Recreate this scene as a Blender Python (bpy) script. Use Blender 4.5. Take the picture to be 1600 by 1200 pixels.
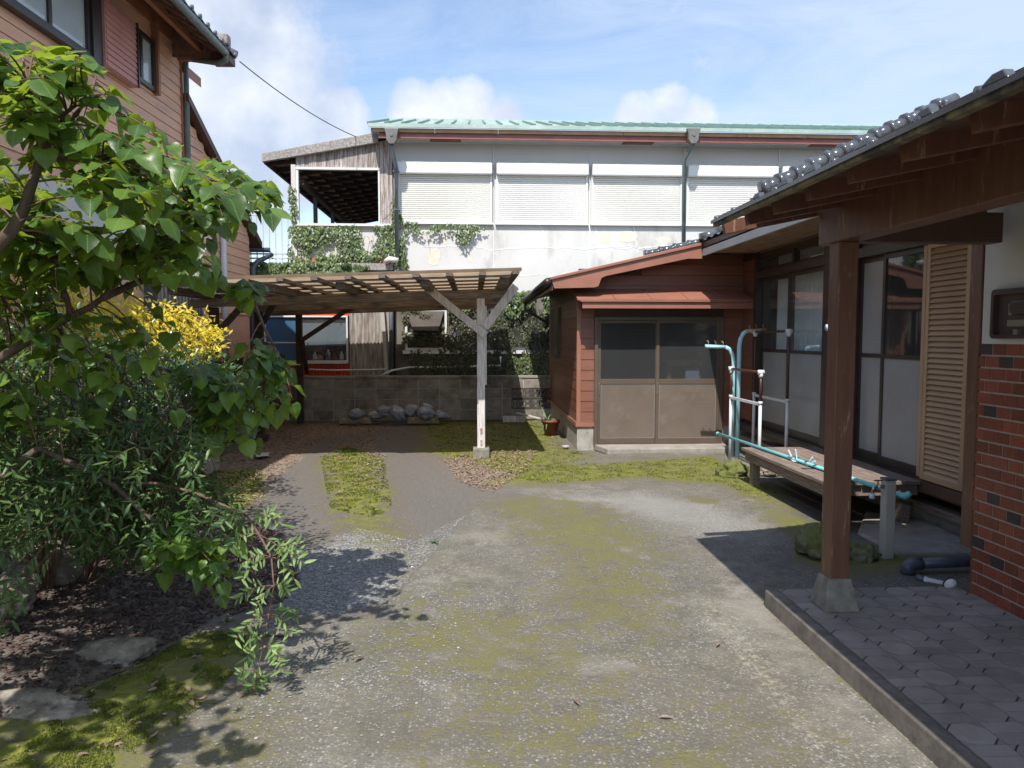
import bpy, bmesh, math, random
import numpy as np
from mathutils import Vector, Matrix, noise
random.seed(7)
R = math.radians
for o in list(bpy.data.objects): bpy.data.objects.remove(o)
S = bpy.context.scene
COL = S.collection

# ------------------------------------------------------------------ camera
CAMH, FPX, PITCH, YAW = 1.60, 1150.0, R(3.73), R(3.0)
cd = bpy.data.cameras.new('camera'); cam = bpy.data.objects.new('camera', cd); COL.objects.link(cam)
cam.location = (0, 0, CAMH); cam.rotation_euler = (R(90) - PITCH, 0, -YAW)
cd.sensor_width = 36; cd.lens = FPX / 1600 * 36; cd.clip_start = .05; cd.clip_end = 1000
S.camera = cam
# ------------------------------------------------------------------ sun
SUNV = Vector((-.19, -.70, 1.0)).normalized()
sd = bpy.data.lights.new('sun', 'SUN'); sd.energy = 3.9; sd.angle = R(.55); sd.color = (1, .955, .89)
sun = bpy.data.objects.new('sun', sd); COL.objects.link(sun)
sun.rotation_euler = SUNV.to_track_quat('Z', 'Y').to_euler()
# ------------------------------------------------------------------ colour management
S.view_settings.view_transform = 'Standard'; S.view_settings.look = 'None'
S.view_settings.gamma = 1; S.view_settings.use_curve_mapping = False
S.view_settings.exposure = 0.62
S.render.resolution_x = 1024; S.render.resolution_y = 768
S.render.engine = 'CYCLES'
try:
    S.cycles.max_bounces = 8; S.cycles.transparent_max_bounces = 12; S.cycles.sample_clamp_indirect = 6
except Exception: pass

# ------------------------------------------------------------------ camera geometry: pixel of the 1600x1200 photo + one known coordinate -> place in the yard
_M = cam.rotation_euler.to_matrix()
_F = _M @ Vector((0, 0, -1)); _R = _M @ Vector((1, 0, 0)); _U = _M @ Vector((0, 1, 0))
def ray(px, py): return _F + _R * ((px - 800) / FPX) - _U * ((py - 600) / FPX)
def P(px, py, X=None, Y=None, z=None):
    d = ray(px, py)
    if X is not None: t = X / d.x
    elif Y is not None: t = Y / d.y
    else: t = (z - CAMH) / d.z
    return Vector((0, 0, CAMH)) + d * t
def proj(v):
    w = Vector(v) - Vector((0, 0, CAMH)); d = w.dot(_F)
    return (800 + FPX * w.dot(_R) / d, 600 - FPX * w.dot(_U) / d)

# ------------------------------------------------------------------ world: Nishita sky with clouds
W = bpy.data.worlds.new('World'); S.world = W; W.use_nodes = True
wt = W.node_tree; wt.nodes.clear()
def N(t, ty, **kw):
    n = t.nodes.new(ty)
    for k, v in kw.items():
        if k == 'op': n.operation = v
        elif hasattr(n, k): setattr(n, k, v)
    return n
def L(t, a, b): t.links.new(a, b)
def mth(t, op, a, b=None, c=None, clamp=False):
    n = t.nodes.new('ShaderNodeMath'); n.operation = op; n.use_clamp = clamp
    for i, v in enumerate((a, b, c)):
        if v is None: continue
        if isinstance(v, (int, float)): n.inputs[i].default_value = v
        else: t.links.new(v, n.inputs[i])
    return n.outputs[0]
def vop(t, op, a, b=None):
    n = t.nodes.new('ShaderNodeVectorMath'); n.operation = op
    for i, v in enumerate((a, b)):
        if v is None: continue
        if isinstance(v, (tuple, Vector)): n.inputs[i].default_value = tuple(v)
        else: t.links.new(v, n.inputs[i])
    return n.outputs['Value'] if op == 'DOT_PRODUCT' else n.outputs[0]
def mixc(t, f, a, b, mode='MIX'):
    n = t.nodes.new('ShaderNodeMix'); n.data_type = 'RGBA'; n.blend_type = mode
    ia, ib = n.inputs[6], n.inputs[7]
    if isinstance(f, (int, float)): n.inputs[0].default_value = f
    else: t.links.new(f, n.inputs[0])
    for s, v in ((ia, a), (ib, b)):
        if isinstance(v, tuple): s.default_value = (*v, 1) if len(v) == 3 else v
        else: t.links.new(v, s)
    return n.outputs[2]
def ramp(t, f, stops):
    n = t.nodes.new('ShaderNodeValToRGB'); t.links.new(f, n.inputs[0])
    e = n.color_ramp.elements
    while len(e) < len(stops): e.new(.5)
    for i, (p, c) in enumerate(stops):
        e[i].position = p; e[i].color = (c, c, c, 1) if isinstance(c, (int, float)) else (*c, 1)
    return n.outputs[0]
def nz(t, vec, scale, detail=4, rough=.55, dist=0):
    n = t.nodes.new('ShaderNodeTexNoise'); n.inputs['Scale'].default_value = scale
    n.inputs['Detail'].default_value = detail; n.inputs['Roughness'].default_value = rough
    n.inputs['Distortion'].default_value = dist
    t.links.new(vec, n.inputs['Vector']); return n.outputs['Fac']

sky = N(wt, 'ShaderNodeTexSky'); sky.sky_type = 'NISHITA'; sky.sun_disc = False
sky.sun_elevation = math.asin(SUNV.z); sky.sun_rotation = math.atan2(SUNV.x, SUNV.y) % (2 * math.pi)
sky.air_density = 1.0; sky.dust_density = .7; sky.ozone_density = 1.3
tc = N(wt, 'ShaderNodeTexCoord'); dirv = tc.outputs['Generated']
nrm = vop(wt, 'NORMALIZE', dirv)
wn = nz(wt, nrm, 5.5, 9, .58); wn2 = nz(wt, nrm, 19, 10, .7)
blobs = [(390, 110, 120), (340, 250, 150), (310, 20, 120), (450, 225, 110), (525, 190, 50), (150, 120, 200),
         (650, 168, 40), (690, 176, 44), (735, 170, 44), (785, 188, 36), (1000, 180, 36), (1040, 176, 40), (1080, 192, 38)]
acc = None
for bx_, by_, br in blobs:
    d = ray(bx_, by_).normalized()
    dt = vop(wt, 'DOT_PRODUCT', nrm, d)
    ca = math.cos(br / FPX)
    v = mth(wt, 'DIVIDE', mth(wt, 'SUBTRACT', dt, ca), 1 - ca)      # 1 at the centre, 0 at the radius
    acc = v if acc is None else mth(wt, 'MAXIMUM', acc, v)
acc = mth(wt, 'MAXIMUM', acc, -.50)
dens = mth(wt, 'ADD', mth(wt, 'MULTIPLY', acc, .75), mth(wt, 'MULTIPLY', mth(wt, 'SUBTRACT', mth(wt, 'ADD', mth(wt, 'MULTIPLY', wn, .5), mth(wt, 'MULTIPLY', wn2, .5)), .5), 2.7))
cum = ramp(wt, mth(wt, 'ADD', dens, .5), [(.34, 0), (.60, .55), (.95, 1)])
# thin high cloud
mp = N(wt, 'ShaderNodeMapping'); mp.inputs['Scale'].default_value = (1.6, 2.2, 6.0); mp.inputs['Rotation'].default_value = (0, R(12), 0)
L(wt, nrm, mp.inputs[0])
cn = nz(wt, mp.outputs[0], 2.2, 9, .66, .6)
sep = N(wt, 'ShaderNodeSeparateXYZ'); L(wt, nrm, sep.inputs[0])
rightw = mth(wt, 'MULTIPLY', mth(wt, 'ADD', sep.outputs[0], .25), .55, clamp=True)
cir = ramp(wt, mth(wt, 'ADD', cn, rightw), [(.47, .03), (.97, .85)])
skyc = mixc(wt, mth(wt, 'MULTIPLY', cir, .85), sky.outputs[0], (3.3, 3.85, 4.8))
shade = ramp(wt, nz(wt, nrm, 7.5, 6, .55), [(.36, (2.6, 3.0, 3.8)), (.62, (4.3, 4.5, 4.9))])
fin = mixc(wt, mth(wt, 'MULTIPLY', cum, .93), skyc, shade)
bg = N(wt, 'ShaderNodeBackground'); bg.inputs[1].default_value = .15
L(wt, fin, bg.inputs[0])
wo = N(wt, 'ShaderNodeOutputWorld'); L(wt, bg.outputs[0], wo.inputs[0])

# ------------------------------------------------------------------ materials
MATS = {}
def newmat(name):
    m = bpy.data.materials.new(name); m.use_nodes = True; t = m.node_tree; t.nodes.clear()
    out = N(t, 'ShaderNodeOutputMaterial'); pr = N(t, 'ShaderNodeBsdfPrincipled')
    L(t, pr.outputs[0], out.inputs[0]); MATS[name] = m
    return m, t, pr, out
def pos(t, sc=(1, 1, 1)):
    g = N(t, 'ShaderNodeNewGeometry'); m = N(t, 'ShaderNodeMapping'); m.inputs['Scale'].default_value = sc
    L(t, g.outputs['Position'], m.inputs[0]); return m.outputs[0]
def bump(t, pr, h, st=.3, dist=.01):
    b = N(t, 'ShaderNodeBump'); b.inputs['Strength'].default_value = st; b.inputs['Distance'].default_value = dist
    L(t, h, b.inputs['Height']); L(t, b.outputs[0], pr.inputs['Normal'])
def mat(name, c1, c2=None, sc=6, rough=.7, stretch=(1, 1, 1), bst=.25, bsc=60, lo=.35, hi=.65, c3=None, sc3=2, lo3=.55, hi3=.75, rnd=0, metal=0, spec=.5, bdist=.006):
    """two-tone surface with grain, optional weathering blotches c3, optional change from piece to piece"""
    m, t, pr, out = newmat(name)
    c2 = c2 or tuple(x * .75 for x in c1)
    v = pos(t, stretch)
    n1 = nz(t, v, sc, 6, .6)
    col = mixc(t, ramp(t, n1, [(lo, 0), (hi, 1)]), c2, c1)
    if c3:
        n3 = nz(t, v, sc3, 8, .65)
        col = mixc(t, ramp(t, n3, [(lo3, 0), (hi3, 1)]), col, c3)
    if rnd:
        oi = N(t, 'ShaderNodeObjectInfo')
        k = mth(t, 'ADD', mth(t, 'MULTIPLY', oi.outputs['Random'], 2 * rnd), 1 - rnd)
        hsv = N(t, 'ShaderNodeHueSaturation'); L(t, k, hsv.inputs['Value']); L(t, col, hsv.inputs['Color'])
        col = hsv.outputs[0]
    L(t, col, pr.inputs['Base Color'])
    pr.inputs['Roughness'].default_value = rough; pr.inputs['Metallic'].default_value = metal
    try: pr.inputs['Specular IOR Level'].default_value = spec
    except Exception: pass
    if bst: bump(t, pr, nz(t, v, bsc, 5, .6), bst, bdist)
    return m
def glass(name, tint=(.9, .93, .95), refl_rough=.02, f=1.5, dirt=.04):
    m, t, pr, out = newmat(name); t.nodes.remove(pr)
    tr = N(t, 'ShaderNodeBsdfTransparent'); tr.inputs[0].default_value = (*tint, 1)
    gl = N(t, 'ShaderNodeBsdfGlossy'); gl.inputs['Roughness'].default_value = refl_rough
    ge = N(t, 'ShaderNodeNewGeometry'); ci = mth(t, 'ABSOLUTE', vop(t, 'DOT_PRODUCT', ge.outputs['Incoming'], ge.outputs['Normal']))
    fv = mth(t, 'MULTIPLY', mth(t, 'POWER', mth(t, 'SUBTRACT', 1, ci, clamp=True), 5), .9)
    mx = N(t, 'ShaderNodeMixShader'); L(t, mth(t, 'ADD', fv, .05), mx.inputs[0]); L(t, tr.outputs[0], mx.inputs[1]); L(t, gl.outputs[0], mx.inputs[2])
    df = N(t, 'ShaderNodeBsdfDiffuse'); df.inputs[0].default_value = (.5, .5, .48, 1)
    mx2 = N(t, 'ShaderNodeMixShader'); mx2.inputs[0].default_value = dirt
    L(t, mx.outputs[0], mx2.inputs[1]); L(t, df.outputs[0], mx2.inputs[2]); L(t, mx2.outputs[0], out.inputs[0])
    return m
def leafmat(name, c1, c2, trans=.35, tcol=None, rough=.42, sc=18):
    m, t, pr, out = newmat(name)
    v = pos(t); n1 = nz(t, v, sc, 3, .5); n2 = nz(t, v, 3.1, 3, .5)
    la = N(t, 'ShaderNodeAttribute'); la.attribute_name = 'leaf_data'; ls = N(t, 'ShaderNodeSeparateColor'); L(t, la.outputs['Color'], ls.inputs[0])
    tt, ww, lr = ls.outputs[0], ls.outputs[1], ls.outputs[2]          # along the leaf, across it (0.5 = midrib), one random value per leaf
    aw = mth(t, 'ABSOLUTE', mth(t, 'SUBTRACT', ww, .5))
    f = mth(t, 'ADD', mth(t, 'MULTIPLY', n1, .5), mth(t, 'ADD', mth(t, 'MULTIPLY', n2, .3), mth(t, 'MULTIPLY', lr, .2)))
    col = mixc(t, ramp(t, f, [(.36, 0), (.64, 1)]), c1, c2)
    hv_ = N(t, 'ShaderNodeHueSaturation'); L(t, mth(t, 'ADD', .62, mth(t, 'MULTIPLY', lr, .76)), hv_.inputs['Value']); L(t, mth(t, 'SUBTRACT', .515, mth(t, 'MULTIPLY', lr, .035)), hv_.inputs['Hue']); L(t, col, hv_.inputs['Color'])
    col = hv_.outputs[0]
    vein = mth(t, 'ADD', ramp(t, aw, [(.008, 1), (.028, 0)]), mth(t, 'MULTIPLY', ramp(t, mth(t, 'SINE', mth(t, 'MULTIPLY', mth(t, 'SUBTRACT', tt, mth(t, 'MULTIPLY', aw, 1.1)), 42.0)), [(.80, 0), (1, 1)]), .5), clamp=True)
    col = mixc(t, mth(t, 'MULTIPLY', vein, .45), col, tuple(min(1, x * 1.9 + .03) for x in c2))
    spot = mth(t, 'MULTIPLY', ramp(t, nz(t, v, 60, 3, .6), [(.66, 0), (.72, 1)]), ramp(t, lr, [(.55, 0), (.75, .8)]))
    col = mixc(t, spot, col, (.20, .12, .04))
    L(t, col, pr.inputs['Base Color']); pr.inputs['Roughness'].default_value = rough
    bump(t, pr, nz(t, v, 120, 3, .5), .15, .003)
    tl = N(t, 'ShaderNodeBsdfTranslucent')
    tcol = tcol or tuple(min(1, x * 1.7) for x in c2)
    L(t, mixc(t, ramp(t, f, [(.3, 0), (.7, 1)]), tuple(x * .7 for x in tcol), tcol), tl.inputs[0])
    mx = N(t, 'ShaderNodeMixShader'); mx.inputs[0].default_value = trans
    L(t, pr.outputs[0], mx.inputs[1]); L(t, tl.outputs[0], mx.inputs[2]); L(t, mx.outputs[0], out.inputs[0])
    return m

mat('red_siding', (.225, .096, .062), (.19, .080, .052), 3, .45, (1, 1, 6), .08, 30, rnd=.07, c3=(.14, .05, .035), sc3=1.5, lo3=.55, hi3=.8)
mat('red_trim', (.33, .142, .096), (.28, .12, .08), 4, .4, bst=.05)
mat('brown_post', (.165, .075, .046), (.125, .056, .036), 5, .45, (5, 5, .6), .12, 30, c3=(.30, .20, .14), sc3=7, lo3=.60, hi3=.68)
mat('dark_brown', (.105, .056, .038), (.08, .042, .029), 4, .5, (1, .3, 1), .1, 25)
mat('bronze_frame', (.045, .034, .028), (.032, .024, .02), 4, .38, bst=.03)
mat('door_bronze', (.115, .085, .064), (.095, .07, .052), 4, .42, bst=.03)
mat('door_panel', (.150, .118, .094), (.128, .10, .078), 3, .5, bst=.05, c3=(.18, .15, .125), sc3=4)
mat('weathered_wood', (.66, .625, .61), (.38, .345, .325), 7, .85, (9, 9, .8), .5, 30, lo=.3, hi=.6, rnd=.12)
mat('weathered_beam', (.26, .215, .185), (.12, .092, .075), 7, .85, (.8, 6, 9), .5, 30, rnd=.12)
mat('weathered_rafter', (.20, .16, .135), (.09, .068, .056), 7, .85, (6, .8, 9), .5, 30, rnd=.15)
mat('grey_cladding', (.50, .465, .45), (.24, .195, .165), 5, .9, (14, 14, .9), .5, 20, rnd=.2, c3=(.11, .06, .035), sc3=2.2, lo3=.5, hi3=.66)
mat('deck_wood', (.27, .215, .175), (.13, .088, .068), 6, .8, (10, .7, 10), .4, 30, rnd=.14, c3=(.27, .23, .19), sc3=5)
mat('block_concrete', (.33, .30, .262), (.22, .198, .168), 7, .95, bst=.5, bsc=55, rnd=.22, c3=(.075, .068, .052), sc3=2.6, lo3=.48, hi3=.70)
mat('mortar', (.50, .475, .43), (.36, .34, .30), 9, .95, bst=.3, c3=(.12, .11, .09), sc3=3, lo3=.5, hi3=.75)
mat('dark_block', (.10, .09, .078), (.05, .045, .038), 7, .95, bst=.5, bsc=55, rnd=.2)
mat('foundation', (.40, .38, .34), (.28, .265, .235), 6, .9, bst=.3, bsc=80, c3=(.14, .125, .09), sc3=3.5, lo3=.52, hi3=.72)
mat('slab_concrete', (.36, .33, .29), (.25, .23, .20), 8, .9, bst=.35, bsc=90, c3=(.13, .11, .08), sc3=4)
mat('base_concrete', (.27, .255, .22), (.17, .16, .135), 14, .92, bst=.4, bsc=110, c3=(.08, .075, .06), sc3=6, lo3=.58, hi3=.75)
mat('kerb_concrete', (.21, .182, .155), (.12, .104, .088), 12, .92, bst=.4, bsc=110, c3=(.05, .05, .03), sc3=5)
mat('tile_floor', (.31, .272, .238), (.25, .218, .19), 9, .62, bst=.35, bsc=45, rnd=.16, c3=(.36, .33, .305), sc3=2.2, lo3=.48, hi3=.72)
mat('tile_joint', (.15, .132, .118), (.10, .088, .08), 12, .8)
mat('brick_red', (.26, .068, .036), (.20, .050, .029), 20, .42, bst=.12, rnd=.28)
mat('brick_dark', (.055, .038, .033), (.04, .028, .025), 20, .45, bst=.12, rnd=.2)
mat('brick_mortar', (.46, .41, .37), (.36, .32, .29), 25, .9, bst=.2)
mat('plaster_white', (.62, .61, .57), (.56, .55, .51), 2, .8, bst=.15, bsc=200)
mat('plaster_cream', (.55, .49, .38), (.50, .44, .34), 2, .85, bst=.2, bsc=200)
mat('stucco', (.64, .635, .61), (.57, .565, .545), 1.3, .9, (1, 1, .45), .35, 90, c3=(.40, .385, .355), sc3=1.7, lo3=.53, hi3=.7)
mat('stucco_upper', (.60, .60, .585), (.56, .56, .545), 1, .85, bst=.1)
mat('stucco_patch', (.70, .66, .55), (.62, .58, .48), 9, .9, bst=.3)
mat('crack_white', (.80, .79, .77), (.74, .73, .70), 30, .8, bst=.2)
mat('shutter', (.83, .825, .78), (.785, .78, .735), 1.5, .4, bst=0)
mat('shutter_box', (.76, .76, .745), (.72, .72, .705), 2, .35, bst=0)
mat('green_roof', (.37, .46, .41), (.28, .37, .33), 4, .45, bst=.1, bsc=12, c3=(.46, .55, .50), sc3=1.4, rnd=.16)
mat('roof_seam', (.20, .32, .275), (.15, .25, .215), 4, .5)
mat('red_fascia', (.29, .105, .085), (.23, .085, .07), 3, .5, bst=.05, c3=(.17, .08, .07), sc3=2)
mat('tan_board', (.42, .27, .15), (.33, .20, .11), 5, .6, bst=.1)
mat('grey_pipe', (.15, .19, .185), (.115, .15, .145), 6, .45, bst=.05, c3=(.24, .27, .25), sc3=5)
mat('dull_pipe', (.10, .115, .145), (.075, .085, .11), 8, .4, bst=.05, c3=(.16, .155, .15), sc3=9)
mat('dirty_wall', (.20, .185, .155), (.10, .09, .072), 3, .95, (1, 1, .6), .5, 60)
mat('hopper', (.17, .165, .155), (.12, .115, .11), 5, .5)
mat('granular_fascia', (.40, .375, .35), (.20, .18, .165), 45, .95, bst=.4, bsc=60, lo=.4, hi=.6)
mat('dark_wood', (.075, .052, .04), (.035, .025, .02), 5, .9, (1, .3, 2), .3, 20)
mat('pale_rust_iron', (.42, .40, .36), (.22, .19, .16), 6, .75, (3, 3, .5), .2, 40, c3=(.13, .08, .05), sc3=2.3, lo3=.48, hi3=.7)
mat('dark_iron', (.12, .115, .105), (.07, .065, .058), 6, .8, (3, 3, .5), .2, 40, c3=(.06, .04, .03), sc3=2.3)
mat('orange_iron', (.60, .075, .020), (.48, .06, .018), 4, .5, bst=.05)
mat('white_metal', (.72, .73, .72), (.62, .63, .62), 5, .4, bst=.03, c3=(.50, .47, .42), sc3=3, lo3=.6, hi3=.7)
mat('rail_metal', (.55, .60, .66), (.46, .50, .56), 5, .4, bst=.03)
mat('left_siding', (.78, .47, .31), (.72, .42, .275), 3, .6, (1, 1, 7), .12, 30, rnd=.06, c3=(.54, .33, .25), sc3=1.2, lo3=.5, hi3=.7)
mat('left_trim', (.42, .19, .10), (.33, .145, .072), 4, .6, (1, .3, 3), .1, 30)
mat('pink_siding', (.60, .31, .27), (.53, .27, .23), 2, .5, bst=.05)
mat('soffit_wood', (.30, .20, .15), (.16, .10, .07), 5, .85, (3, .6, 3), .3, 25, rnd=.15)
mat('grey_tile', (.17, .175, .185), (.10, .105, .112), 7, .5, bst=.1, rnd=.2)
mat('black_tile', (.075, .082, .092), (.05, .055, .062), 8, .16, bst=.03, rnd=.15, spec=.7)
mat('gutter_rust', (.20, .165, .085), (.045, .04, .032), 5, .65, (.4, 2.2, .4), .2, 60, lo=.42, hi=.6, c3=(.26, .14, .06), sc3=4, lo3=.6, hi3=.72)
mat('louver_tan', (.48, .31, .18), (.43, .275, .155), 3, .5, bst=.03, rnd=.05)
mat('turquoise', (.22, .64, .67), (.19, .59, .62), 6, .3, bst=0)
mat('pale_turquoise', (.40, .70, .78), (.35, .63, .71), 6, .35, bst=.03, c3=(.45, .40, .26), sc3=5, lo3=.64, hi3=.72)
mat('rusty', (.28, .10, .045), (.50, .42, .32), 20, .7, bst=.2)
mat('rack_white', (.66, .66, .68), (.58, .58, .60), 8, .45, bst=.03, c3=(.40, .26, .13), sc3=9, lo3=.67, hi3=.72)
mat('rack_brown', (.085, .03, .022), (.065, .024, .018), 8, .4, bst=.03)
mat('peg_blue', (.62, .70, .84), (.56, .64, .80), 8, .35, bst=0)
mat('faucet_post', (.42, .41, .375), (.36, .35, .32), 5, .5, bst=.03)
mat('metal_chrome', (.5, .5, .48), (.3, .29, .27), 15, .3, bst=.05, metal=.85)
mat('terracotta', (.20, .055, .035), (.15, .042, .028), 9, .55, bst=.1, c3=(.25, .13, .10), sc3=6)
mat('aloe', (.20, .33, .16), (.13, .24, .11), 9, .5, bst=.05)
mat('bag_blue', (.17, .23, .33), (.38, .38, .38), 12, .7, (1, 1, 2.5), .4, 30, lo=.42, hi=.56, rnd=.15, c3=(.42, .41, .39), sc3=6, lo3=.55, hi3=.62)
mat('stop_concrete', (.30, .27, .19), (.20, .18, .12), 10, .9, bst=.4)
mat('reflector', (.75, .42, .03), (.65, .33, .02), 5, .3, bst=0)
mat('rock', (.30, .265, .215), (.13, .11, .085), 9, .9, bst=1, bsc=22, bdist=.02, lo=.38, hi=.6, c3=(.08, .075, .045), sc3=6, lo3=.55, hi3=.68)
mat('mossy_rock', (.13, .15, .035), (.20, .175, .14), 6, .95, bst=.9, bsc=30, bdist=.02, lo=.35, hi=.55, c3=(.055, .07, .012), sc3=9, lo3=.5, hi3=.7)
mat('curtain', (.86, .86, .83), (.80, .80, .77), 3, .9, bst=0)
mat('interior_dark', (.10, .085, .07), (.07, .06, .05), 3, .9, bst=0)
mat('interior_room', (.22, .17, .12), (.17, .13, .09), 3, .9, bst=0)
mat('frosted', (.31, .315, .315), (.27, .275, .275), 2, .22, bst=.1, bsc=150, spec=.5)
mat('cable_black', (.02, .02, .022), None, 5, .6, bst=0)
mat('mulch', (.125, .082, .066), (.045, .032, .027), 30, .95, bst=.3, c3=(.23, .165, .135), sc3=14, lo3=.6, hi3=.66)
mat('leaf_litter', (.33, .235, .165), (.14, .092, .066), 25, .85, bst=.2, c3=(.45, .36, .27), sc3=18, lo3=.6, hi3=.66)
mat('pebble', (.36, .35, .33), (.15, .148, .142), 28, .8, bst=.2, c3=(.55, .53, .47), sc3=17, lo3=.6, hi3=.66)
mat('bark', (.15, .108, .08), (.06, .042, .032), 25, .9, (1, 1, .4), .4, 60)
mat('twig', (.19, .11, .07), (.10, .055, .038), 20, .8, bst=.1)
mat('mail_brown', (.060, .034, .028), (.045, .026, .022), 5, .42, bst=.05)
mat('nameplate', (.26, .22, .16), None, 5, .5, bst=0)
mat('yellow_box', (.55, .40, .12), None, 5, .6, bst=0)
glass('window_glass'); glass('pane_dark', (.35, .38, .40), .03, 1.6, .06)
glass('shed_glass', (.58, .63, .70), .12, 1.45, .05)
mat('blue_blind', (.06, .15, .27), (.05, .125, .23), 1.2, .25, bst=.02)
leafmat('leaf_big', (.026, .072, .020), (.100, .195, .032), .42, (.44, .58, .05), .36, 14)
leafmat('leaf_dark', (.022, .058, .018), (.050, .098, .026), .18, (.14, .24, .03), .30, 20)
leafmat('leaf_lance', (.034, .078, .026), (.080, .145, .042), .25, (.22, .34, .05), .42, 16)
leafmat('leaf_branch', (.10, .18, .05), (.20, .31, .10), .35, (.42, .58, .12), .55, 16)
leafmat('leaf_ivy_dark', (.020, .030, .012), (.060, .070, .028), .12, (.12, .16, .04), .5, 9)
leafmat('leaf_yellow', (.62, .48, .035), (.80, .66, .06), .45, (.9, .75, .06), .5, 14)
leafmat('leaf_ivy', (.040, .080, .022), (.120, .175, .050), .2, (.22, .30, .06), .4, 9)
leafmat('weed', (.10, .20, .04), (.18, .30, .06), .3, None, .5, 20)
# translucent corrugated roofing
m, t, pr, out = newmat('poly_sheet')
v = pos(t); c = mixc(t, ramp(t, nz(t, v, 3, 7, .65), [(.35, 0), (.7, 1)]), (.55, .47, .37), (.34, .265, .19))
L(t, c, pr.inputs['Base Color']); pr.inputs['Roughness'].default_value = .5
tl = N(t, 'ShaderNodeBsdfTranslucent'); L(t, mixc(t, 1.0, c, (.90, .80, .68), 'MULTIPLY'), tl.inputs[0])
mx = N(t, 'ShaderNodeMixShader'); mx.inputs[0].default_value = .72
L(t, pr.outputs[0], mx.inputs[1]); L(t, tl.outputs[0], mx.inputs[2]); L(t, mx.outputs[0], out.inputs[0])
# flower patterned curtain behind glass
m, t, pr, out = newmat('pattern_curtain')
v = pos(t); vo = N(t, 'ShaderNodeTexVoronoi'); vo.inputs['Scale'].default_value = 8; L(t, v, vo.inputs['Vector'])
c = mixc(t, ramp(t, mth(t, 'ADD', vo.outputs['Distance'], mth(t, 'MULTIPLY', nz(t, v, 40, 2), .3)), [(.26, 0), (.34, 1)]), (.03, .035, .05), (.17, .20, .22))
L(t, c, pr.inputs['Base Color']); pr.inputs['Roughness'].default_value = .5

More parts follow.
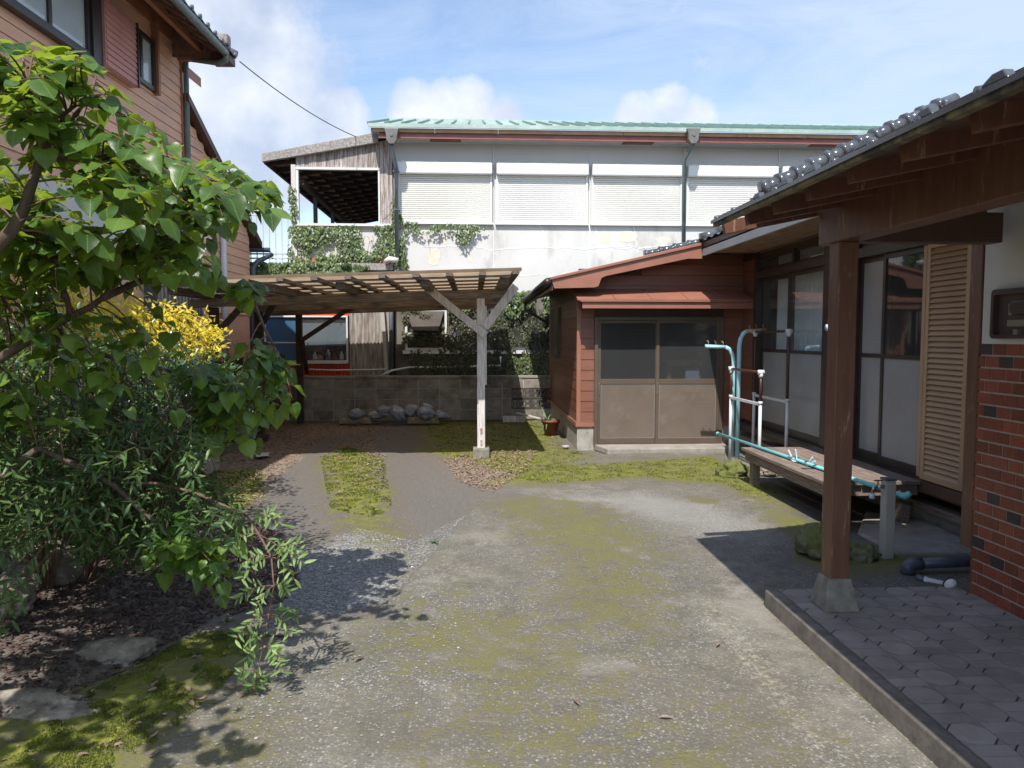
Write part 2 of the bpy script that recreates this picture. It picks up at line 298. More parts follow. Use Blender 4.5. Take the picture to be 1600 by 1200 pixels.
# ------------------------------------------------------------------ ground materials driven by painted wear and tone masks
def ground_mat(name, concrete):
    m, t, pr, out = newmat(name)
    v = pos(t)
    at = N(t, 'ShaderNodeAttribute'); at.attribute_name = 'wear'; sp = N(t, 'ShaderNodeSeparateColor'); L(t, at.outputs['Color'], sp.inputs[0])
    a2 = N(t, 'ShaderNodeAttribute'); a2.attribute_name = 'wear2'; s2 = N(t, 'ShaderNodeSeparateColor'); L(t, a2.outputs['Color'], s2.inputs[0])
    moss, dirt, litter = sp.outputs[0], sp.outputs[1], sp.outputs[2]
    grav, yell, dark_ground = s2.outputs[0], s2.outputs[1], s2.outputs[2]
    fine = nz(t, v, 38, 6, .7); mid = nz(t, v, 7, 6, .65); big = nz(t, v, 1.3, 5, .6)
    vo = N(t, 'ShaderNodeTexVoronoi'); vo.inputs['Scale'].default_value = 72; L(t, v, vo.inputs['Vector'])
    cellc = N(t, 'ShaderNodeSeparateColor'); L(t, vo.outputs['Color'], cellc.inputs[0])
    vo2 = N(t, 'ShaderNodeTexVoronoi'); vo2.inputs['Scale'].default_value = 31; L(t, v, vo2.inputs['Vector'])
    cell2 = N(t, 'ShaderNodeSeparateColor'); L(t, vo2.outputs['Color'], cell2.inputs[0])
    if concrete:
        stone = ramp(t, cellc.outputs[0], [(0, (.085, .082, .075)), (.35, (.155, .147, .128)), (.7, (.255, .242, .21)), (.93, (.44, .42, .375))])
        base = mixc(t, ramp(t, vo.outputs['Distance'], [(.25, 0), (.6, 1)]), stone, (.135, .125, .105))
        base = mixc(t, ramp(t, mid, [(.42, 0), (.68, .6)]), base, (.27, .243, .198))
        chip = mth(t, 'MULTIPLY', ramp(t, cell2.outputs[1], [(.93, 0), (.95, 1)]), ramp(t, vo2.outputs['Distance'], [(.17, 1), (.25, 0)]))
        base = mixc(t, mth(t, 'MULTIPLY', chip, .8), base, (.44, .43, .40))
        base = mixc(t, mth(t, 'MULTIPLY', ramp(t, nz(t, v, 130, 3, .7), [(.40, 1), (.5, 0)]), .55), base, (.055, .05, .042))
        base = mixc(t, ramp(t, big, [(.42, 0), (.62, .62)]), base, (.15, .132, .098))
        base = mixc(t, ramp(t, nz(t, v, 3.3, 9, .72, .8), [(.46, 0), (.64, .6)]), base, (.095, .088, .066))
        base = mixc(t, ramp(t, nz(t, v, .8, 6, .7, .5), [(.52, 0), (.66, .5)]), base, (.33, .31, .265))
    else:
        base = mixc(t, ramp(t, fine, [(.35, 0), (.65, 1)]), (.095, .080, .066), (.175, .155, .134))
        base = mixc(t, ramp(t, mid, [(.42, 0), (.7, .6)]), base, (.16, .135, .115))
        st = ramp(t, cellc.outputs[0], [(0, (.085, .085, .084)), (.5, (.20, .198, .19)), (1, (.40, .39, .365))])
        gm = ramp(t, mth(t, 'ADD', grav, mth(t, 'MULTIPLY', mth(t, 'SUBTRACT', fine, .5), 1.4)), [(.42, 0), (.6, 1)])
        base = mixc(t, gm, base, st)
        spk = mth(t, 'MULTIPLY', ramp(t, cell2.outputs[1], [(.93, 0), (.95, 1)]), ramp(t, vo2.outputs['Distance'], [(.2, 1), (.28, 0)]))
        base = mixc(t, mth(t, 'MULTIPLY', spk, .7), base, (.36, .33, .29))
    if concrete:
        gm = ramp(t, mth(t, 'ADD', grav, mth(t, 'MULTIPLY', mth(t, 'SUBTRACT', fine, .5), 1.6)), [(.42, 0), (.8, .42)])
        base = mixc(t, gm, base, (.36, .355, .34))
    dm = ramp(t, mth(t, 'ADD', dirt, mth(t, 'MULTIPLY', mth(t, 'SUBTRACT', mid, .5), 1.3)), [(.35, 0), (.75, .85)])
    base = mixc(t, dm, base, mixc(t, fine, mixc(t, ramp(t, nz(t, pos(t, (14, 1.2, 1)), 3, 5, .7), [(.35, 0), (.65, 1)]), (.078, .070, .060), (.118, .107, .093)), (.165, .153, .136)))
    ym = ramp(t, mth(t, 'ADD', yell, mth(t, 'MULTIPLY', mth(t, 'SUBTRACT', nz(t, v, 26, 5, .75), .5), 2.0)), [(.46, 0), (.8, .62)])
    base = mixc(t, ym, base, mixc(t, ramp(t, nz(t, v, 9, 3), [(.56, 0), (.72, 1)]), (.44, .41, .32), (.47, .39, .20)))
    lm = ramp(t, mth(t, 'ADD', litter, mth(t, 'MULTIPLY', mth(t, 'SUBTRACT', fine, .5), 1.8)), [(.45, 0), (.62, .85)])
    base = mixc(t, lm, base, mixc(t, ramp(t, cell2.outputs[0], [(.2, 0), (.8, 1)]), (.095, .068, .05), (.31, .24, .175)))
    mbr = mth(t, 'ADD', mth(t, 'MULTIPLY', mth(t, 'SUBTRACT', mid, .5), 1.5), mth(t, 'MULTIPLY', mth(t, 'SUBTRACT', fine, .5), 1.3))
    mm = ramp(t, mth(t, 'ADD', moss, mbr), [(.36, 0), (.66, .94)])
    mossc = mixc(t, ramp(t, nz(t, v, 14, 6, .7), [(.35, 0), (.65, 1)]), (.060, .066, .012), (.235, .250, .022))
    mossc = mixc(t, ramp(t, mth(t, 'ADD', moss, mth(t, 'MULTIPLY', mth(t, 'SUBTRACT', mid, .5), .6)), [(.78 if concrete else .5, 0), (1.2 if concrete else .95, 1)]), mixc(t, fine, (.100, .092, .036), (.20, .185, .068)), mossc)
    base = mixc(t, mm, base, mossc)
    base = mixc(t, mth(t, 'MULTIPLY', dark_ground, .75), base, (.035, .03, .025))
    L(t, base, pr.inputs['Base Color']); pr.inputs['Roughness'].default_value = .88
    h = mth(t, 'ADD', mth(t, 'MULTIPLY', fine, .8), mth(t, 'ADD', mth(t, 'MULTIPLY', mth(t, 'SUBTRACT', 1, vo.outputs['Distance']), .5), mth(t, 'MULTIPLY', mm, mth(t, 'MULTIPLY', nz(t, v, 90, 4, .7), 1.4))))
    bump(t, pr, h, .55, .008)
    return m
ground_mat('driveway_concrete', True); ground_mat('yard_soil', False)
mat('far_ground', (.10, .09, .07), (.07, .065, .05), 2, .95)

# ------------------------------------------------------------------ mesh helpers
class MB:
    def __init__(s, xf=None): s.v = []; s.f = []; s.xf = xf
    def add(s, vs, fs):
        n = len(s.v); s.v += [Vector(v) for v in vs]; s.f += [tuple(i + n for i in f) for f in fs]; return s
    def box(s, x0, x1, y0, y1, z0, z1):
        if x0 > x1: x0, x1 = x1, x0
        if y0 > y1: y0, y1 = y1, y0
        if z0 > z1: z0, z1 = z1, z0
        return s.add([(x0, y0, z0), (x1, y0, z0), (x1, y1, z0), (x0, y1, z0), (x0, y0, z1), (x1, y0, z1), (x1, y1, z1), (x0, y1, z1)],
              [(3, 2, 1, 0), (4, 5, 6, 7), (0, 1, 5, 4), (1, 2, 6, 5), (2, 3, 7, 6), (3, 0, 4, 7)])
    def bar(s, a, b, w, h, up=(0, 0, 1)):
        a, b = Vector(a), Vector(b); d = (b - a).normalized(); up = Vector(up)
        if abs(d.dot(up)) > .98: up = Vector((0, 1, 0))
        x = d.cross(up).normalized(); u = x.cross(d).normalized()
        vs = [p + x * sx * w / 2 + u * su * h / 2 for p in (a, b) for sx, su in ((-1, -1), (1, -1), (1, 1), (-1, 1))]
        return s.add(vs, [(0, 1, 2, 3), (7, 6, 5, 4), (0, 4, 5, 1), (1, 5, 6, 2), (2, 6, 7, 3), (3, 7, 4, 0)])
    def tube(s, pts, r, n=8, cap=True):
        pts = [Vector(p) for p in pts]; m = len(pts)
        rs = r if isinstance(r, (list, tuple)) else [r] * m
        ref = None; rings = []
        for i, p in enumerate(pts):
            d = (pts[min(i + 1, m - 1)] - pts[max(i - 1, 0)]).normalized()
            if ref is None: ref = d.orthogonal().normalized()
            ref = (ref - d * ref.dot(d)); ref = ref.normalized() if ref.length > 1e-6 else d.orthogonal().normalized()
            y = d.cross(ref)
            rings.append([p + (ref * math.cos(2 * math.pi * k / n) + y * math.sin(2 * math.pi * k / n)) * rs[i] for k in range(n)])
        vs = [v for rg in rings for v in rg]; fs = []
        for i in range(m - 1):
            for k in range(n):
                a, b = i * n + k, i * n + (k + 1) % n
                fs.append((a, b, b + n, a + n))
        if cap: fs += [tuple(reversed(range(n))), tuple(range((m - 1) * n, m * n))]
        return s.add(vs, fs)
    def prism(s, pts, vec):
        """polygon pts (3-D) pushed along vec"""
        n = len(pts); pts = [Vector(p) for p in pts]; vec = Vector(vec)
        return s.add(pts + [p + vec for p in pts], [tuple(reversed(range(n))), tuple(range(n, 2 * n))] + [(i, (i + 1) % n, (i + 1) % n + n, i + n) for i in range(n)])
    def lathe(s, prof, c=(0, 0, 0), n=20):
        c = Vector(c); vs = []; fs = []
        for r, z in prof:
            for k in range(n): vs.append(c + Vector((r * math.cos(2 * math.pi * k / n), r * math.sin(2 * math.pi * k / n), z)))
        for i in range(len(prof) - 1):
            for k in range(n):
                a, b = i * n + k, i * n + (k + 1) % n; fs.append((a, b, b + n, a + n))
        return s.add(vs, fs)
    def mesh(s, name):
        me = bpy.data.meshes.new(name)
        vs = [s.xf @ v for v in s.v] if s.xf else s.v
        me.from_pydata([tuple(v) for v in vs], [], s.f); me.update(); return me
    def build(s, name, m, parent=None, smooth=False, bevel=0, **tg):
        me = s.mesh(name); me.materials.append(MATS[m])
        if smooth: me.polygons.foreach_set('use_smooth', [True] * len(me.polygons))
        return link(name, me, parent, bevel, **tg)
def link(name, me, parent=None, bevel=0, mw=None, **tg):
    o = bpy.data.objects.new(name, me); COL.objects.link(o)
    if mw is not None: o.matrix_basis = mw
    if parent is not None: setpar(o, parent)
    if bevel:
        b = o.modifiers.new('bevel', 'BEVEL'); b.width = bevel; b.segments = 2; b.limit_method = 'ANGLE'
    for k, v in tg.items(): o[k] = v
    return o
def wmat(o):
    m = o.matrix_basis.copy()
    if o.parent: m = wmat(o.parent) @ o.matrix_parent_inverse @ m
    return m
def setpar(o, p):
    o.parent = p; o.matrix_parent_inverse = wmat(p).inverted()
def thing(name, label, cat, loc=(0, 0, 0), group=None):
    o = bpy.data.objects.new(name, None); COL.objects.link(o); o.location = loc; o.empty_display_size = .1
    o.matrix_basis = Matrix.Translation(Vector(loc))
    o['label'] = label; o['category'] = cat
    if group: o['group'] = group
    return o
def tag(o, label, cat, group=None):
    o['label'] = label; o['category'] = cat
    if group: o['group'] = group
    return o
def struct(o): o['kind'] = 'structure'; return o
def stuff(o, label=None, cat=None):
    o['kind'] = 'stuff'
    if label: tag(o, label, cat)
    return o
def icosphere(sub=3):
    bm = bmesh.new(); bmesh.ops.create_icosphere(bm, subdivisions=sub, radius=1)
    v = [x.co.copy() for x in bm.verts]; f = [tuple(y.index for y in x.verts) for x in bm.faces]; bm.free(); return v, f
ICO3 = icosphere(4); ICO1 = icosphere(1); ICO2 = icosphere(3)
def rock(name, m, c, size, seed, label, cat='rock', amp=.35, group=None, flat=0):
    c = Vector(c); mb = MB(); vs = []
    for v in ICO3[0]:
        q = v * 1.3 + Vector((seed * 7.1, seed * 3.3, 0))
        k = 1 + amp * (noise.noise(q) + .5 * noise.noise(q * 2.3) + .30 * noise.noise(q * 5) + .16 * noise.noise(q * 11))
        k = k - .3 * abs(noise.noise(q * 1.7 + Vector((5, 5, 5)))) + .10 * round(noise.noise(q * 2.1) * 3) / 3
        p = Vector((v.x * size[0], v.y * size[1], max(v.z, -.4) * size[2])) * k
        vs.append(c + p)
    mb.add(vs, ICO3[1]); o = mb.build(name, m, smooth=True)
    return tag(o, label, cat, group)
def rnd(a, b): return random.uniform(a, b)
# ================================================================== GROUND
def px_poly(pts): return [(P(x, y, z=0).x, P(x, y, z=0).y) for x, y in pts]
def poly_sd(X, Y, poly):
    """signed distance, positive inside"""
    ins = np.zeros(X.shape, bool); dm = np.full(X.shape, 1e9)
    n = len(poly)
    for i in range(n):
        x1, y1 = poly[i]; x2, y2 = poly[(i + 1) % n]
        c = ((y1 > Y) != (y2 > Y)) & (X < (x2 - x1) * (Y - y1) / ((y2 - y1) or 1e-9) + x1)
        ins ^= c
        L2 = (x2 - x1) ** 2 + (y2 - y1) ** 2
        t = np.clip(((X - x1) * (x2 - x1) + (Y - y1) * (y2 - y1)) / L2, 0, 1)
        dm = np.minimum(dm, np.hypot(X - x1 - t * (x2 - x1), Y - y1 - t * (y2 - y1)))
    return np.where(ins, dm, -dm)
def soft(X, Y, pts, w=.15, k=1.0):
    sd = poly_sd(X, Y, px_poly(pts)); return np.clip(sd / w * .5 + .5, 0, 1) * k
# (channel, strength, softness, outline seen in the photograph)
WEAR = [
 ('moss', .86, .24, [(500, 712), (545, 690), (600, 712), (612, 790), (590, 812), (510, 795)]),
 ('moss', .6, .25, [(510, 795), (612, 790), (670, 850), (640, 905), (540, 850)]),
 ('moss', .80, .25, [(650, 655), (760, 652), (845, 655), (880, 690), (930, 712), (870, 735), (790, 745), (735, 715), (690, 712), (655, 700)]),
 ('moss', .86, .22, [(760, 745), (850, 722), (960, 722), (1110, 712), (1180, 740), (1230, 775), (1290, 830), (1330, 875), (1285, 880), (1180, 790), (1130, 758), (1000, 748), (860, 760), (770, 758)]),
 ('moss', .64, .40, [(840, 775), (930, 780), (985, 810), (1040, 860), (1060, 930), (1020, 985), (900, 960), (850, 900), (820, 830)]),
 ('moss', .52, .3, [(740, 790), (850, 770), (900, 800), (870, 830), (800, 815)]),
 ('moss', .54, .6, [(600, 930), (800, 920), (1000, 1000), (1150, 1120), (1200, 1260), (700, 1260), (520, 1010)]),
 ('moss', .88, .14, [(-300, 1240), (-100, 1150), (120, 1090), (230, 1030), (300, 985), (380, 975), (395, 1020), (330, 1090), (250, 1160), (200, 1300), (-300, 1500)]),
 ('moss', .5, .25, [(395, 1020), (330, 1090), (250, 1160), (200, 1300), (450, 1300), (470, 1100)]),
 ('moss', .85, .15, [(290, 760), (340, 730), (410, 725), (415, 770), (370, 810), (280, 800)]),
 ('moss', .75, .1, [(1225, 855), (1500, 850), (1500, 880), (1400, 900), (1330, 905), (1240, 880)]),
 ('moss', .95, .08, [(1070, 776), (1125, 780), (1125, 788), (1075, 786)]),
 ('moss', .8, .06, [(1190, 925), (1215, 935), (1320, 1040), (1500, 1200), (1485, 1210), (1300, 1050), (1195, 942)]),
 ('dirt', 1.0, .12, [(425, 700), (500, 680), (560, 668), (540, 700), (505, 720), (500, 780), (520, 850), (430, 860), (400, 800)]),
 ('dirt', 1.0, .12, [(590, 690), (655, 668), (660, 705), (700, 740), (745, 775), (738, 800), (690, 850), (650, 820), (615, 760)]),
 ('dirt', .9, .3, [(380, 660), (700, 655), (690, 690), (420, 700)]),
 ('dirt', .75, .3, [(745, 770), (820, 760), (900, 800), (860, 815), (760, 800)]),
 ('litter', .85, .15, [(400, 690), (480, 680), (500, 690), (430, 745), (360, 740), (300, 720)]),
 ('litter', .85, .15, [(690, 715), (750, 705), (830, 705), (820, 735), (770, 765), (720, 750)]),
 ('litter', .7, .12, [(520, 690), (580, 680), (600, 700), (560, 730), (520, 725)]),
 ('litter', .8, .3, [(400, 655), (560, 655), (620, 668), (520, 680), (380, 700)]),
 ('gravel', 1.0, .3, [(430, 880), (560, 820), (640, 850), (720, 810), (650, 885), (600, 935), (500, 960), (430, 940)]),
 ('gravel', .8, .4, [(890, 770), (1000, 765), (1150, 780), (1260, 870), (1100, 850), (980, 810), (900, 790)]),
 ('gravel', .6, .3, [(1000, 940), (1060, 950), (1060, 1000), (980, 990)]),
 ('yellow', .78, .20, [(1090, 925), (1150, 970), (1200, 1030), (1250, 1090), (1330, 1200), (1290, 1200), (1210, 1110), (1160, 1050), (1110, 980)]),
 ('yellow', .45, .15, [(1050, 990), (1120, 1020), (1200, 1060), (1190, 1080), (1100, 1050), (1040, 1020)]),
 ('yellow', .4, .25, [(640, 850), (720, 830), (800, 900), (700, 960), (640, 900)]),
 ('yellow', .4, .25, [(420, 1080), (560, 1020), (640, 1060), (560, 1140), (440, 1140)]),
 ('dark_ground', 1.0, .15, [(1200, 745), (1500, 790), (1520, 850), (1400, 850), (1290, 830)]),  # darker ground colour under and beside the deck bench
]
def paint(me):
    n = len(me.vertices); co = np.empty(n * 3); me.vertices.foreach_get('co', co); co = co.reshape(-1, 3)
    X, Y = co[:, 0], co[:, 1]; ch = {k: np.zeros(n) for k in ('moss', 'dirt', 'litter', 'gravel', 'yellow', 'dark_ground')}
    for k, s, w, pts in WEAR: ch[k] = np.maximum(ch[k], soft(X, Y, pts, w, s))
    wob = np.array([noise.noise(Vector((x * 1.1, y * 1.1, 3))) for x, y in zip(X, Y)])
    wob2 = np.array([noise.noise(Vector((x * 4.1, y * 4.1, 9))) + .6 * noise.noise(Vector((x * 11, y * 11, 9))) for x, y in zip(X, Y)])
    ch['moss'] = np.clip(ch['moss'] * (1 + .45 * np.minimum(wob2, .2)) + wob * .22 * (ch['moss'] > .02) + .07, 0, 1)
    ch['dirt'] = np.clip(ch['dirt'] * (1 + .5 * wob2), 0, 1); ch['litter'] = np.clip(ch['litter'] + .25 * wob2 * (ch['litter'] > .05), 0, 1)
    ch['gravel'] = np.clip(ch['gravel'] + wob * .25, 0, 1)
    for nm, ks in (('wear', ('moss', 'dirt', 'litter')), ('wear2', ('gravel', 'yellow', 'dark_ground'))):
        a = me.color_attributes.new(nm, 'FLOAT_COLOR', 'POINT')
        arr = np.ones((n, 4)); 
        for i, k in enumerate(ks): arr[:, i] = ch[k]
        a.data.foreach_set('color', arr.ravel())
def grid(name, m, rows, cols, fx, z, lab=None):
    """rows: list of Y; fx(Y) -> (xl, xr); z(x,y)"""
    vs = []; fs = []
    for Y in rows:
        a, b = fx(Y)
        for j in range(cols + 1):
            x = a + (b - a) * j / cols; vs.append((x, Y, z(x, Y)))
    c = cols + 1
    for i in range(len(rows) - 1):
        for j in range(cols): fs.append((i * c + j, i * c + j + 1, (i + 1) * c + j + 1, (i + 1) * c + j))
    me = bpy.data.meshes.new(name); me.from_pydata(vs, [], fs); me.update()
    me.polygons.foreach_set('use_smooth', [True] * len(me.polygons)); me.materials.append(MATS[m]); paint(me)
    return struct(link(name, me))
def lin(a, b, n): return [a + (b - a) * i / n for i in range(n + 1)]
EDGE = sorted((P(x, y, z=0).y, P(x, y, z=0).x) for x, y in [(735, 795), (700, 833), (660, 880), (620, 925), (560, 968), (480, 990), (370, 985), (210, 1040), (110, 1092), (0, 1142), (-250, 1220)])
EDGE = [(-1.0, -2.4), (1.5, -2.2)] + EDGE + [(7.6, .22), (8.6, .55), (9.7, .95), (9.9, 1.3)]
def interp(t, Yv):
    for (a, xa), (b, xb) in zip(t, t[1:]):
        if a <= Yv <= b: return xa + (xb - xa) * (Yv - a) / (b - a)
    return t[0][1] if Yv < t[0][0] else t[-1][1]
def soil_z(x, y):
    z = .012 * noise.noise(Vector((x * 1.2, y * 1.2, 0)))
    if x < -1.0: z += .10 * min(1, max(0, (-1.45 - x) / .9)) * min(1, max(0, (7.8 - y) / 1.5)) * (1 if y < 7.8 else 0)
    z -= .012 * math.exp(-((poly_track(x, y)) / .22) ** 2)
    return z
T1 = [(P(x, y, z=0)) for x, y in [(470, 690), (460, 720), (465, 780), (475, 850)]]
T2 = [(P(x, y, z=0)) for x, y in [(625, 680), (640, 720), (690, 770), (715, 800)]]
def poly_track(x, y):
    d = 9
    for T in (T1, T2):
        for a, b in zip(T, T[1:]):
            ex, ey = b.x - a.x, b.y - a.y; t = max(0, min(1, ((x - a.x) * ex + (y - a.y) * ey) / (ex * ex + ey * ey)))
            d = min(d, math.hypot(x - a.x - t * ex, y - a.y - t * ey))
    return d
grid('yard', 'yard_soil', lin(-.5, 15.15, 340), 190, lambda Y: (-4.4, 4.2), lambda x, y: soil_z(x, y) - .03)
def dr_edge(Y): return interp(EDGE, Y) + .035 * noise.noise(Vector((Y * 3.1, 1, 0))) + .015 * noise.noise(Vector((Y * 11, 2, 0)))
grid('driveway', 'driveway_concrete', lin(-1, 9.9, 300), 150, lambda Y: (dr_edge(Y), 3.72), lambda x, y: .004 * noise.noise(Vector((x * .8, y * .8, 5))) - (.02 if x - dr_edge(y) < .002 else 0) - .014 * max(0, min(1, (y - 7.2) / 2.4)) * max(0, min(1, 1 - (x - dr_edge(y)) / 1.2)))
gm_ = MB(); gm_.box(-150, 150, -60, 240, -.6, -.08); struct(gm_.build('ground', 'far_ground'))

# ================================================================== BACK BUILDING (long workshop with shuttered upper floor)
YB = 15.2
def bx(px, py=400): return P(px, py, Y=YB).x
def bz(py, px=800): return P(px, py, Y=YB).z
XL, XR = bx(616), 14.0
bb = thing('shuttered_building', 'long white stucco building with green metal roof and closed roller shutters behind the carport', 'building', (XL, YB, 0))
z_low, z_sill, z_box0, z_box1, z_sof = bz(470), bz(349), bz(275), bz(257), bz(226)
MB().box(XL, XR, YB, YB + 6, bz(462), z_sill - .02).build('middle_wall', 'stucco', bb)
MB().box(XL, XR, YB + .002, YB + 6, 0, bz(462) - .001).build('lower_wall', 'dirty_wall', bb)
MB().box(XL, XR, YB + .03, YB + 6, z_sill - .02, z_sof + .02).build('upper_wall', 'stucco_upper', bb)
YE = 14.78
# white soffit, fascia, boards, gutter
MB().box(XL - .10, XR, YE + .02, YB + .2, z_sof, z_sof + .05).build('soffit', 'plaster_white', bb)
MB().box(XL - .24, XR, YE - .02, YE + .02, z_sof - .02, z_sof + .085).build('fascia', 'red_fascia', bb, bevel=.004)
x = XL - .38
k = 0
while x < 12:
    w = 1.24; MB().box(x + .004, x + w - .004, YE - .07, YE + .02, z_sof + .087, z_sof + .162).build('eave_board', 'tan_board', bb); x += w
for px0, px1 in ((672, 720), (973, 1021), (1266, 1316)):
    a, b = P(px0, 223, Y=YE + .15).x, P(px1, 223, Y=YE + .15).x
    v = MB().box(a, b, YE + .08, YE + .27, z_sof - .008, z_sof - .0005).build('soffit_vent', 'dark_brown', bb)
    MB().box(a + .02, b - .02, YE + .10, YE + .25, z_sof - .012, z_sof - .0085).build('grille', 'red_fascia', v)
# standing seam roof
z_e = z_sof + .225; YR = 18.3; z_r = P(618, 188, Y=YR).z
xe = XL - .42; n = 0
seam_me = None
dxr = P(618, 188, Y=YR).x - xe - .0
pitch = .325
cols = int((13.2 - xe) / pitch)
for i in range(cols):
    a = xe + i * pitch
    m_ = MB()
    a_top = max(a, xe + dxr) if i < 2 else a
    p0, p1, p2, p3 = Vector((a, YE - .1, z_e)), Vector((a + pitch - .012, YE - .1, z_e)), Vector((a + pitch - .012, YR, z_r)), Vector((max(a, xe + min(dxr, .05)), YR, z_r))
    m_.prism([p0, p1, p2, p3], (0, 0, -.03))
    m_.build('roof_panel', 'green_roof', bb)
    MB().bar(Vector((a - .006, YE - .115, z_e + .018)), Vector((a - .006, YR, z_r + .018)), .03, .05).build('roof_seam', 'roof_seam', bb)
MB().box(xe, 13.2, YR - .02, YR + .3, z_r - .04, z_r + .05).build('ridge_cap', 'green_roof', bb)
MB().box(xe, 13.2, YE - .13, YE - .10, z_e - .06, z_e + .012).build('drip_edge', 'green_roof', bb)
# roller shutters
for i, (a, b) in enumerate(((622, 769), (775.5, 918), (923.5, 1065), (1071.5, 1211), (1217, 1355), (1361, 1500))):
    xa, xb = P(a, 310, Y=YB).x, P(b, 310, Y=YB).x
    sh = MB().box(xa, xb, YB - .17, YB + .028, z_box0, z_box1).build('shutter_box', 'shutter_box', bb, bevel=.02)
    MB().box(xa + .0, xa + .045, YB - .06, YB + .028, z_sill, z_box0 - .002).build('guide_rail', 'shutter_box', bb)
    MB().box(xb - .045, xb, YB - .06, YB + .028, z_sill, z_box0 - .002).build('guide_rail', 'shutter_box', bb)
    sl = MB(); h = z_box0 - z_sill; ns = 23
    for k in range(ns):
        z0 = z_sill + .03 + (h - .03) * k / ns; z1 = z_sill + .03 + (h - .03) * (k + 1) / ns
        sl.prism([(xa + .047, YB - .030, z0 + .004), (xa + .047, YB - .044, z0 + .016), (xa + .047, YB - .044, z1 - .008), (xa + .047, YB - .026, z1), (xa + .047, YB, z1), (xa + .047, YB, z0 + .004)], (xb - xa - .094, 0, 0))
    stuff(sl.build('shutter_slats', 'shutter', bb))
    MB().box(xa + .047, xb - .047, YB - .06, YB - .005, z_sill, z_sill + .03).build('bottom_bar', 'shutter_box', bb)
    MB().box(xa - .02, xb + .02, YB - .075, YB + .0, z_sill - .035, z_sill - .003).build('sill', 'white_metal', bb)
    for q in range(6):
        xx = xa + .12 + q * (xb - xa - .24) / 5
        MB().box(xx - .02, xx + .02, YB - .09, YB + .029, z_box1 + .0, z_box1 + .035).build('shutter_bracket', 'metal_chrome', bb)
# vertical panel joint strips and repaired cracks
for px in (771.5, 920.5, 1068, 1214): 
    xx = bx(px); MB().box(xx - .006, xx + .006, YB - .004, YB + .03, z_low, z_sof - .01).build('wall_joint', 'crack_white', bb)
def crack(pts, w=.018):
    m_ = MB(); q = []
    for (x0, y0), (x1, y1) in zip(pts, pts[1:]):
        for j in range(7):
            f = j / 7; q.append((x0 + (x1 - x0) * f + rnd(-1.1, 1.1), y0 + (y1 - y0) * f + rnd(-1.6, 1.6)))
    q.append(pts[-1]); vs = []
    ds = [P(*p, Y=YB - .004) for p in q]
    for i in range(len(ds) - 1):
        a, b = ds[i], ds[i + 1]; d = (b - a).normalized(); nn = Vector((-d.z, 0, d.x)) * w * rnd(.35, .75)
        m_.prism([a - nn, b - nn, b + nn, a + nn], (0, .003, 0))
    m_.build('crack_filler', 'crack_white', bb)
crack([(660, 387), (720, 384), (770, 391), (850, 386), (915, 389), (985, 383)])
crack([(843, 352), (852, 368), (850, 385)])
crack([(990, 352), (993, 372), (996, 395)])
crack([(770, 424), (800, 432), (850, 428), (878, 438)])
crack([(930, 352), (933, 370), (928, 388)], .012)
crack([(960, 388), (1010, 386), (1050, 384)], .014)
def patch(c, r, seed):
    c = P(*c, Y=YB - .003); pts = []
    for k in range(26):
        a = 2 * math.pi * k / 26; rr = 1 + .45 * noise.noise(Vector((math.cos(a) * 2, math.sin(a) * 2, seed)))
        pts.append((c.x + math.cos(a) * r[0] * rr, c.y, c.z + math.sin(a) * r[1] * rr))
    MB().prism(pts, (0, .002, 0)).build('render_patch', 'stucco_patch', bb)
for c, r, sd_ in (((678, 402), (.13, .17), 1), ((694, 375), (.05, .10), 8), ((735, 400), (.04, .12), 3), ((945, 372), (.16, .11), 4), ((982, 370), (.2, .12), 5), ((1037, 376), (.16, .09), 6), ((885, 430), (.10, .07), 9)): patch(c, r, sd_)
# downpipes with hoppers
def downpipe(px_h, pts, r=.042, hopper=True, parent=bb, m='grey_pipe'):
    if hopper:
        c = P(px_h, 206, Y=YE - .14)
        h = MB(); h.prism([(c.x - .14, c.y - .06, c.z + .06), (c.x + .14, c.y - .06, c.z + .06), (c.x + .11, c.y - .06, c.z - .05), (c.x + .10, c.y - .06, c.z - .16), (c.x + .05, c.y - .06, c.z - .24), (c.x - .05, c.y - .06, c.z - .24), (c.x - .10, c.y - .06, c.z - .16), (c.x - .11, c.y - .06, c.z - .05)], (0, .14, 0))
        hp = h.build('rain_hopper', 'hopper', parent, bevel=.01)
        MB().lathe([(0, 0), (.035, 0), (.03, .012), (0, .014)], n=12).build('boss', 'grey_pipe', hp).matrix_basis = Matrix.Translation((c.x, c.y - .062, c.z - .07)) @ Matrix.Rotation(R(90), 4, 'X')
        hp.children[0].matrix_parent_inverse = Matrix.Identity(4)
    dp = MB().tube(pts, r, 10).build('downpipe', m, parent, smooth=True)
    return dp
c1 = P(612, 232, Y=YE - .1); c2 = P(619, 262, Y=YB - .22); c3 = P(620, 404, Y=YB - .22)
dp = downpipe(612, [c1 + Vector((0, 0, .1)), c1, c2, c3])
for zz in (4.1, 4.85): MB().box(c2.x - .06, c2.x + .06, YB - .27, YB - .17, zz, zz + .03).build('pipe_band', 'dull_pipe', dp)
c1 = P(1083, 226, Y=YE - .1); c2 = P(1069, 250, Y=YB - .22); c3 = P(1068, 470, Y=YB - .22)
downpipe(1083, [c1 + Vector((0, 0, .1)), c1, c2, c3])
MB().tube([P(603, 409, Y=YB - .22), P(608, 405, Y=YB - .25), P(622, 407, Y=YB - .22)], .06, 10).build('lagged_elbow', 'stucco', bb, smooth=True)

# ---- lower storey window band (right)
wz0, wz1 = bz(547), bz(483)
xw0, xw1 = bx(632), bx(860)
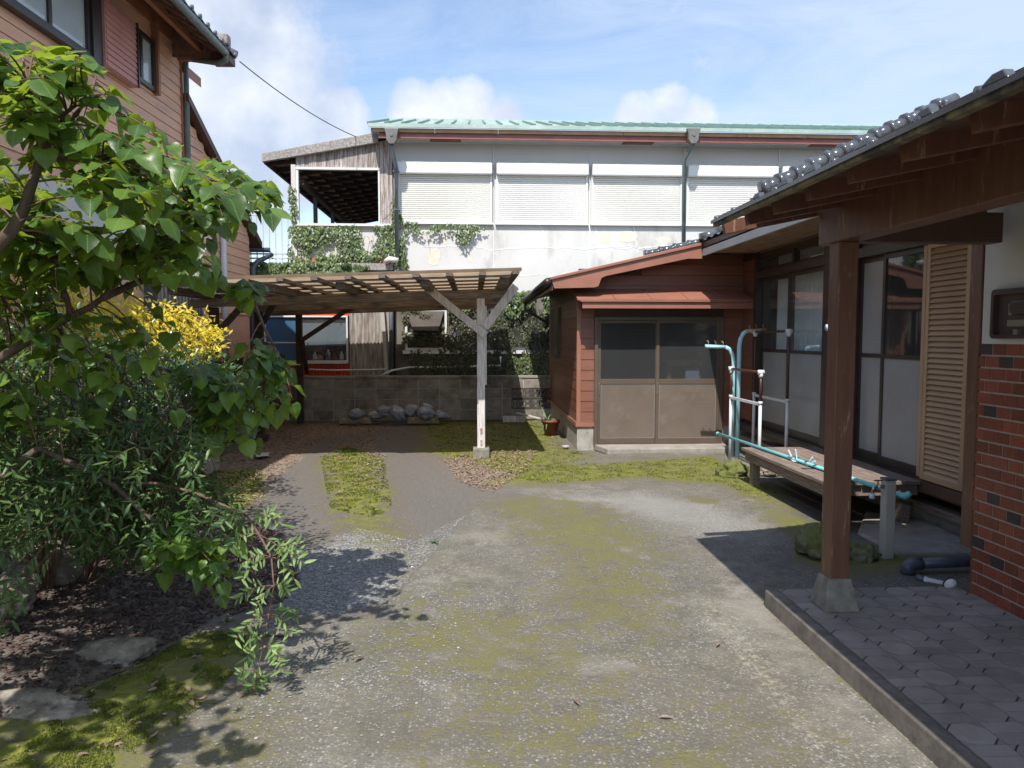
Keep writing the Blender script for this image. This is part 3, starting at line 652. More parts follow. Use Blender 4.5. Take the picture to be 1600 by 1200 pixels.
# recess modelled as framed windows standing proud
def win_frame(x0, x1, z0, z1, y, w=.05, d=.06, m='white_metal', parent=None, name='window_frame'):
    f = MB()
    f.box(x0, x1, y - d, y, z0, z0 + w).box(x0, x1, y - d, y, z1 - w, z1).box(x0, x0 + w, y - d + .002, y - .002, z0 + w, z1 - w).box(x1 - w, x1, y - d + .002, y - .002, z0 + w, z1 - w)
    return f.build(name, m, parent, bevel=.004)
xa, xb = bx(632), bx(698)
wf = win_frame(xa, xb, wz0, wz1, YB - .01, parent=bb)
MB().box(xa + .05, xb - .05, YB - .05, YB - .02, bz(522), bz(520)).build('transom', 'white_metal', wf)
MB().box(xa + .05, xb - .05, YB - .02, YB - .012, wz0 + .05, wz1 - .05).build('pane', 'pane_dark', wf)
MB().box(xa + .01, xb - .01, YB - .011, YB - .002, wz0 + .01, wz1 - .01).build('blind', 'interior_dark', wf)
xm = bx(641), bx(690)
zt, zb = bz(487), bz(519)
MB().prism([(xa + .06, YB - .07, zt), (xb - .06, YB - .07, zt), (xb - .17, YB - .28, zb + .03), (xa + .17, YB - .28, zb + .03)], (0, .012, .012)).build('awning_sash', 'interior_dark', wf, label='grey awning sash tilted open')
MB().box(xw0 - .05, xw1 + .1, YB - .09, YB - .001, wz0 - .075, wz0 - .005).build('window_ledge', 'white_metal', bb, bevel=.005)
for a, b in ((708, 770), (774, 838), (842, 905)):
    x0_, x1_ = bx(a), bx(b)
    wf2 = win_frame(x0_, x1_, wz0, wz1, YB - .01, m='dull_pipe', parent=bb)
    MB().box(x0_ + .05, x1_ - .05, YB - .02, YB - .004, wz0 + .05, wz1 - .05).build('pane', 'pane_dark', wf2)
    MB().box(x0_ + .01, x1_ - .01, YB - .004, YB - .001, wz0 + .01, wz1 - .01).build('blind', 'interior_dark', wf2)
# conduit along the lower wall
tag(MB().tube([P(590, 590, Y=YB - .3), P(612, 579, Y=YB - .2), P(640, 574, Y=YB - .12), P(700, 573.5, Y=YB - .1), P(782, 571, Y=YB - .1), P(782, 557, Y=YB - .1)], .022, 8).build('water_pipe', 'white_metal', smooth=True), 'thin grey pipe bent upwards across the ivy wall behind the block wall', 'pipe')
tag(MB().tube([P(476, 577, Y=YB - .28), P(520, 578.5, Y=YB - .3), P(560, 578, Y=YB - .3), P(602, 577, Y=YB - .28)], .016, 6).build('hose', 'white_metal', smooth=True), 'thin white hose stretched across the orange and rusty corrugated wall', 'hose')

# ================================================================== ANNEX with open veranda and weathered boards
ax0, ax1 = bx(458), XL - .02
an = thing('timber_annex', 'weathered board annex with a big open window hole and sloping roof beside the shuttered building', 'building', (ax0, YB, 0))
def bp(px, py, y=YB): return P(px, py, Y=y)
za, zw1, zw0 = bz(270), bz(269), bz(352)
# parapet below the opening
MB().box(ax0 + .03, ax1, YB, YB + .12, bz(412), zw0 - .03).build('parapet', 'plaster_white', an)
MB().box(ax0, ax1, YB - .03, YB + .10, bz(412), bz(405)).build('rail_beam', 'left_trim', an)
MB().box(bx(548), ax1, YB - .16, YB + .0, bz(424), bz(413.5)).build('ledge', 'granular_fascia', an)
MB().box(ax0, ax0 + .09, YB - .05, YB + .1, bz(415), bz(262)).build('corner_post', 'weathered_wood', an)
MB().box(ax0 + .09, ax0 + .14, YB - .04, YB + .04, zw0, zw1).build('window_post', 'white_metal', an)
MB().box(ax0 + .09, bx(596), YB - .05, YB + .04, zw1 - .0, zw1 + .045).build('window_head', 'white_metal', an)
MB().box(ax0 + .09, bx(612), YB - .08, YB + .06, zw0 - .05, zw0).build('window_sill', 'white_metal', an)
MB().box(bx(592.5), bx(595), YB - .04, YB + .04, zw0, zw1).build('window_post', 'white_metal', an)
# gable cladding strips between the window head and the sloping fascia
fl, fr = P(409, 243, Y=YB - .12), P(590, 211, Y=YB - .12)
def roof_z(x): return fl.z + (fr.z - fl.z) * (x - fl.x) / (fr.x - fl.x)
x = ax0 + .09
while x < ax1 - .02:
    w = rnd(.075, .12); x2 = min(x + w, ax1)
    lo_ = zw1 + .047 if x2 < bx(597) else zw0 + .0
    ys = YB - rnd(.0, .014)
    MB().prism([(x + .003, ys, lo_ + rnd(0, .01)), (x2 - .003, ys, lo_ + rnd(0, .01)), (x2 - .003, ys, roof_z(x2) - .1), (x + .003, ys, roof_z(x) - .1)], (0, .022, 0)).build('board', 'grey_cladding', an)
    x = x2
# fascia and roof
d = (fr - fl)
MB().prism([fl + Vector((0, 0, -.12)), fr + Vector((0, 0, -.14)), fr + Vector((0, 0, .06)), fl + Vector((0, 0, .04))], (0, .10, 0)).build('gable_fascia', 'granular_fascia', an, bevel=.006)
YA = 24.0
MB().prism([fl + Vector((.02, .1, -.02)), fr + Vector((.3, .1, .03)), fr + Vector((.3, YA - YB, .03)), fl + Vector((.02, YA - YB, -.02))], (0, 0, .05)).build('roof', 'granular_fascia', an)
MB().box(fl.x, fl.x + .06, YB, YA, fl.z - .13, fl.z - .03).build('eave_board', 'dark_wood', an)
for i in range(15):
    y = YB + .25 + i * .6
    MB().bar((fl.x + .05, y, roof_z(fl.x) - .085), (ax1, y, roof_z(ax1) - .085), .06, .10).build('rafter', 'dark_wood', an)
for i in range(9):
    xx = fl.x + .25 + i * .28
    MB().box(xx, xx + .2, YB + .1, YA, roof_z(xx) - .045 - .0, roof_z(xx) - .032).build('roof_board', 'soffit_wood', an)
MB().box(ax0 + .1, ax0 + .22, YB + .12, YA, bz(290), bz(282)).build('eave_beam', 'dark_wood', an)
for i, y in enumerate((16.6, 18.6, 20.6, 22.6)):
    MB().box(ax0 + .12, ax0 + .2, y, y + .08, zw0 - .5, bz(288)).build('veranda_post', 'dark_iron', an)
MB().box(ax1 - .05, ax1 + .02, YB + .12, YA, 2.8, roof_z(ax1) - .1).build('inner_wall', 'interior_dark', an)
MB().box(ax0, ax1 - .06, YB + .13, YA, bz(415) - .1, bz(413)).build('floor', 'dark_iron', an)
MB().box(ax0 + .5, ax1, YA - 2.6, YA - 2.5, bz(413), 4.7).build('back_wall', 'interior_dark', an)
# ---- lower volume left of the annex: corrugated walls, orange panel, windows
lw = thing('corrugated_workshop', 'low workshop wall of rusty and orange corrugated sheets with two wide windows under the carport', 'building', (bx(470), YB, 0))
xl0 = bx(376); ztop = bz(427)
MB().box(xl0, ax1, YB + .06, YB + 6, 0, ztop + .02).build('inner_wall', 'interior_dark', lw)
MB().box(xl0 - .1, bx(612), YB - .14, YB + .8, ztop + .022, bz(419)).build('parapet_cap', 'dark_iron', lw)
def corr(x0, x1, z0, z1, y, m, parent, name='corrugated_sheet', p=.072, a=.011, seg=6):
    m_ = MB(); n = max(2, int((x1 - x0) / p * seg)); vs = []; fs = []
    for i in range(n + 1):
        x = x0 + (x1 - x0) * i / n; yy = y - a * math.cos(2 * math.pi * (x - x0) / p)
        vs += [(x, yy, z0), (x, yy, z1)]
        if i: k = 2 * i; fs.append((k - 2, k, k + 1, k - 1))
    m_.add(vs, fs); return m_.build(name, m, parent, smooth=True)
YC = YB - .03
corr(bx(545), bx(612), 0, ztop, YC, 'pale_rust_iron', lw)
corr(xl0, bx(412), 0, ztop, YC, 'dark_iron', lw)
corr(bx(412), bx(444), bz(494), ztop, YC, 'dark_iron', lw)
corr(bx(444), bx(545), bz(494), ztop, YC - .004, 'orange_iron', lw)
corr(bx(412), bx(545), 0, bz(565), YC - .004, 'orange_iron', lw)
z0_, z1_ = bz(565), bz(494)
wf = win_frame(bx(412), bx(543), z0_, z1_, YB - .03, .032, .08, parent=lw)
MB().box(bx(463), bx(466), YB - .1, YB - .04, z0_ + .05, z1_ - .05).build('mullion', 'white_metal', wf)
MB().box(bx(414), bx(542), YB - .13, YB - .05, z0_ - .03, z0_ + .035).build('window_sill', 'white_metal', wf)
MB().box(bx(414), bx(463), YB - .06, YB - .05, z0_ + .05, z1_ - .05).build('blue_pane', 'blue_blind', wf, label='blue covered window pane')
MB().box(bx(414), bx(463), YB - .075, YB - .062, bz(536), bz(534)).build('glazing_bar', 'white_metal', wf)
MB().box(bx(466), bx(541), YB - .075, YB - .07, z0_ + .05, z1_ - .05).build('pane', 'window_glass', wf)
MB().box(bx(466), bx(541), YB - .03, YB + .0, bz(540), z1_ - .03).build('patterned_curtain', 'pattern_curtain', wf)
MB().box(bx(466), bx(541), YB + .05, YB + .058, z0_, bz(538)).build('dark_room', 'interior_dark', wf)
for i, (px, h, w, mm) in enumerate(((490, .16, .04, 'white_metal'), (498, .10, .06, 'yellow_box'), (511, .2, .05, 'metal_chrome'), (520, .12, .05, 'terracotta'), (532, .16, .04, 'white_metal'))):
    b = MB(); b.lathe([(0, 0), (w, 0), (w, h * .6), (w * .4, h * .8), (w * .4, h), (0, h)], (bx(px), YB - .045 + .0, z0_ + .052), 10)
    b.v = [Vector((v.x, YB - .045 + (v.y - YB + .045) * .25, v.z)) for v in b.v]
    tag(b.build('bottle', mm, smooth=True), ['white bottle at the left end of the row inside the patterned workshop window', 'pale yellow tub second in the row inside the patterned workshop window', 'tall grey bottle in the middle of the row inside the patterned workshop window', 'reddish jar right of the tall bottle inside the patterned workshop window', 'white bottle nearest the right frame inside the patterned workshop window'][i], 'bottle', 'bottles on the workshop window sill')
tag(MB().bar(P(597, 478, Y=YB - .14), P(605, 590, Y=YB - .2), .07, .05, (0, 1, 0)).build('leaning_pole', 'faucet_post'), 'pale pole leaning on the rusty corrugated wall beside the downpipe', 'pole')
tag(MB().tube([P(611, 430, Y=YB - .16), P(611.5, 600, Y=YB - .16)], .045, 10).build('drain_pipe', 'dull_pipe', smooth=True), 'dark grey drain pipe between rusty corrugated wall and ivy', 'pipe')
tag(MB().tube([P(401, 480, Y=YB - .1), P(401, 600, Y=YB - .1)], .05, 10).build('vent_pipe', 'rail_metal', smooth=True), 'pale blue pipe on the wall left of the blue window', 'pipe')
# rail on the roof terrace
rl = thing('terrace_railing', 'pale metal balcony railing with thin bars between the brown house and the annex', 'railing', (bx(380), YB + .1, bz(408)))
ra, rb = bx(360), bx(460)
for py in (338, 398, 405): MB().box(ra, rb, YB + .08, YB + .12, bz(py) - .015, bz(py) + .015).build('rail', 'rail_metal', rl)
n = int((rb - ra) / .125)
for i in range(n + 1):
    xx = ra + i * .125; MB().box(xx - .008, xx + .008, YB + .09, YB + .11, bz(412), bz(338) - .015).build('baluster', 'rail_metal', rl)
for px in (385, 456): MB().box(bx(px) - .03, bx(px) + .03, YB + .07, YB + .13, bz(414), bz(335)).build('post', 'rail_metal', rl)

# ================================================================== BLOCK WALLS
def block_mesh(w, h, d, seed):
    m_ = MB(); bev = .006
    m_.box(-w / 2 + .0, w / 2, -d / 2, d / 2, -h / 2, h / 2); return m_.mesh('block')
BLK = [block_mesh(.382 + random.uniform(-.004, .004), .183, .12, i) for i in range(4)]
for b in BLK: b.materials.append(MATS['block_concrete'])
HALF = block_mesh(.19, .19, .12, 9); HALF.materials.append(MATS['block_concrete'])
YW = 14.1
bw = thing('block_wall', 'low stained grey concrete block wall behind the carport with openwork blocks at its right end', 'wall', (0, YW, 0))
bwx0, bwx1 = -3.45, 1.52
MB().box(bwx0, bwx1 - .78, YW - .048, YW + .05, 0, .83).build('mortar', 'mortar', bw)
MB().box(bwx0 - .05, bwx1, YW - .075, YW + .075, .8, .845).build('coping', 'block_concrete', bw, bevel=.006)
def place(me, name, loc, par, rz=0, **k):
    return link(name, me, par, 0, Matrix.Translation(loc) @ Matrix.Rotation(rz, 4, 'Z'), **k)
ow_x0 = bwx1 - .8
for r in range(4):
    x = bwx0 + (0 if True else .2); z = .1 + r * .2
    while x < bwx1 - .05:
        if r in (1, 2) and x > ow_x0 - .1: break
        o = place(random.choice(BLK), 'block', (x + .2, YW + rnd(-.003, .003), z), bw); x += .4
MB().box(ow_x0 - .01, bwx1, YW - .048, YW + .05, 0, .2).build('mortar', 'mortar', bw)
MB().box(ow_x0 - .01, bwx1, YW - .048, YW + .05, .6, .83).build('mortar', 'mortar', bw)
# openwork blocks
def openwork():
    m_ = MB(); w, h, d = .39, .19, .12; t_ = .022
    m_.box(-w / 2, w / 2, -d / 2, d / 2, -h / 2, -h / 2 + t_).box(-w / 2, w / 2, -d / 2, d / 2, h / 2 - t_, h / 2)
    m_.box(-w / 2, -w / 2 + .02, -d / 2, d / 2, -h / 2 + t_, h / 2 - t_).box(w / 2 - .02, w / 2, -d / 2, d / 2, -h / 2 + t_, h / 2 - t_)
    for cx in (-.12, -.0, .12):
        for s in (-1, 1):
            m_.prism([(cx + s * .058, -d / 2, -.073), (cx + s * .05, -d / 2, -.073), (cx + s * .012, -d / 2, 0), (cx + s * .05, -d / 2, .073), (cx + s * .058, -d / 2, .073), (cx + s * .034, -d / 2, 0)], (0, d, 0))
        m_.box(cx - .02, cx + .02, -d / 2 + .01, d / 2 - .01, -.012, .012)
    me = m_.mesh('openwork_block'); me.materials.append(MATS['dark_block']); return me
OW = openwork()
for r in (1, 2):
    for i in range(2): place(OW, 'openwork_block', (ow_x0 + .2 + i * .4, YW, .1 + r * .2), bw)
# left boundary wall
XW = -3.4
lb = thing('boundary_wall', 'dark stained concrete block wall running along the left edge of the yard behind the shrubs', 'wall', (XW, 9, 0))
MB().box(XW - .06, XW + .045, -.5, 9.25, 0, 1.02).build('mortar', 'mortar', lb)
for r in range(5):
    y = -.4
    while y < 9.2:
        place(random.choice(BLK), 'block', (XW, y + .2, .13 + r * .2), lb, R(90)); y += .4
MB().box(XW - .075, XW + .075, -.5, 9.25, 1.03, 1.07).build('coping', 'block_concrete', lb)
tag(MB().box(XW - .1, XW + .12, 9.27, 9.4, 0, 1.1).build('end_post', 'deck_wood', bevel=.006), 'short pale timber post closing the end of the left block wall', 'post')
# planter kerb in front of it
kb = thing('garden_kerb', 'mossy concrete garden kerb stretching beneath the shrub at the left', 'kerb', (-3.07, 8.5, 0))
MB().box(-3.17, -3.05, 4.5, 8.95, 0, .17).build('long_side', 'slab_concrete', kb, bevel=.012)
MB().box(-3.33, -3.17, 8.83, 8.95, 0, .17).build('end_piece', 'slab_concrete', kb, bevel=.012)
# dark sheet fence behind the carport's left side
fn = thing('dark_board_fence', 'dark board fence along the left side of the carport', 'fence', (-3.55, 12, 0))
y = 9.5
while y < 14.2:
    MB().box(-3.62, -3.6 + rnd(0, .012), y, y + .15, .02, 1.25 + rnd(-.02, .02)).build('board', 'dark_wood', fn); y += .16
# ================================================================== CARPORT
cp = thing('carport', 'weathered timber carport with translucent corrugated roof and braced posts', 'carport', (-1.5, 11.5, 0))
XA, XB = -3.72, P(815, 420, Y=8.7).x
YF, YK = 8.7, 14.6
ZR = P(815, 421, Y=YF).z; ZLo = P(345, 435, Y=YF).z; xL = P(345, 435, Y=YF).x
SL = (ZR - ZLo) / (XB - xL)
def rz(x): return ZR + SL * (x - XB)         # roof underside level across the carport
fall = .0
# corrugated sheet: waves run along X
m_ = MB(); p = .13; seg = 6; n = int((YK - YF) / p * seg); vs = []; fs = []
for i in range(n + 1):
    y = YF + (YK - YF) * i / n; dz = .013 * math.cos(2 * math.pi * (y - YF) / p)
    vs += [(XA, y, rz(XA) + dz), (XB, y, rz(XB) + dz)]
    if i: k = 2 * i; fs.append((k - 2, k - 1, k + 1, k))
m_.add(vs, fs); m_.build('corrugated_roof', 'poly_sheet', cp, smooth=True)
MB().bar((XA, YF - .012, rz(XA) + .004), (XB, YF - .012, rz(XB) + .004), .02, .035).build('edge_strip', 'poly_sheet', cp)
# battens running front to back, dark ends under the sheet
k = 0
x = P(806, 430, Y=YF).x
while x > XA + .1:
    MB().box(x - .04, x + .04, YF - .03, YK - .1, rz(x) - .053, rz(x) - .016).build('batten', 'weathered_rafter', cp); x -= .39
# purlins along X
y = YF + .02
while y < YK - .1:
    MB().bar((XA + .1, y + .03, rz(XA + .1) - .053 - .012), (XB - .12, y + .03, rz(XB - .12) - .053 - .012), .05, .022).build('purlin', 'weathered_beam', cp); y += .62
# main beams front to back
tB = .075
for px in (423, 532, 664, 788):
    x = P(px, 446, Y=YF + .12).x
    MB().box(x - .055, x + .055, YF + .10, YK - .15, rz(x) - tB - .085, rz(x) - tB).build('cross_beam', 'weathered_rafter', cp, bevel=.005)
xq = P(270, 440, Y=YF + .12).x; MB().box(xq - .055, xq + .055, YF + .10, YK - .15, rz(xq) - tB - .085, rz(xq) - tB).build('cross_beam', 'weathered_rafter', cp, bevel=.005)
base = P(752, 712, z=0); PX, PY = base.x, base.y + .06
# long beams along X
PYs = (PY, 11.9, 13.72)
for y in PYs:
    a = Vector((XA + .05, y, rz(XA + .05) - tB - .14)); b = Vector((XB - .02, y, rz(XB - .02) - tB - .14))
    MB().bar(a, b, .10, .105).build('main_beam', 'weathered_beam', cp, bevel=.005)
def zb_(x): return rz(x) - tB - .193
# posts
pp = MB(); pp.box(PX - .052, PX + .052, PY - .052, PY + .052, .10, zb_(PX)).box(PX + .053, PX + .075, PY - .05, PY + .05, .95, zb_(PX) - .1)
post = pp.build('post', 'weathered_wood', cp, bevel=.005, label='front right post on its own concrete pad')
for zz in (.14, .30): MB().box(PX - .012, PX + .016, PY - .062, PY - .0525, zz, zz + .07).build('rusty_bolt', 'rusty', post)
fp = MB(); fp.prism([(PX - .11, PY - .11, -.05), (PX + .11, PY - .11, -.05), (PX + .11, PY + .11, -.05), (PX - .11, PY + .11, -.05)], (0, 0, .15))
fp.build('footing', 'base_concrete', cp, bevel=.012)
for x, y in ((-3.42, 9.95), (-3.40, 11.9), (P(469, 600, Y=13.72).x, 13.72), (.14, 13.72)):
    MB().box(x - .052, x + .052, y - .052, y + .052, 0, zb_(x)).build('post', 'dark_wood', cp)
# braces
def brace(a, b, w=.10, h=.05, m='weathered_wood'): MB().bar(a, b, w, h, (0, 1, 0)).build('brace', m, cp, bevel=.004)
yb = PY - .08
brace(P(668, 450, Y=yb), P(759, 524, Y=yb)); 
brace(P(806, 447, Y=yb + .03), P(757, 512, Y=yb + .03), .11, .05)
for (a, b, y) in (((430, 470), (398, 528), 11.84), ((552, 478), (474, 530), 13.62), ((340, 520), (395, 460), 9.9)):
    brace(P(*a, Y=y), P(*b, Y=y), .08, .05, 'dark_wood')
brace(P(472, 530, Y=13.5), P(480, 584, Y=13.9), .07, .05, 'dark_wood')

# ================================================================== SHED (red clad outbuilding)
SX, SY = P(907, 706, z=.0).x, P(907, 700, z=.0).y
SXR, SYB = 4.6, 14.3
SZF = P(907, 663, X=SX, ).z if False else P(907, 663, Y=SY).z      # top of the foundation
sh = thing('red_shed', 'reddish brown clad outbuilding with double sliding door and lean-to roof', 'shed', (SX, SY, 0))
ZW = 2.55
# foundation
DX0, DX1 = P(928, 600, Y=SY).x, P(1128, 600, Y=SY).x
HWX = P(1157, 660, Y=SY).x          # where the main house wall plane meets the shed
MB().box(SX, DX0 - .0, SY, SY + .12, -.05, SZF).box(SX, SX + .12, SY + .12, SYB, -.05, SZF).build('foundation', 'foundation', sh, bevel=.008)
MB().box(DX1, HWX + .3, SY, SY + .12, -.05, SZF).build('foundation', 'foundation', sh, bevel=.008)
DZ0, DZ1 = P(928, 697, Y=SY).z, P(928, 495, Y=SY).z
MB().box(DX0, DX1, SY - .02, SY + .14, -.05, DZ0 - .001).build('threshold', 'slab_concrete', sh)
# walls behind the boards
core = MB(); core.box(SX + .02, DX0, SY + .025, SY + .1, SZF, ZW).box(DX1, HWX + .3, SY + .025, SY + .1, SZF, ZW).box(DX0, DX1, SY + .025, SY + .1, DZ1, ZW)
core.box(SX + .02, SX + .1, SY + .1, SYB, SZF, ZW - .12); core.build('inner_wall', 'dark_brown', sh)
tr_z = SZF
MB().box(SX - .025, DX0, SY - .03, SY + .02, tr_z - .03, tr_z + .03).box(SX - .025, SX + .02, SY + .02, SYB, tr_z - .03, tr_z + .03).build('base_trim', 'red_trim', sh)
MB().box(DX1, HWX, SY - .02, SY + .02, tr_z - .03, tr_z + .03).build('base_trim', 'red_trim', sh)
MB().box(SX - .012, SX + .045, SY - .014, SY + .02, tr_z + .031, 2.36).build('corner_trim', 'red_trim', sh)
z = tr_z + .033; bh = .149
# verge fascia geometry
YV = SY - .42
f = [P(862, 437, Y=YV), P(1097, 383, Y=YV), P(1097, 404, Y=YV), P(1075, 404, Y=YV), P(947, 431, Y=YV), P(940, 434, Y=YV), P(935, 447, Y=YV), P(929, 449, Y=YV), P(866, 450.5, Y=YV)]
vl, vr = f[0], f[1]; RS = (vr.z - vl.z) / (vr.x - vl.x)
def srz(x): return vl.z + RS * (x - vl.x)
while z < 2.95:
    z1 = z + bh - .004
    if z < 2.36: MB().prism([(SX + .0, SY + .02, z), (SX + .004, SY + .02, z1), (SX + .02, SY + .02, z1), (SX + .02, SY + .02, z)], (0, SYB - SY, 0)).build('siding_board', 'red_siding', sh)
    def fb(x0, x1):
        zz = min(z1, srz(x0) - .05)
        if zz > z + .02: MB().prism([(x0, SY - .006, z), (x0, SY + .001, z1), (x0, SY + .024, z1), (x0, SY + .024, z)], (x1 - x0, 0, 0)).build('siding_board', 'red_siding', sh)
    if z < DZ1: fb(SX + .046, DX0 - .001); fb(DX1 + .001, HWX)
    else: fb(SX + .046 if z < 2.36 else vl.x + (z1 + .06 - vl.z) / RS, HWX)
    z += bh
MB().prism(f, (0, .03, 0)).build('verge_board', 'red_trim', sh)
MB().prism([(vl.x + .45, SY + .026, ZW - .2), (HWX + .3, SY + .026, ZW - .2), (HWX + .3, SY + .026, srz(HWX + .3) - .02), (vl.x + .45, SY + .026, srz(vl.x + .45) - .02)], (0, .05, 0)).build('gable_wall', 'red_siding', sh)
MB().prism([vl + Vector((-.02, -.03, -.005)), vr + Vector((0, -.03, -.005)), vr + Vector((0, -.03, .035)), vl + Vector((-.02, -.03, .035))], (0, .08, 0)).build('verge_cap', 'red_trim', sh, bevel=.005)
# roof slab, soffit and rounded verge tiles
MB().prism([(vl.x + .02, YV + .03, vl.z - .07), (HWX + .6, YV + .03, srz(HWX + .6) - .07), (HWX + .6, YV + .03, srz(HWX + .6)), (vl.x + .02, YV + .03, vl.z)], (0, SYB + .25 - YV, 0)).build('roof_deck', 'dark_brown', sh)
m_ = MB(); vs = []; fs = []; n = 130; y0, y1 = YV + .05, SYB + .25
for i in range(n + 1):
    y = y0 + (y1 - y0) * i / n; dz = .02 * abs(math.sin(math.pi * (y - y0) / .25))
    vs += [(vl.x - .03, y, vl.z + .02 + dz), (HWX + .6, y, srz(HWX + .6) + .02 + dz)]
    if i: k = 2 * i; fs.append((k - 2, k - 1, k + 1, k))
m_.add(vs, fs).build('roof_tiles', 'grey_tile', sh)
x = P(1010, 395, Y=YV + .06).x
while x < P(1125, 360, Y=YV).x:
    MB().tube([(x, YV + .12, srz(x) + .05), (x + .22, YV + .12, srz(x + .22) + .05)], [.06, .05], 10).build('verge_tile', 'black_tile', sh, smooth=True)
    MB().tube([(x - .012, YV + .12, srz(x) + .05), (x + .02, YV + .12, srz(x) + .055)], [.07, .07], 10).build('verge_tile_lip', 'black_tile', sh, smooth=True); x += .20
# eave gutter of the shed along its left side
g0, g1 = P(866, 443, X=vl.x - .05), (vl.x - .05, SYB + .2, P(866, 443, X=vl.x - .05).z - .02)
m_ = MB(); m_.tube([(vl.x - .055, YV - .02, vl.z - .03), (vl.x - .055, SYB + .2, vl.z - .06)], .055, 12); m_.build('eave_gutter', 'bronze_frame', sh, smooth=True)
MB().box(vl.x - .01, vl.x + .02, YV + .03, SYB + .2, vl.z - .14, vl.z - .03).build('eave_board', 'dark_brown', sh)
dp = MB(); dp.tube([(vl.x - .05, SYB + .1, vl.z - .08), (vl.x - .05, SYB + .08, vl.z - .25), (vl.x + .35, SYB - .2, vl.z - .5), (SX - .05, SYB - .2, vl.z - .6)], .03, 8); dp.build('gutter_pipe', 'bronze_frame', sh, smooth=True)
# canopy above the door
cx0, cx1 = P(904, 470, Y=SY - .38).x, HWX - .002
zb0, zb1 = P(1000, 482, Y=SY - .38).z, P(1000, 472, Y=SY - .38).z
ztp = P(1000, 452, Y=SY - .01).z; zfr = P(1000, 469.5, Y=SY - .42).z
MB().box(cx0 + .05, cx1, SY - .40, SY - .36, zb0, zb1).build('canopy_fascia', 'red_trim', sh, bevel=.003)
MB().box(cx0 + .02, cx1, SY - .43, SY - .36, zb1 + .001, zfr - .002).build('canopy_edge', 'red_trim', sh, bevel=.004)
cr = MB(); cr.prism([(cx0 - .02, SY - .43, zfr), (cx0 + .02 - .06, SY - .012, ztp - .02), (cx0 + .02 - .06, SY - .012, ztp), (cx0 - .02, SY - .43, zfr + .018)], (cx1 - cx0, 0, 0)); cr.build('canopy_roof', 'red_trim', sh)
for i in range(1, 5):
    xx = cx0 + i * .5; MB().bar((xx, SY - .43, zfr + .024), (xx - .04, SY - .012, ztp + .006), .008, .008).build('canopy_seam', 'red_trim', sh)
MB().box(cx0 + .06, cx1, SY - .36, SY - .012, zb0 + .01, zb0 + .02).build('canopy_soffit', 'dark_brown', sh)
# sliding doors
fr = MB(); W_ = .05
fr.box(DX0, DX0 + W_, SY - .05, SY + .02, DZ0, DZ1).box(DX1 - W_, DX1, SY - .05, SY + .02, DZ0, DZ1).box(DX0 + W_, DX1 - W_, SY - .05, SY + .02, DZ1 - .05, DZ1).box(DX0 + W_, DX1 - W_, SY - .05, SY + .02, DZ0, DZ0 + .03)
fr.build('door_frame', 'door_bronze', sh, bevel=.003)
xm = P(1026, 600, Y=SY).x; zr0, zr1 = P(1000, 600, Y=SY).z, P(1000, 592, Y=SY).z
def sdoor(x0, x1, y):
    d_ = MB(); w = .045
    d_.box(x0, x0 + w, y, y + .03, DZ0 + .031, DZ1 - .051).box(x1 - w, x1, y, y + .03, DZ0 + .031, DZ1 - .051)
    d_.box(x0 + w, x1 - w, y + .001, y + .029, DZ0 + .031, DZ0 + .11).box(x0 + w, x1 - w, y + .001, y + .029, DZ1 - .09, DZ1 - .051).box(x0 + w, x1 - w, y + .001, y + .029, zr0, zr1)
    o = d_.build('sliding_door', 'door_bronze', sh, bevel=.003)
    MB().box(x0 + w, x1 - w, y + .010, y + .022, DZ0 + .11, zr0).build('door_panel', 'door_panel', o)
    MB().box(x0 + w + .004, x1 - w - .004, y + .007, y + .0095, DZ0 + .114, DZ0 + .118).box(x0 + w + .004, x1 - w - .004, y + .007, y + .0095, zr0 - .008, zr0 - .004).box(x0 + w + .004, x0 + w + .008, y + .007, y + .0095, DZ0 + .118, zr0 - .008).box(x1 - w - .008, x1 - w - .004, y + .007, y + .0095, DZ0 + .118, zr0 - .008).build('panel_bead', 'frosted', o)
    MB().box(x0 + w, x1 - w, y + .012, y + .016, zr1, DZ1 - .09).build('door_glass', 'shed_glass', o)
    MB().box(x0 + .012, x0 + .03, y - .008, y + .0, zr0 - .16, zr0 + .02).build('door_handle', 'metal_chrome', o, bevel=.003)
sdoor(DX0 + W_ + .001, xm + .02, SY - .012); sdoor(xm - .02, DX1 - W_ - .001, SY - .044)
# inside the shed
MB().box(SX + .1, HWX + .3, SY + 1.6, SY + 1.7, 0, 2.4).box(SX + .1, SX + .12, SY + .11, SY + 1.6, 0, 2.4).build('interior_wall', 'interior_room', sh)
MB().box(SX + .1, HWX + .3, SY + .1, SY + 1.6, .02, .06).build('floor', 'interior_dark', sh)
tb = thing('storage_shelf', 'blurry white and yellow storage shelf behind the right shed door pane', 'shelf', (3.1, SY + .4, .06))
MB().box(2.82, 3.36, SY + .25, SY + .55, 1.16, 1.24).build('yellow_top', 'yellow_box', tb)
MB().box(2.84, 2.90, SY + .27, SY + .33, .06, 1.16).box(3.28, 3.34, SY + .27, SY + .33, .06, 1.16).build('leg', 'yellow_box', tb)
MB().box(3.10, 3.30, SY + .22, SY + .4, .3, 1.12).build('white_bin', 'plaster_white', tb)
# narrow window in the left wall
wy0, wy1 = P(876, 520, X=SX).y, P(863, 520, X=SX).y; wz0_, wz1_ = P(870, 558, X=SX).z, P(870, 482, X=SX).z
MB().box(SX - .03, SX + .005, wy0, wy1, wz0_, wz1_).build('window_frame', 'dark_brown', sh)
MB().box(SX - .045, SX - .031, wy0 + .05, (wy0 + wy1) / 2, wz0_ + .03, wz1_ - .03).build('window_shutter', 'bronze_frame', sh)
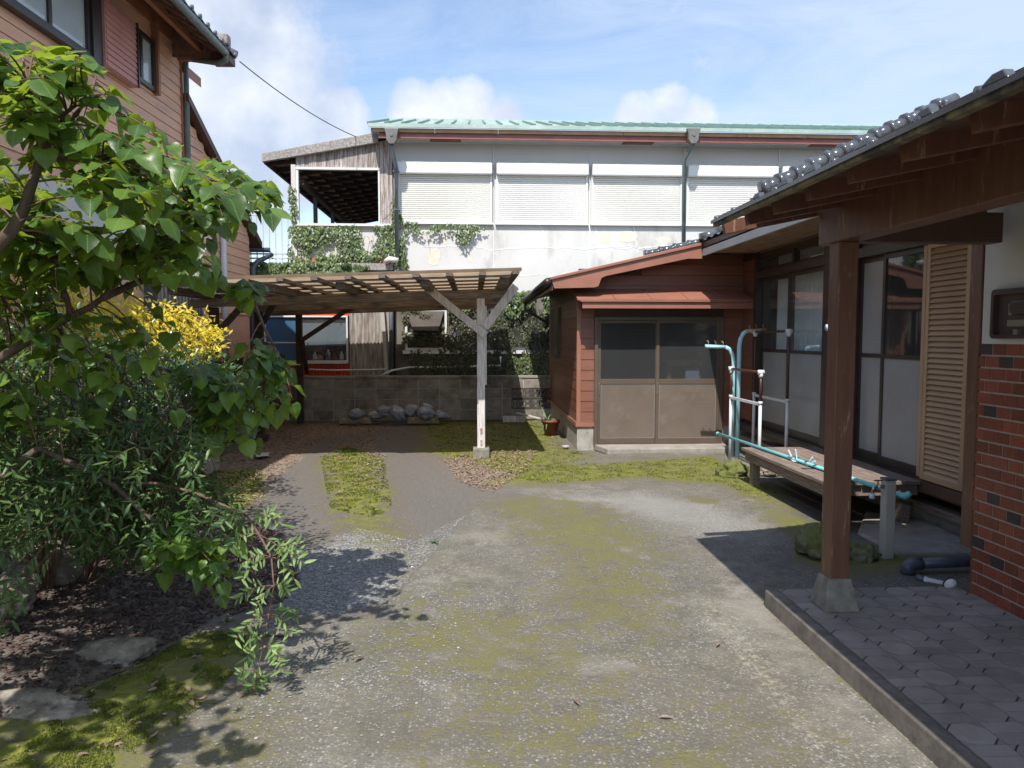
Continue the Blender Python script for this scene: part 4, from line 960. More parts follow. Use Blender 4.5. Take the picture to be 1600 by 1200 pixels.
# concrete step slab in front of the door
st = MB(); s0 = P(930, 715, z=.03); 
st.prism([(DX0 + .0, SY - .001, -.03), (DX1 + .05, SY - .001, -.03), (DX1 + .0, SY - .46, -.03), (DX0 + .12, SY - .46, -.03)], (0, 0, .085))
tag(st.build('door_slab', 'slab_concrete', bevel=.012), 'low concrete slab on the ground in front of the sliding shed door', 'slab')

# ================================================================== MAIN HOUSE (right)
WX = HWX                                     # wall plane of the living room windows
hs = thing('main_house', 'single storey brown house with sliding windows, wooden veranda wall and tiled eaves at the right', 'house', (WX, 7, 0))
def wy(px, py=560): return P(px, py, X=WX).y
def wz(px, py): return P(px, py, X=WX).z
ZS = wz(1300, 702); ZS = P(1177, 663, X=WX).z; ZH = P(1181, 437, X=WX).z
Zc0, Zc1 = P(1240, 384, X=WX).z, 3.0
HY0 = 4.3
yA, yB_, yC, yD, yE_ = wy(1181), wy(1297), wy(1338), wy(1452), wy(1534)
# return wall strip next to the shed
MB().box(WX + .02, WX + .2, yA + .0, SY - .002, .35, 3.0).build('inner_wall', 'dark_brown', hs)
z = .42
while z < 2.6:
    MB().box(WX - .0, WX + .02, yA + .02, SY - .008, z, z + .145).build('siding_board', 'red_siding', hs); z += .149
MB().box(WX + .03, WX + .2, HY0, SY + .0, Zc0 + .02, Zc1).build('plaster_band', 'plaster_cream', hs)
MB().box(WX - .02, WX + .03, HY0, SY - .008, Zc0 - .03, Zc0 + .02).build('wall_plate', 'bronze_frame', hs)
# underfloor void and foundation beam
MB().box(WX + .05, WX + .35, HY0, SY - .01, -.05, .13).build('foundation', 'foundation', hs, bevel=.006)
MB().box(WX - .06, WX + .06, HY0, SY - .01, .131, .19).build('sleeper', 'deck_wood', hs)
MB().box(WX + 1.5, WX + 1.6, HY0, SY, -.05, .6).build('underfloor_wall', 'interior_dark', hs)
MB().box(WX - .04, WX + .14, HY0, SY - .01, ZS - .12, ZS - .045).build('floor_beam', 'dark_brown', hs)
MB().box(WX - .08, WX + .16, HY0, SY - .01, ZS - .044, ZS - .0).build('sill_rail', 'bronze_frame', hs)
MB().box(WX - .095, WX - .081, HY0, SY - .01, ZS - .06, ZS - .02).build('sill_drip', 'bronze_frame', hs)
MB().box(WX - .06, WX + .16, HY0, yA, ZH, ZH + .09).build('header', 'bronze_frame', hs)
def post_h(y0, y1, m='bronze_frame'): MB().box(WX - .05, WX + .12, y0, y1, ZS, Zc0 - .03).build('window_post', m, hs)
post_h(yA - .11, yA); post_h(yB_ - .07, yB_ + .1); post_h(yC + .02, yC + .12)
ytr = wy(1238)
for y in (ytr, wy(1338)): MB().box(WX - .02, WX + .05, y - .03, y + .03, ZH + .09, Zc0 - .03).build('transom_post', 'bronze_frame', hs)
MB().box(WX + .0, WX + .04, HY0, yA - .11, ZH + .091, ZH + .13).box(WX + .0, WX + .04, HY0, yA - .11, Zc0 - .07, Zc0 - .031).build('transom_frame', 'bronze_frame', hs)
MB().box(WX + .018, WX + .022, HY0, yA - .11, ZH + .13, Zc0 - .07).build('transom_glass', 'window_glass', hs)
ZM = 1.41
def sash(y0, y1, dx, upper='window_glass', lower='frosted', m='bronze_frame', name='window_sash'):
    s_ = MB(); w = .045; x0, x1 = WX + dx, WX + dx + .03
    s_.box(x0, x1, y0, y0 + w, ZS, ZH).box(x0, x1, y1 - w, y1, ZS, ZH).box(x0 + .001, x1 - .001, y0 + w, y1 - w, ZS, ZS + .085).box(x0 + .001, x1 - .001, y0 + w, y1 - w, ZH - .05, ZH).box(x0 + .001, x1 - .001, y0 + w, y1 - w, ZM - .02, ZM + .02)
    o = s_.build(name, m, hs, bevel=.003)
    MB().box(x0 + .012, x0 + .017, y0 + w, y1 - w, ZM + .02, ZH - .05).build('upper_pane', upper, o)
    MB().box(x0 + .012, x0 + .017, y0 + w, y1 - w, ZS + .085, ZM - .02).build('lower_pane', lower, o)
    return o
ysp = wy(1231)
sash(ysp - .03, yA - .11, .03); sash(yB_ + .1, ysp + .02, -.012)
ysp2 = wy(1380)
sash(ysp2 - .03, yC + .02, .03, 'frosted'); o = sash(wy(1456), ysp2 + .03, -.012)
# curtains
def curtain(y0, y1, z0, z1, x, dens=.055, amp=.018, sheer=False):
    m_ = MB(); n = int((y1 - y0) / .010); vs = []; fs = []
    for i in range(n + 1):
        y = y0 + (y1 - y0) * i / n
        a = amp * (math.sin(2 * math.pi * y / dens + 1.5 * math.sin(y * 9)) + .4 * math.sin(y * 61))
        vs += [(x + a, y, z0), (x + a * .7, y, z1)]
        if i: k = 2 * i; fs.append((k - 2, k - 1, k + 1, k))
    m_.add(vs, fs); return m_.build('curtain', 'curtain', smooth=True)
tag(curtain(wy(1296), wy(1186) - .05, ZM - .1, Zc0, WX + .22), 'white pleated curtain behind the panes of the far sliding window', 'curtain')
tag(curtain(5.3, wy(1345), ZM + .3, Zc0, WX + 1.3, .09), 'dim white curtain deep inside the room behind the near sliding window', 'curtain')
MB().box(WX + 2.2, WX + 2.3, 3.2, SY, .4, 3).box(WX + .2, WX + 2.2, 3.2, 3.3, .4, 3).box(WX + .2, WX + 2.2, SY - .1, SY - .05, .4, 3).build('room_wall', 'interior_room', hs)
MB().box(WX + .17, WX + 2.2, 3.3, SY - .1, .36, .42).box(WX + .2, WX + 2.2, 3.3, SY - .1, 2.95, 3.0).build('room_floor', 'interior_room', hs)
# louvred shutter door and shutter case
lv = thing('louvred_shutter', 'tan louvred storm shutter door closed beside the near sliding window', 'shutter', (WX - .06, wy(1490), ZS))
def louvre(y0, y1, dx, n=42):
    x0, x1 = WX + dx - .035, WX + dx; fr_ = MB(); w = .045
    z0, z1 = ZS + .02, ZH - .01
    fr_.box(x0, x1, y0, y0 + w, z0, z1).box(x0, x1, y1 - w, y1, z0, z1).box(x0, x1, y0 + w, y1 - w, z0, z0 + .05).box(x0, x1, y0 + w, y1 - w, z1 - .04, z1)
    fr_.build('shutter_frame', 'louver_tan', lv, bevel=.003)
    me = None; h = (z1 - .04 - z0 - .05) / n
    for k in range(n):
        zz = z0 + .05 + k * h
        if me is None:
            m_ = MB(); m_.prism([(-.016, 0, -h * .1), (-.022, 0, 0), (.006, 0, h * .94), (.012, 0, h * .94)], (0, y1 - y0 - 2 * w, 0)); me = m_.mesh('louvre_slat'); me.materials.append(MATS['louver_tan'])
        link('louvre_slat', me, lv, 0, Matrix.Translation((x1 - .012, y0 + w, zz)))
    MB().box(x1 - .004, x1, y0 + w, y1 - w, z0 + .05, z1 - .04).build('backing', 'dark_brown', lv)
louvre(wy(1533), wy(1463) - .002, -.075); louvre(wy(1474), wy(1450), -.035, 42)
MB().box(WX - .13, WX - .0, HY0, wy(1455), ZS - .075, ZS + .012).build('shutter_sill', 'dark_brown', lv)
# tiled brick base wall of the entrance
c0 = P(1514, 926, z=.1); BX, BY = c0.x, c0.y
BZ1 = P(1541, 536, X=BX).z
br = thing('tiled_entrance_wall', 'entrance wall clad in small red and black tiles with white plaster above', 'wall', (BX, BY, .1))
MB().box(BX + .004, WX + .4, .4, BY - .012, -.05, BZ1 - .005).build('mortar', 'brick_mortar', br)
MB().box(BX + .0, WX + .4, .4, BY - .02, BZ1 - .004, 2.5).build('plaster', 'plaster_white', br)
tw, th_, gj = .100, .060, .008
BM = {}
for c in ('brick_red', 'brick_dark'):
    for nm, ww in (('f', tw), ('h', tw * .45)):
        m_ = MB(); m_.box(-.008, .008, -ww / 2, ww / 2, -th_ / 2, th_ / 2); me = m_.mesh('wall_tile'); me.materials.append(MATS[c]); BM[c, nm] = me
rows_n = int((BZ1 - .1) / (th_ + gj)); pit = (BZ1 - .1) / rows_n
nb = 0
restf = MB()
for r in range(rows_n + 2):
    zc = BZ1 - pit * (r + .5)
    if zc < .02: break
    y = BY - .004; off = (r % 2)
    if off: ws = [('h', tw * .45)]
    else: ws = [('f', tw)]
    j = 0
    while y > .5:
        kind = 'h' if (off and j == 0) else 'f'; ww = tw * .45 if kind == 'h' else tw
        dark = (r * 7 + j * 3 + (r // 3)) % 13 == 0
        yc = y - ww / 2
        if nb < 297 and yc > BY - 1.15:
            link('wall_tile', BM['brick_dark' if dark else 'brick_red', kind], br, 0, Matrix.Translation((BX + .008 + rnd(-.0012, .0012), yc, zc))); nb += 1
        else: restf.box(BX, BX + .016, yc - ww / 2, yc + ww / 2, zc - th_ / 2, zc + th_ / 2)
        y -= ww + gj; j += 1
restf.build('far_wall_tiles', 'brick_red', br)['kind'] = 'stuff'
# return face tiles at the corner, brown corner trim
MB().box(BX - .0, WX + .1, BY - .0115, BY + .0, .02, .45).build('corner_tiles', 'brick_red', br)
MB().box(BX + .004, BX + .10, BY + .006, BY + .105, .36, 2.2).build('corner_post', 'brown_post', hs, bevel=.005)
MB().box(BX + .102, WX + .1, BY + .03, BY + .08, .36, 2.2).build('corner_panel', 'brown_post', hs)
# letter slot
ms = thing('letter_slot', 'rounded brown letter slot cover set into the white plaster above the red tiles', 'mailbox', (BX, 3.8, 1.7))
my1 = P(1556, 490, X=BX).y; my0 = my1 - .42; mz0, mz1 = P(1558, 529, X=BX).z, P(1558, 453, X=BX).z
def rrect(y0, y1, z0, z1, r, x, n=5):
    q = []
    for cy, cz, a0 in ((y1 - r, z1 - r, 0), (y0 + r, z1 - r, 90), (y0 + r, z0 + r, 180), (y1 - r, z0 + r, 270)):
        for k in range(n + 1): a = R(a0 + 90 * k / n); q.append(Vector((x, cy + r * math.cos(a), cz + r * math.sin(a))))
    return q
a = rrect(my0, my1, mz0, mz1, .025, BX - .032); b = rrect(my0 + .022, my1 - .022, mz0 + .022, mz1 - .03, .018, BX - .032)
n = len(a); mr = MB(); mr.add(a + b, [(i, (i + 1) % n, n + (i + 1) % n, n + i) for i in range(n)])
b2 = [v + Vector((.045, 0, 0)) for v in b]; mr.add(b + b2, [(i, (i + 1) % n, n + (i + 1) % n, n + i) for i in range(n)])
a2 = [v + Vector((.05, 0, 0)) for v in a]; mr.add(a + a2, [(i, n + i, n + (i + 1) % n, (i + 1) % n) for i in range(n)])
mr.build('slot_surround', 'mail_brown', ms)
MB().box(BX - .012, BX - .004, my0 + .02, my1 - .02, mz0 + .02, mz1 - .02).build('back_plate', 'mail_brown', ms)
MB().prism(rrect(my1 - .36, my1 - .14, mz0 + .13, mz0 + .20, .03, BX - .034), (.02, 0, 0)).build('flap', 'mail_brown', ms, bevel=.006)
MB().box(BX - .015, BX - .0125, my1 - .14, my1 - .115, mz0 + .125, mz0 + .185).build('flap_pivot', 'nameplate', ms)
MB().box(BX - .016, BX - .0125, my1 - .33, my1 - .11, mz0 + .065, mz0 + .10).build('name_plate', 'nameplate', ms)
MB().box(BX - .026, BX - .0125, my1 - .20, my1 - .17, mz0 + .022, mz0 + .05).build('latch', 'metal_chrome', ms)

# main roof: eave along the window wall
EX = 3.12; ez = P(1097, 393, X=EX).z; vy = P(1097, 393, X=EX).y
MB().box(EX, EX + .03, 4.3, vy, ez - .06, ez + .05).build('eave_fascia', 'plaster_white', hs)
MB().prism([(EX, 3.2, ez + .03), (9, 3.2, ez + .03 + (9 - EX) * .33), (9, 3.2, ez + .12 + (9 - EX) * .36), (EX, 3.2, ez + .12)], (0, vy - 3.2 + .0, 0)).build('roof_deck', 'dark_brown', hs)
MB().box(EX + .03, WX + .2, 4.3, vy, ez - .015, ez + .0).build('eave_soffit', 'soffit_wood', hs)
m_ = MB(); vs = []; fs = []; n = 200
for i in range(n + 1):
    y = 3.1 + (vy + .05 - 3.1) * i / n; dz = .03 * abs(math.sin(math.pi * (y - 3.1) / .265))
    vs += [(EX - .04, y, ez + .12 + dz), (9, y, ez + .13 + (9 - EX) * .36 + dz)]
    if i: k = 2 * i; fs.append((k - 2, k - 1, k + 1, k))
m_.add(vs, fs).build('roof_tiles', 'black_tile', hs)
for i in range(22):
    x = EX - .02 + i * .23
    MB().tube([(x, vy, ez + .18 + (x - EX) * .36), (x + .24, vy, ez + .18 + (x + .24 - EX) * .36)], [.075, .06], 10).build('verge_tile', 'black_tile', hs, smooth=True)

# ================================================================== PORCH: roof on a post, paved floor
pr_ = thing('porch', 'porch roof on one brown timber post with tiled edge and rusty gutter at the right', 'porch', (2.0, 3, .1))
PXc, PYc = P(1311, 905, z=.27).x, P(1311, 905, z=.27).y + .05
GX = 1.34; gz = P(1115, 353, X=GX).z; gy1 = P(1115, 353, X=GX).y
RS2 = .36; RV = .47
pw = .054
pbz = P(1311, 377, Y=PYc - pw).z
MB().box(PXc - pw, PXc + pw, PYc - pw, PYc + pw, .27, pbz).build('post', 'brown_post', pr_, bevel=.005)
bq = MB(); b0, b1_ = .098, .064
bq.add([(PXc + sx * b0, PYc + sy * b0, .1) for sx, sy in ((-1, -1), (1, -1), (1, 1), (-1, 1))] + [(PXc + sx * b1_, PYc + sy * b1_, .275) for sx, sy in ((-1, -1), (1, -1), (1, 1), (-1, 1))], [(3, 2, 1, 0), (4, 5, 6, 7), (0, 1, 5, 4), (1, 2, 6, 5), (2, 3, 7, 6), (3, 0, 4, 7)])
bq.build('post_footing', 'base_concrete', pr_, bevel=.008)
by1 = P(1279, 365, X=PXc - .065).y
MB().box(PXc - .065, PXc + .065, -1, by1, pbz + .0, pbz + .24).build('long_beam', 'brown_post', pr_, bevel=.006)
MB().box(PXc + .066, P(1558, 350, Y=PYc).x, PYc - .05, PYc + .05, pbz, pbz + .16).build('tie_beam', 'dark_brown', pr_, bevel=.005)
# rafters with shallow pitch, boards above, tiles steeper on top
def uz(x): return gz + .03 + .2 * (x - GX)
ry = [P(px, 315, X=GX + .10).y for px in (1131, 1159, 1202, 1253, 1319, 1403, 1518)]
dy = (ry[0] - ry[-1]) / 6; y = ry[0]
while y > -.9:
    MB().bar((GX + .10, y, uz(GX + .10) - .042), (3.3, y, uz(3.3) - .042), .045, .075).build('rafter', 'brown_post', pr_, bevel=.003); y -= dy
MB().prism([(GX + .03, -1, uz(GX + .03)), (3.6, -1, uz(3.6)), (3.6, -1, uz(3.6) + .02), (GX + .03, -1, uz(GX + .03) + .02)], (0, gy1 + .02 + 1 - .03, 0)).build('roof_boarding', 'dark_brown', pr_)
MB().prism([(GX + .03, gy1 - .03, uz(GX) + .0), (3.1, gy1 - .03, uz(3.1) + .0), (3.1, gy1 - .03, gz + .03 + RV * (2.62 - GX)), (2.62, gy1 - .03, gz + .05 + RV * (2.62 - GX)), (GX + .03, gy1 - .03, gz + .045)], (0, .025, 0)).build('gable_board', 'brown_post', pr_)
MB().box(GX - .005, GX + .03, -1, gy1, gz - .005, gz + .034).build('eave_board', 'gutter_rust', pr_, bevel=.004)
MB().box(GX - .014, GX - .006, -1, gy1 + .01, gz + .012, gz + .030).build('drip_edge', 'black_tile', pr_)
# tiles
def pantile():
    m_ = MB(); vs = []; fs = []; w, l = .265, .30; nseg = 10
    for j in range(2):
        for i in range(nseg + 1):
            u = i / nseg; y = -w / 2 + w * u * 1.04
            h = .007 * math.cos(2 * math.pi * u * 1.0) * (1 if u < .5 else .9) + .01
            vs.append((-l / 2 if j == 0 else l / 2, y, h + (.010 if j == 0 else 0)))
    for i in range(nseg): fs.append((i, nseg + 1 + i, nseg + 2 + i, i + 1))
    vs += [(v[0], v[1], v[2] - .012) for v in vs[:nseg + 1]]; o = 2 * (nseg + 1)
    for i in range(nseg): fs.append((i, i + 1, o + i + 1, o + i))
    m_.add(vs, fs); me = m_.mesh('roof_tile'); me.materials.append(MATS['black_tile']); me.polygons.foreach_set('use_smooth', [True] * len(me.polygons)); return me
PT = pantile(); th2 = math.atan(RS2)
rot = Matrix.Rotation(-th2, 4, 'Y')
for c in range(19):
    y = gy1 - .16 - c * .265
    for r in range(5):
        s_ = .12 + r * .25; x = GX + .03 + s_ * math.cos(th2); z = gz + .014 + s_ * math.sin(th2)
        link('roof_tile', PT, pr_, 0, Matrix.Translation((x, y, z)) @ rot)
    MB().tube([(GX - .008, y + .12, gz + .034), (GX + .02, y + .12, gz + .038)], [.014, .014], 10).build('eave_tile_cap', 'black_tile', pr_, smooth=True)
MB().prism([(GX + .03, -1, gz + .034), (2.62, -1, gz + .03 + RS2 * (2.62 - GX - .03)), (3.6, -1, gz + .42), (3.6, -1, gz + .38), (GX + .03, -1, gz + .03)], (0, gy1 + .97, 0)).build('roof_core', 'dark_brown', pr_)
s_ = .30; th4 = math.atan(RV)
while s_ < 1.40:
    x = GX + s_ * math.cos(th4); z = gz + .070 + s_ * math.sin(th4); d_ = Vector((math.cos(th4), 0, math.sin(th4)))
    p0 = Vector((x, gy1 - .02, z)); MB().tube([p0, p0 + d_ * .12], [.044, .036], 12).build('verge_tile', 'black_tile', pr_, smooth=True)
    MB().tube([p0 - d_ * .008, p0 + d_ * .02], [.053, .051], 12).build('verge_tile_lip', 'black_tile', pr_, smooth=True); s_ += .098
MB().box(GX + 1.24, GX + 1.33, gy1 - .10, gy1 + .04, gz + .60, gz + .69).build('ridge_end_tile', 'black_tile', pr_, bevel=.02)
k = 0
for px in (1165, 1206, 1246, 1325, 1412, 1518):
    y = P(px, 310, X=GX - .05).y
    MB().prism([(GX - .003, y - .05, gz + .035), (GX - .003, y + .07, gz + .035), (GX - .003, y + .01, gz + .062), (GX - .003, y - .03, gz + .062)], (.03, 0, 0)).build('snow_clip', 'black_tile', pr_, bevel=.004)
# paved porch floor
kx0 = P(1195, 921, z=.1).x; fy1 = P(1195, 921, z=.1).y
pf = thing('porch_floor', 'dull grey patterned paving of the porch floor edged by a low kerb', 'paving', (2.3, 2.5, .1))
struct(pf)
del pf['category']
pf['kind'] = 'structure'
MB().box(kx0, kx0 + .075, -1, fy1, -.05, .10).build('kerb', 'kerb_concrete', pf, bevel=.008)
MB().box(kx0 + .0755, BX + .01, -1, fy1 - .0, -.05, .0935).build('bed', 'tile_joint', pf)
X0f, X1f = kx0 + .08, BX
P8 = .152; cc = .044; g = .0022
def octo(pw_, c, g_):
    h = pw_ / 2 - g_; q = c
    pts = [(h, -h + q), (h, h - q), (h - q, h), (-h + q, h), (-h, h - q), (-h, -h + q), (-h + q, -h), (h - q, -h)]
    m_ = MB(); m_.prism([(x, y, 0) for x, y in pts], (0, 0, .005))
    i_ = .018; m_.prism([(x * (1 - i_ / h), y * (1 - i_ / h), .005) for x, y in pts], (0, 0, .001))
    me = m_.mesh('paving_tile'); me.materials.append(MATS['tile_floor']); return me
def sq(c, g_):
    h = c * .98 - g_; m_ = MB(); m_.prism([(h, 0, 0), (0, h, 0), (-h, 0, 0), (0, -h, 0)], (0, 0, .0045)); me = m_.mesh('paving_tile'); me.materials.append(MATS['tile_floor']); return me
OC = octo(P8, cc, g); COR = MB()
q_ = MB(); q_.box(-P8 / 2 + g, P8 / 2 - g, -P8 / 4 + g, P8 / 4 - g, 0, .0055); RC = q_.mesh('paving_tile'); RC.materials.append(MATS['tile_floor'])
# elongated pieces: the moulded pattern alternates oblong and square pieces
nx = int((X1f - X0f) / P8)
px_ = (X1f - X0f) / nx; sxx = px_ / P8
i = 0; y = fy1 - P8 / 2; cnt = 0
while y > 1.35:
    for j in range(nx):
        x = X0f + (j + .5) * px_
        if math.hypot(x - PXc, y - PYc) > .0 and cnt < 298:
            if (i + j) % 2 == 0:
                link('paving_tile', OC, pf, 0, Matrix.Translation((x, y, .0936 + rnd(0, .001))) @ Matrix.Diagonal((sxx, 1, 1, 1))); cnt += 1
                for sx_, sy_ in ((-1, -1), (1, -1), (1, 1), (-1, 1)): COR.prism([(x + sx_ * px_ * .492, y + sy_ * P8 * .492, .0936), (x + sx_ * (px_ * .492 - cc * .8), y + sy_ * P8 * .492, .0936), (x + sx_ * px_ * .492, y + sy_ * (P8 * .492 - cc * .8), .0936)][::sx_ * sy_], (0, 0, .005))
            else:
                for s2_ in (-1, 1): link('paving_tile', RC, pf, 0, Matrix.Translation((x, y + s2_ * P8 / 4, .0936 + rnd(0, .001))) @ Matrix.Diagonal((sxx, 1, 1, 1))); cnt += 1
    y -= P8; i += 1
COR.build('corner_pieces', 'tile_floor', pf)['kind'] = 'stuff'
MB().box(X0f, X1f, -1, y + P8 / 2, .0936, .0985).build('near_paving', 'tile_floor', pf)

# ================================================================== LEFT HOUSE (brown, two storeys)
cL = P(283, 165, Y=11.75); HX, HYc = cL.x, cL.y
XF = Matrix.Translation((HX, HYc, 0)) @ Matrix.Rotation(R(-1.6), 4, 'Z')      # local: wall plane x=0, corner y=0, towards camera y<0
LM = lambda: MB(XF)
XFi = XF.inverted()
def lp(px, py, x=0.0):
    """pixel -> local point on the plane local x = const"""
    o = XFi @ Vector((0, 0, CAMH)); d = XFi.to_3x3() @ ray(px, py); t = (x - o.x) / d.x; return o + d * t
lh = thing('brown_neighbour_house', 'two storey house with orange brown siding and tiled eaves behind the tree at the left', 'house', (HX, HYc, 0))
zt_ = lp(280, 72).z
LM().box(-5, -.02, -12.5, 0, 0, zt_ - .0).build('inner_wall', 'interior_dark', lh)
z = 3.3; hb = .138
while z < zt_ + .1:
    LM().prism([(-.0, -12.5, z), (.018, -12.5, z), (.004, -12.5, z + hb - .003), (-.019, -12.5, z + hb - .003)], (0, 12.5 - .04, 0)).build('siding_board', 'left_siding', lh); z += hb
LM().box(-.02, .02, -12.5, -.04, 2.75, 3.3).build('lower_plaster', 'plaster_white', lh)
LM().box(-.02, .016, -12.5, -.04, 0, 2.749).build('lower_wall', 'left_siding', lh)
LM().box(-.02, .03, -.039, .02, 0, zt_ + .1).build('corner_board', 'left_trim', lh)
LM().box(-.0, .035, -12.5, -.04, lp(150, -20).z if False else zt_ - .06, zt_ + .16).build('frieze_board', 'left_trim', lh)
# windows
def lwin(ya, yb, z0, z1, mull, fm='bronze_frame'):
    f_ = LM(); w = .06
    f_.box(-.0, .06, ya, ya + w, z0, z1).box(0, .06, yb - w, yb, z0, z1).box(0, .06, ya + w, yb - w, z0, z0 + w).box(0, .06, ya + w, yb - w, z1 - w, z1)
    for mm in mull: f_.box(.021, .05, mm - .03, mm + .03, z0 + w, z1 - w)
    o = f_.build('window_frame', fm, lh)
    LM().box(.025, .03, ya + w, yb - w, z0 + w, z1 - w).build('pane', 'window_glass', o)
    LM().box(.0215, .0235, ya + .01, yb - .01, z0 + .01, z1 - .01).build('blind', 'curtain', o)
    return o
b0_ = lp(105, 72); ya_ = lp(5, 5).y; yb_ = lp(134, 60).y; zb2 = lp(60, 40).z
lwin(ya_ - 1.2, yb_, zb2, zb2 + 1.25, [lp(72, 30).y])
LM().box(.0, .09, yb_ + .0, lp(148, 60).y, zb2 - .05, zb2 + 1.3).build('window_jamb', 'bronze_frame', lh)
LM().box(0, .11, ya_ - 1.25, yb_ + .02, zb2 - .06, zb2 - .001).build('window_sill', 'bronze_frame', lh)
# shutter case with pink boards
y0_, y1_ = lp(148, 60).y + .01, lp(199, 60).y; zc0_ = lp(173, 118).z; zc1_ = lp(173, 18).z + .02
LM().box(.02, .12, y0_, y1_, zc0_, zc1_).build('shutter_case', 'pink_siding', lh)
z = zc0_ + .01
while z < zc1_ - .05:
    LM().prism([(.121, y0_ + .02, z), (.137, y0_ + .02, z), (.121, y0_ + .02, z + .068)], (0, y1_ - y0_ - .03, 0)).build('shutter_board', 'pink_siding', lh); z += .075
LM().box(.12, .15, y1_ - .03, y1_ + .0, zc0_, zc1_).build('case_edge', 'bronze_frame', lh)
lwin(lp(202, 90).y, lp(236, 90).y, lp(220, 132).z, lp(220, 52).z, [lp(216, 90).y])
LM().box(.0, .10, lp(236, 90).y, lp(239, 90).y, lp(220, 135).z, zt_).build('window_jamb', 'left_trim', lh)
# eaves
ex = .86; ezz = lp(338, 72, ex).z + .03; ey1 = lp(362, 85, ex).y
es = (zt_ + .22 - ezz) / ex
def elz(x): return ezz + es * (ex - x)
y = ey1 - .1
i = 0
while y > -9:
    LM().bar((-.3, y, elz(-.3) - .03), (ex - .04, y, elz(ex - .04) - .03), .05, .075).build('rafter', 'soffit_wood', lh); y -= .36; i += 1
LM().prism([(-4, -12.5, elz(-4) + .01), (ex, -12.5, elz(ex) + .01), (ex, -12.5, elz(ex) + .035), (-4, -12.5, elz(-4) + .035)], (0, 12.5 + ey1, 0)).build('roof_boarding', 'soffit_wood', lh)
for k in range(5):
    xx = ex - .08 - k * .17
    LM().box(xx - .02, xx + .02, -9, ey1, elz(xx) - .018, elz(xx) + .008).build('soffit_batten', 'soffit_wood', lh)
LM().bar((ex * .48, -9, elz(ex * .48) - .11), (ex * .48, .02, elz(ex * .48) - .11), .07, .09).build('outer_purlin', 'left_trim', lh)
LM().box(-.0, ex * .55, -.1, -.02, elz(ex * .48) - .22, elz(ex * .48) - .155).build('bracket_arm', 'left_trim', lh)
LM().box(-.0, ex * .55, -4.1, -4.02, elz(ex * .48) - .22, elz(ex * .48) - .155).build('bracket_arm', 'left_trim', lh)
LM().box(ex - .01, ex + .02, -12.5, ey1, elz(ex) - .05, elz(ex) + .02).build('eave_board', 'soffit_wood', lh)
PZ = lp(286, 90, .07).z
LM().prism([(-.3, ey1 - .06, PZ - .02), (ex - .1, ey1 - .06, elz(ex) - .10), (ex, ey1 - .06, elz(ex)), (-.3, ey1 - .06, elz(-.3))], (0, .02, 0)).build('verge_soffit', 'soffit_wood', lh)
LM().tube([(ex + .06, -12.5, elz(ex) - .03), (ex + .06, ey1 - .42, elz(ex) - .05)], .05, 10).build('gutter', 'grey_pipe', lh, smooth=True)
LM().tube([(ex + .06, ey1 - .42, elz(ex) - .05), (ex + .05, ey1 - .40, elz(ex) - .14), (ex - .06, ey1 - .36, elz(ex) - .17), (.12, .05, PZ + .02), (.07, .04, PZ - .03), (.06, .04, 3.2)], .042, 10).build('downpipe', 'grey_pipe', lh, smooth=True)
GT = bpy.data.meshes.new('roof_tile'); GT = PT.copy(); GT.materials.clear(); GT.materials.append(MATS['grey_tile'])
th3 = math.atan(es); rot3 = Matrix.Rotation(th3, 4, 'Y') @ Matrix.Rotation(R(180), 4, 'Z')
for c in range(33):
    for r in range(3):
        x = ex + .06 - .13 - r * .25; link('roof_tile', GT, lh, 0, XF @ Matrix.Translation((x, ey1 - .12 - c * .265, elz(x) + .07)) @ rot3)
    if c < 20: MB(XF).tube([(ex + .05, ey1 - .02 - c * .265, elz(ex) + .07), (ex + .075, ey1 - .02 - c * .265, elz(ex) + .065)], [.04, .04], 8).build('eave_tile_cap', 'grey_tile', lh, smooth=True)
for r in range(8):
    x = ex + .05 - r * .24
    LM().tube([(x, ey1 + .02, elz(x) + .11), (x - .24, ey1 + .02, elz(x - .24) + .11)], [.07, .055], 10).build('verge_tile', 'grey_tile', lh, smooth=True)
LM().box(ex - .12, ex + .07, ey1 - .38, ey1 - .2, elz(ex) + .1, elz(ex) + .26).build('corner_ridge_tile', 'granular_fascia', lh, bevel=.03)
LM().box(ex - .25, ex + .03, ey1 - .2, ey1 + .06, elz(ex) - .08, elz(ex) + .02).build('verge_board', 'dark_brown', lh)
# bargeboard of the gable behind
LM().prism([(-.3, .05, lp(290, 92).z + .15), (.1, .05, lp(290, 115).z + .05), (.1, .05, lp(290, 115).z - .1), (-.3, .05, lp(290, 92).z)], (0, .5, 0)).build('barge_board', 'left_trim', lh)
# lower wing with roof falling away from us
wing_y = 3.0
r0, r1 = lp(288, 168), lp(372, 332)
LM().prism([(-.02, .02, 0), (-.02, wing_y, 0), (-.02, wing_y, r0.z + (r1.z - r0.z) * (wing_y - r0.y) / (r1.y - r0.y)), (-.02, .02, r0.z)], (-3, 0, 0)).build('wing_wall', 'left_siding', lh)
z = 2.0
while z < r0.z:
    ymax = min(wing_y - .01, r0.y + (r0.z - z - hb) / (r0.z - r1.z) * (r1.y - r0.y))
    if ymax > .2: LM().prism([(-.018, .05, z), (.012, .05, z), (.0, .05, z + .15), (-.018, .05, z + .15)], (0, ymax - .05, 0)).build('siding_board', 'left_siding', lh)
    z += .153
sl_ = (r1.z - r0.z) / (r1.y - r0.y)
def wzr(y): return r0.z + sl_ * (y - r0.y)
LM().prism([(.12, .0, wzr(0) + .0), (.12, wing_y + .45, wzr(wing_y + .45)), (.12, wing_y + .45, wzr(wing_y + .45) + .12), (.12, .0, wzr(0) + .12)], (-3, 0, 0)).build('wing_roof', 'dark_brown', lh)
gy = wing_y + .5
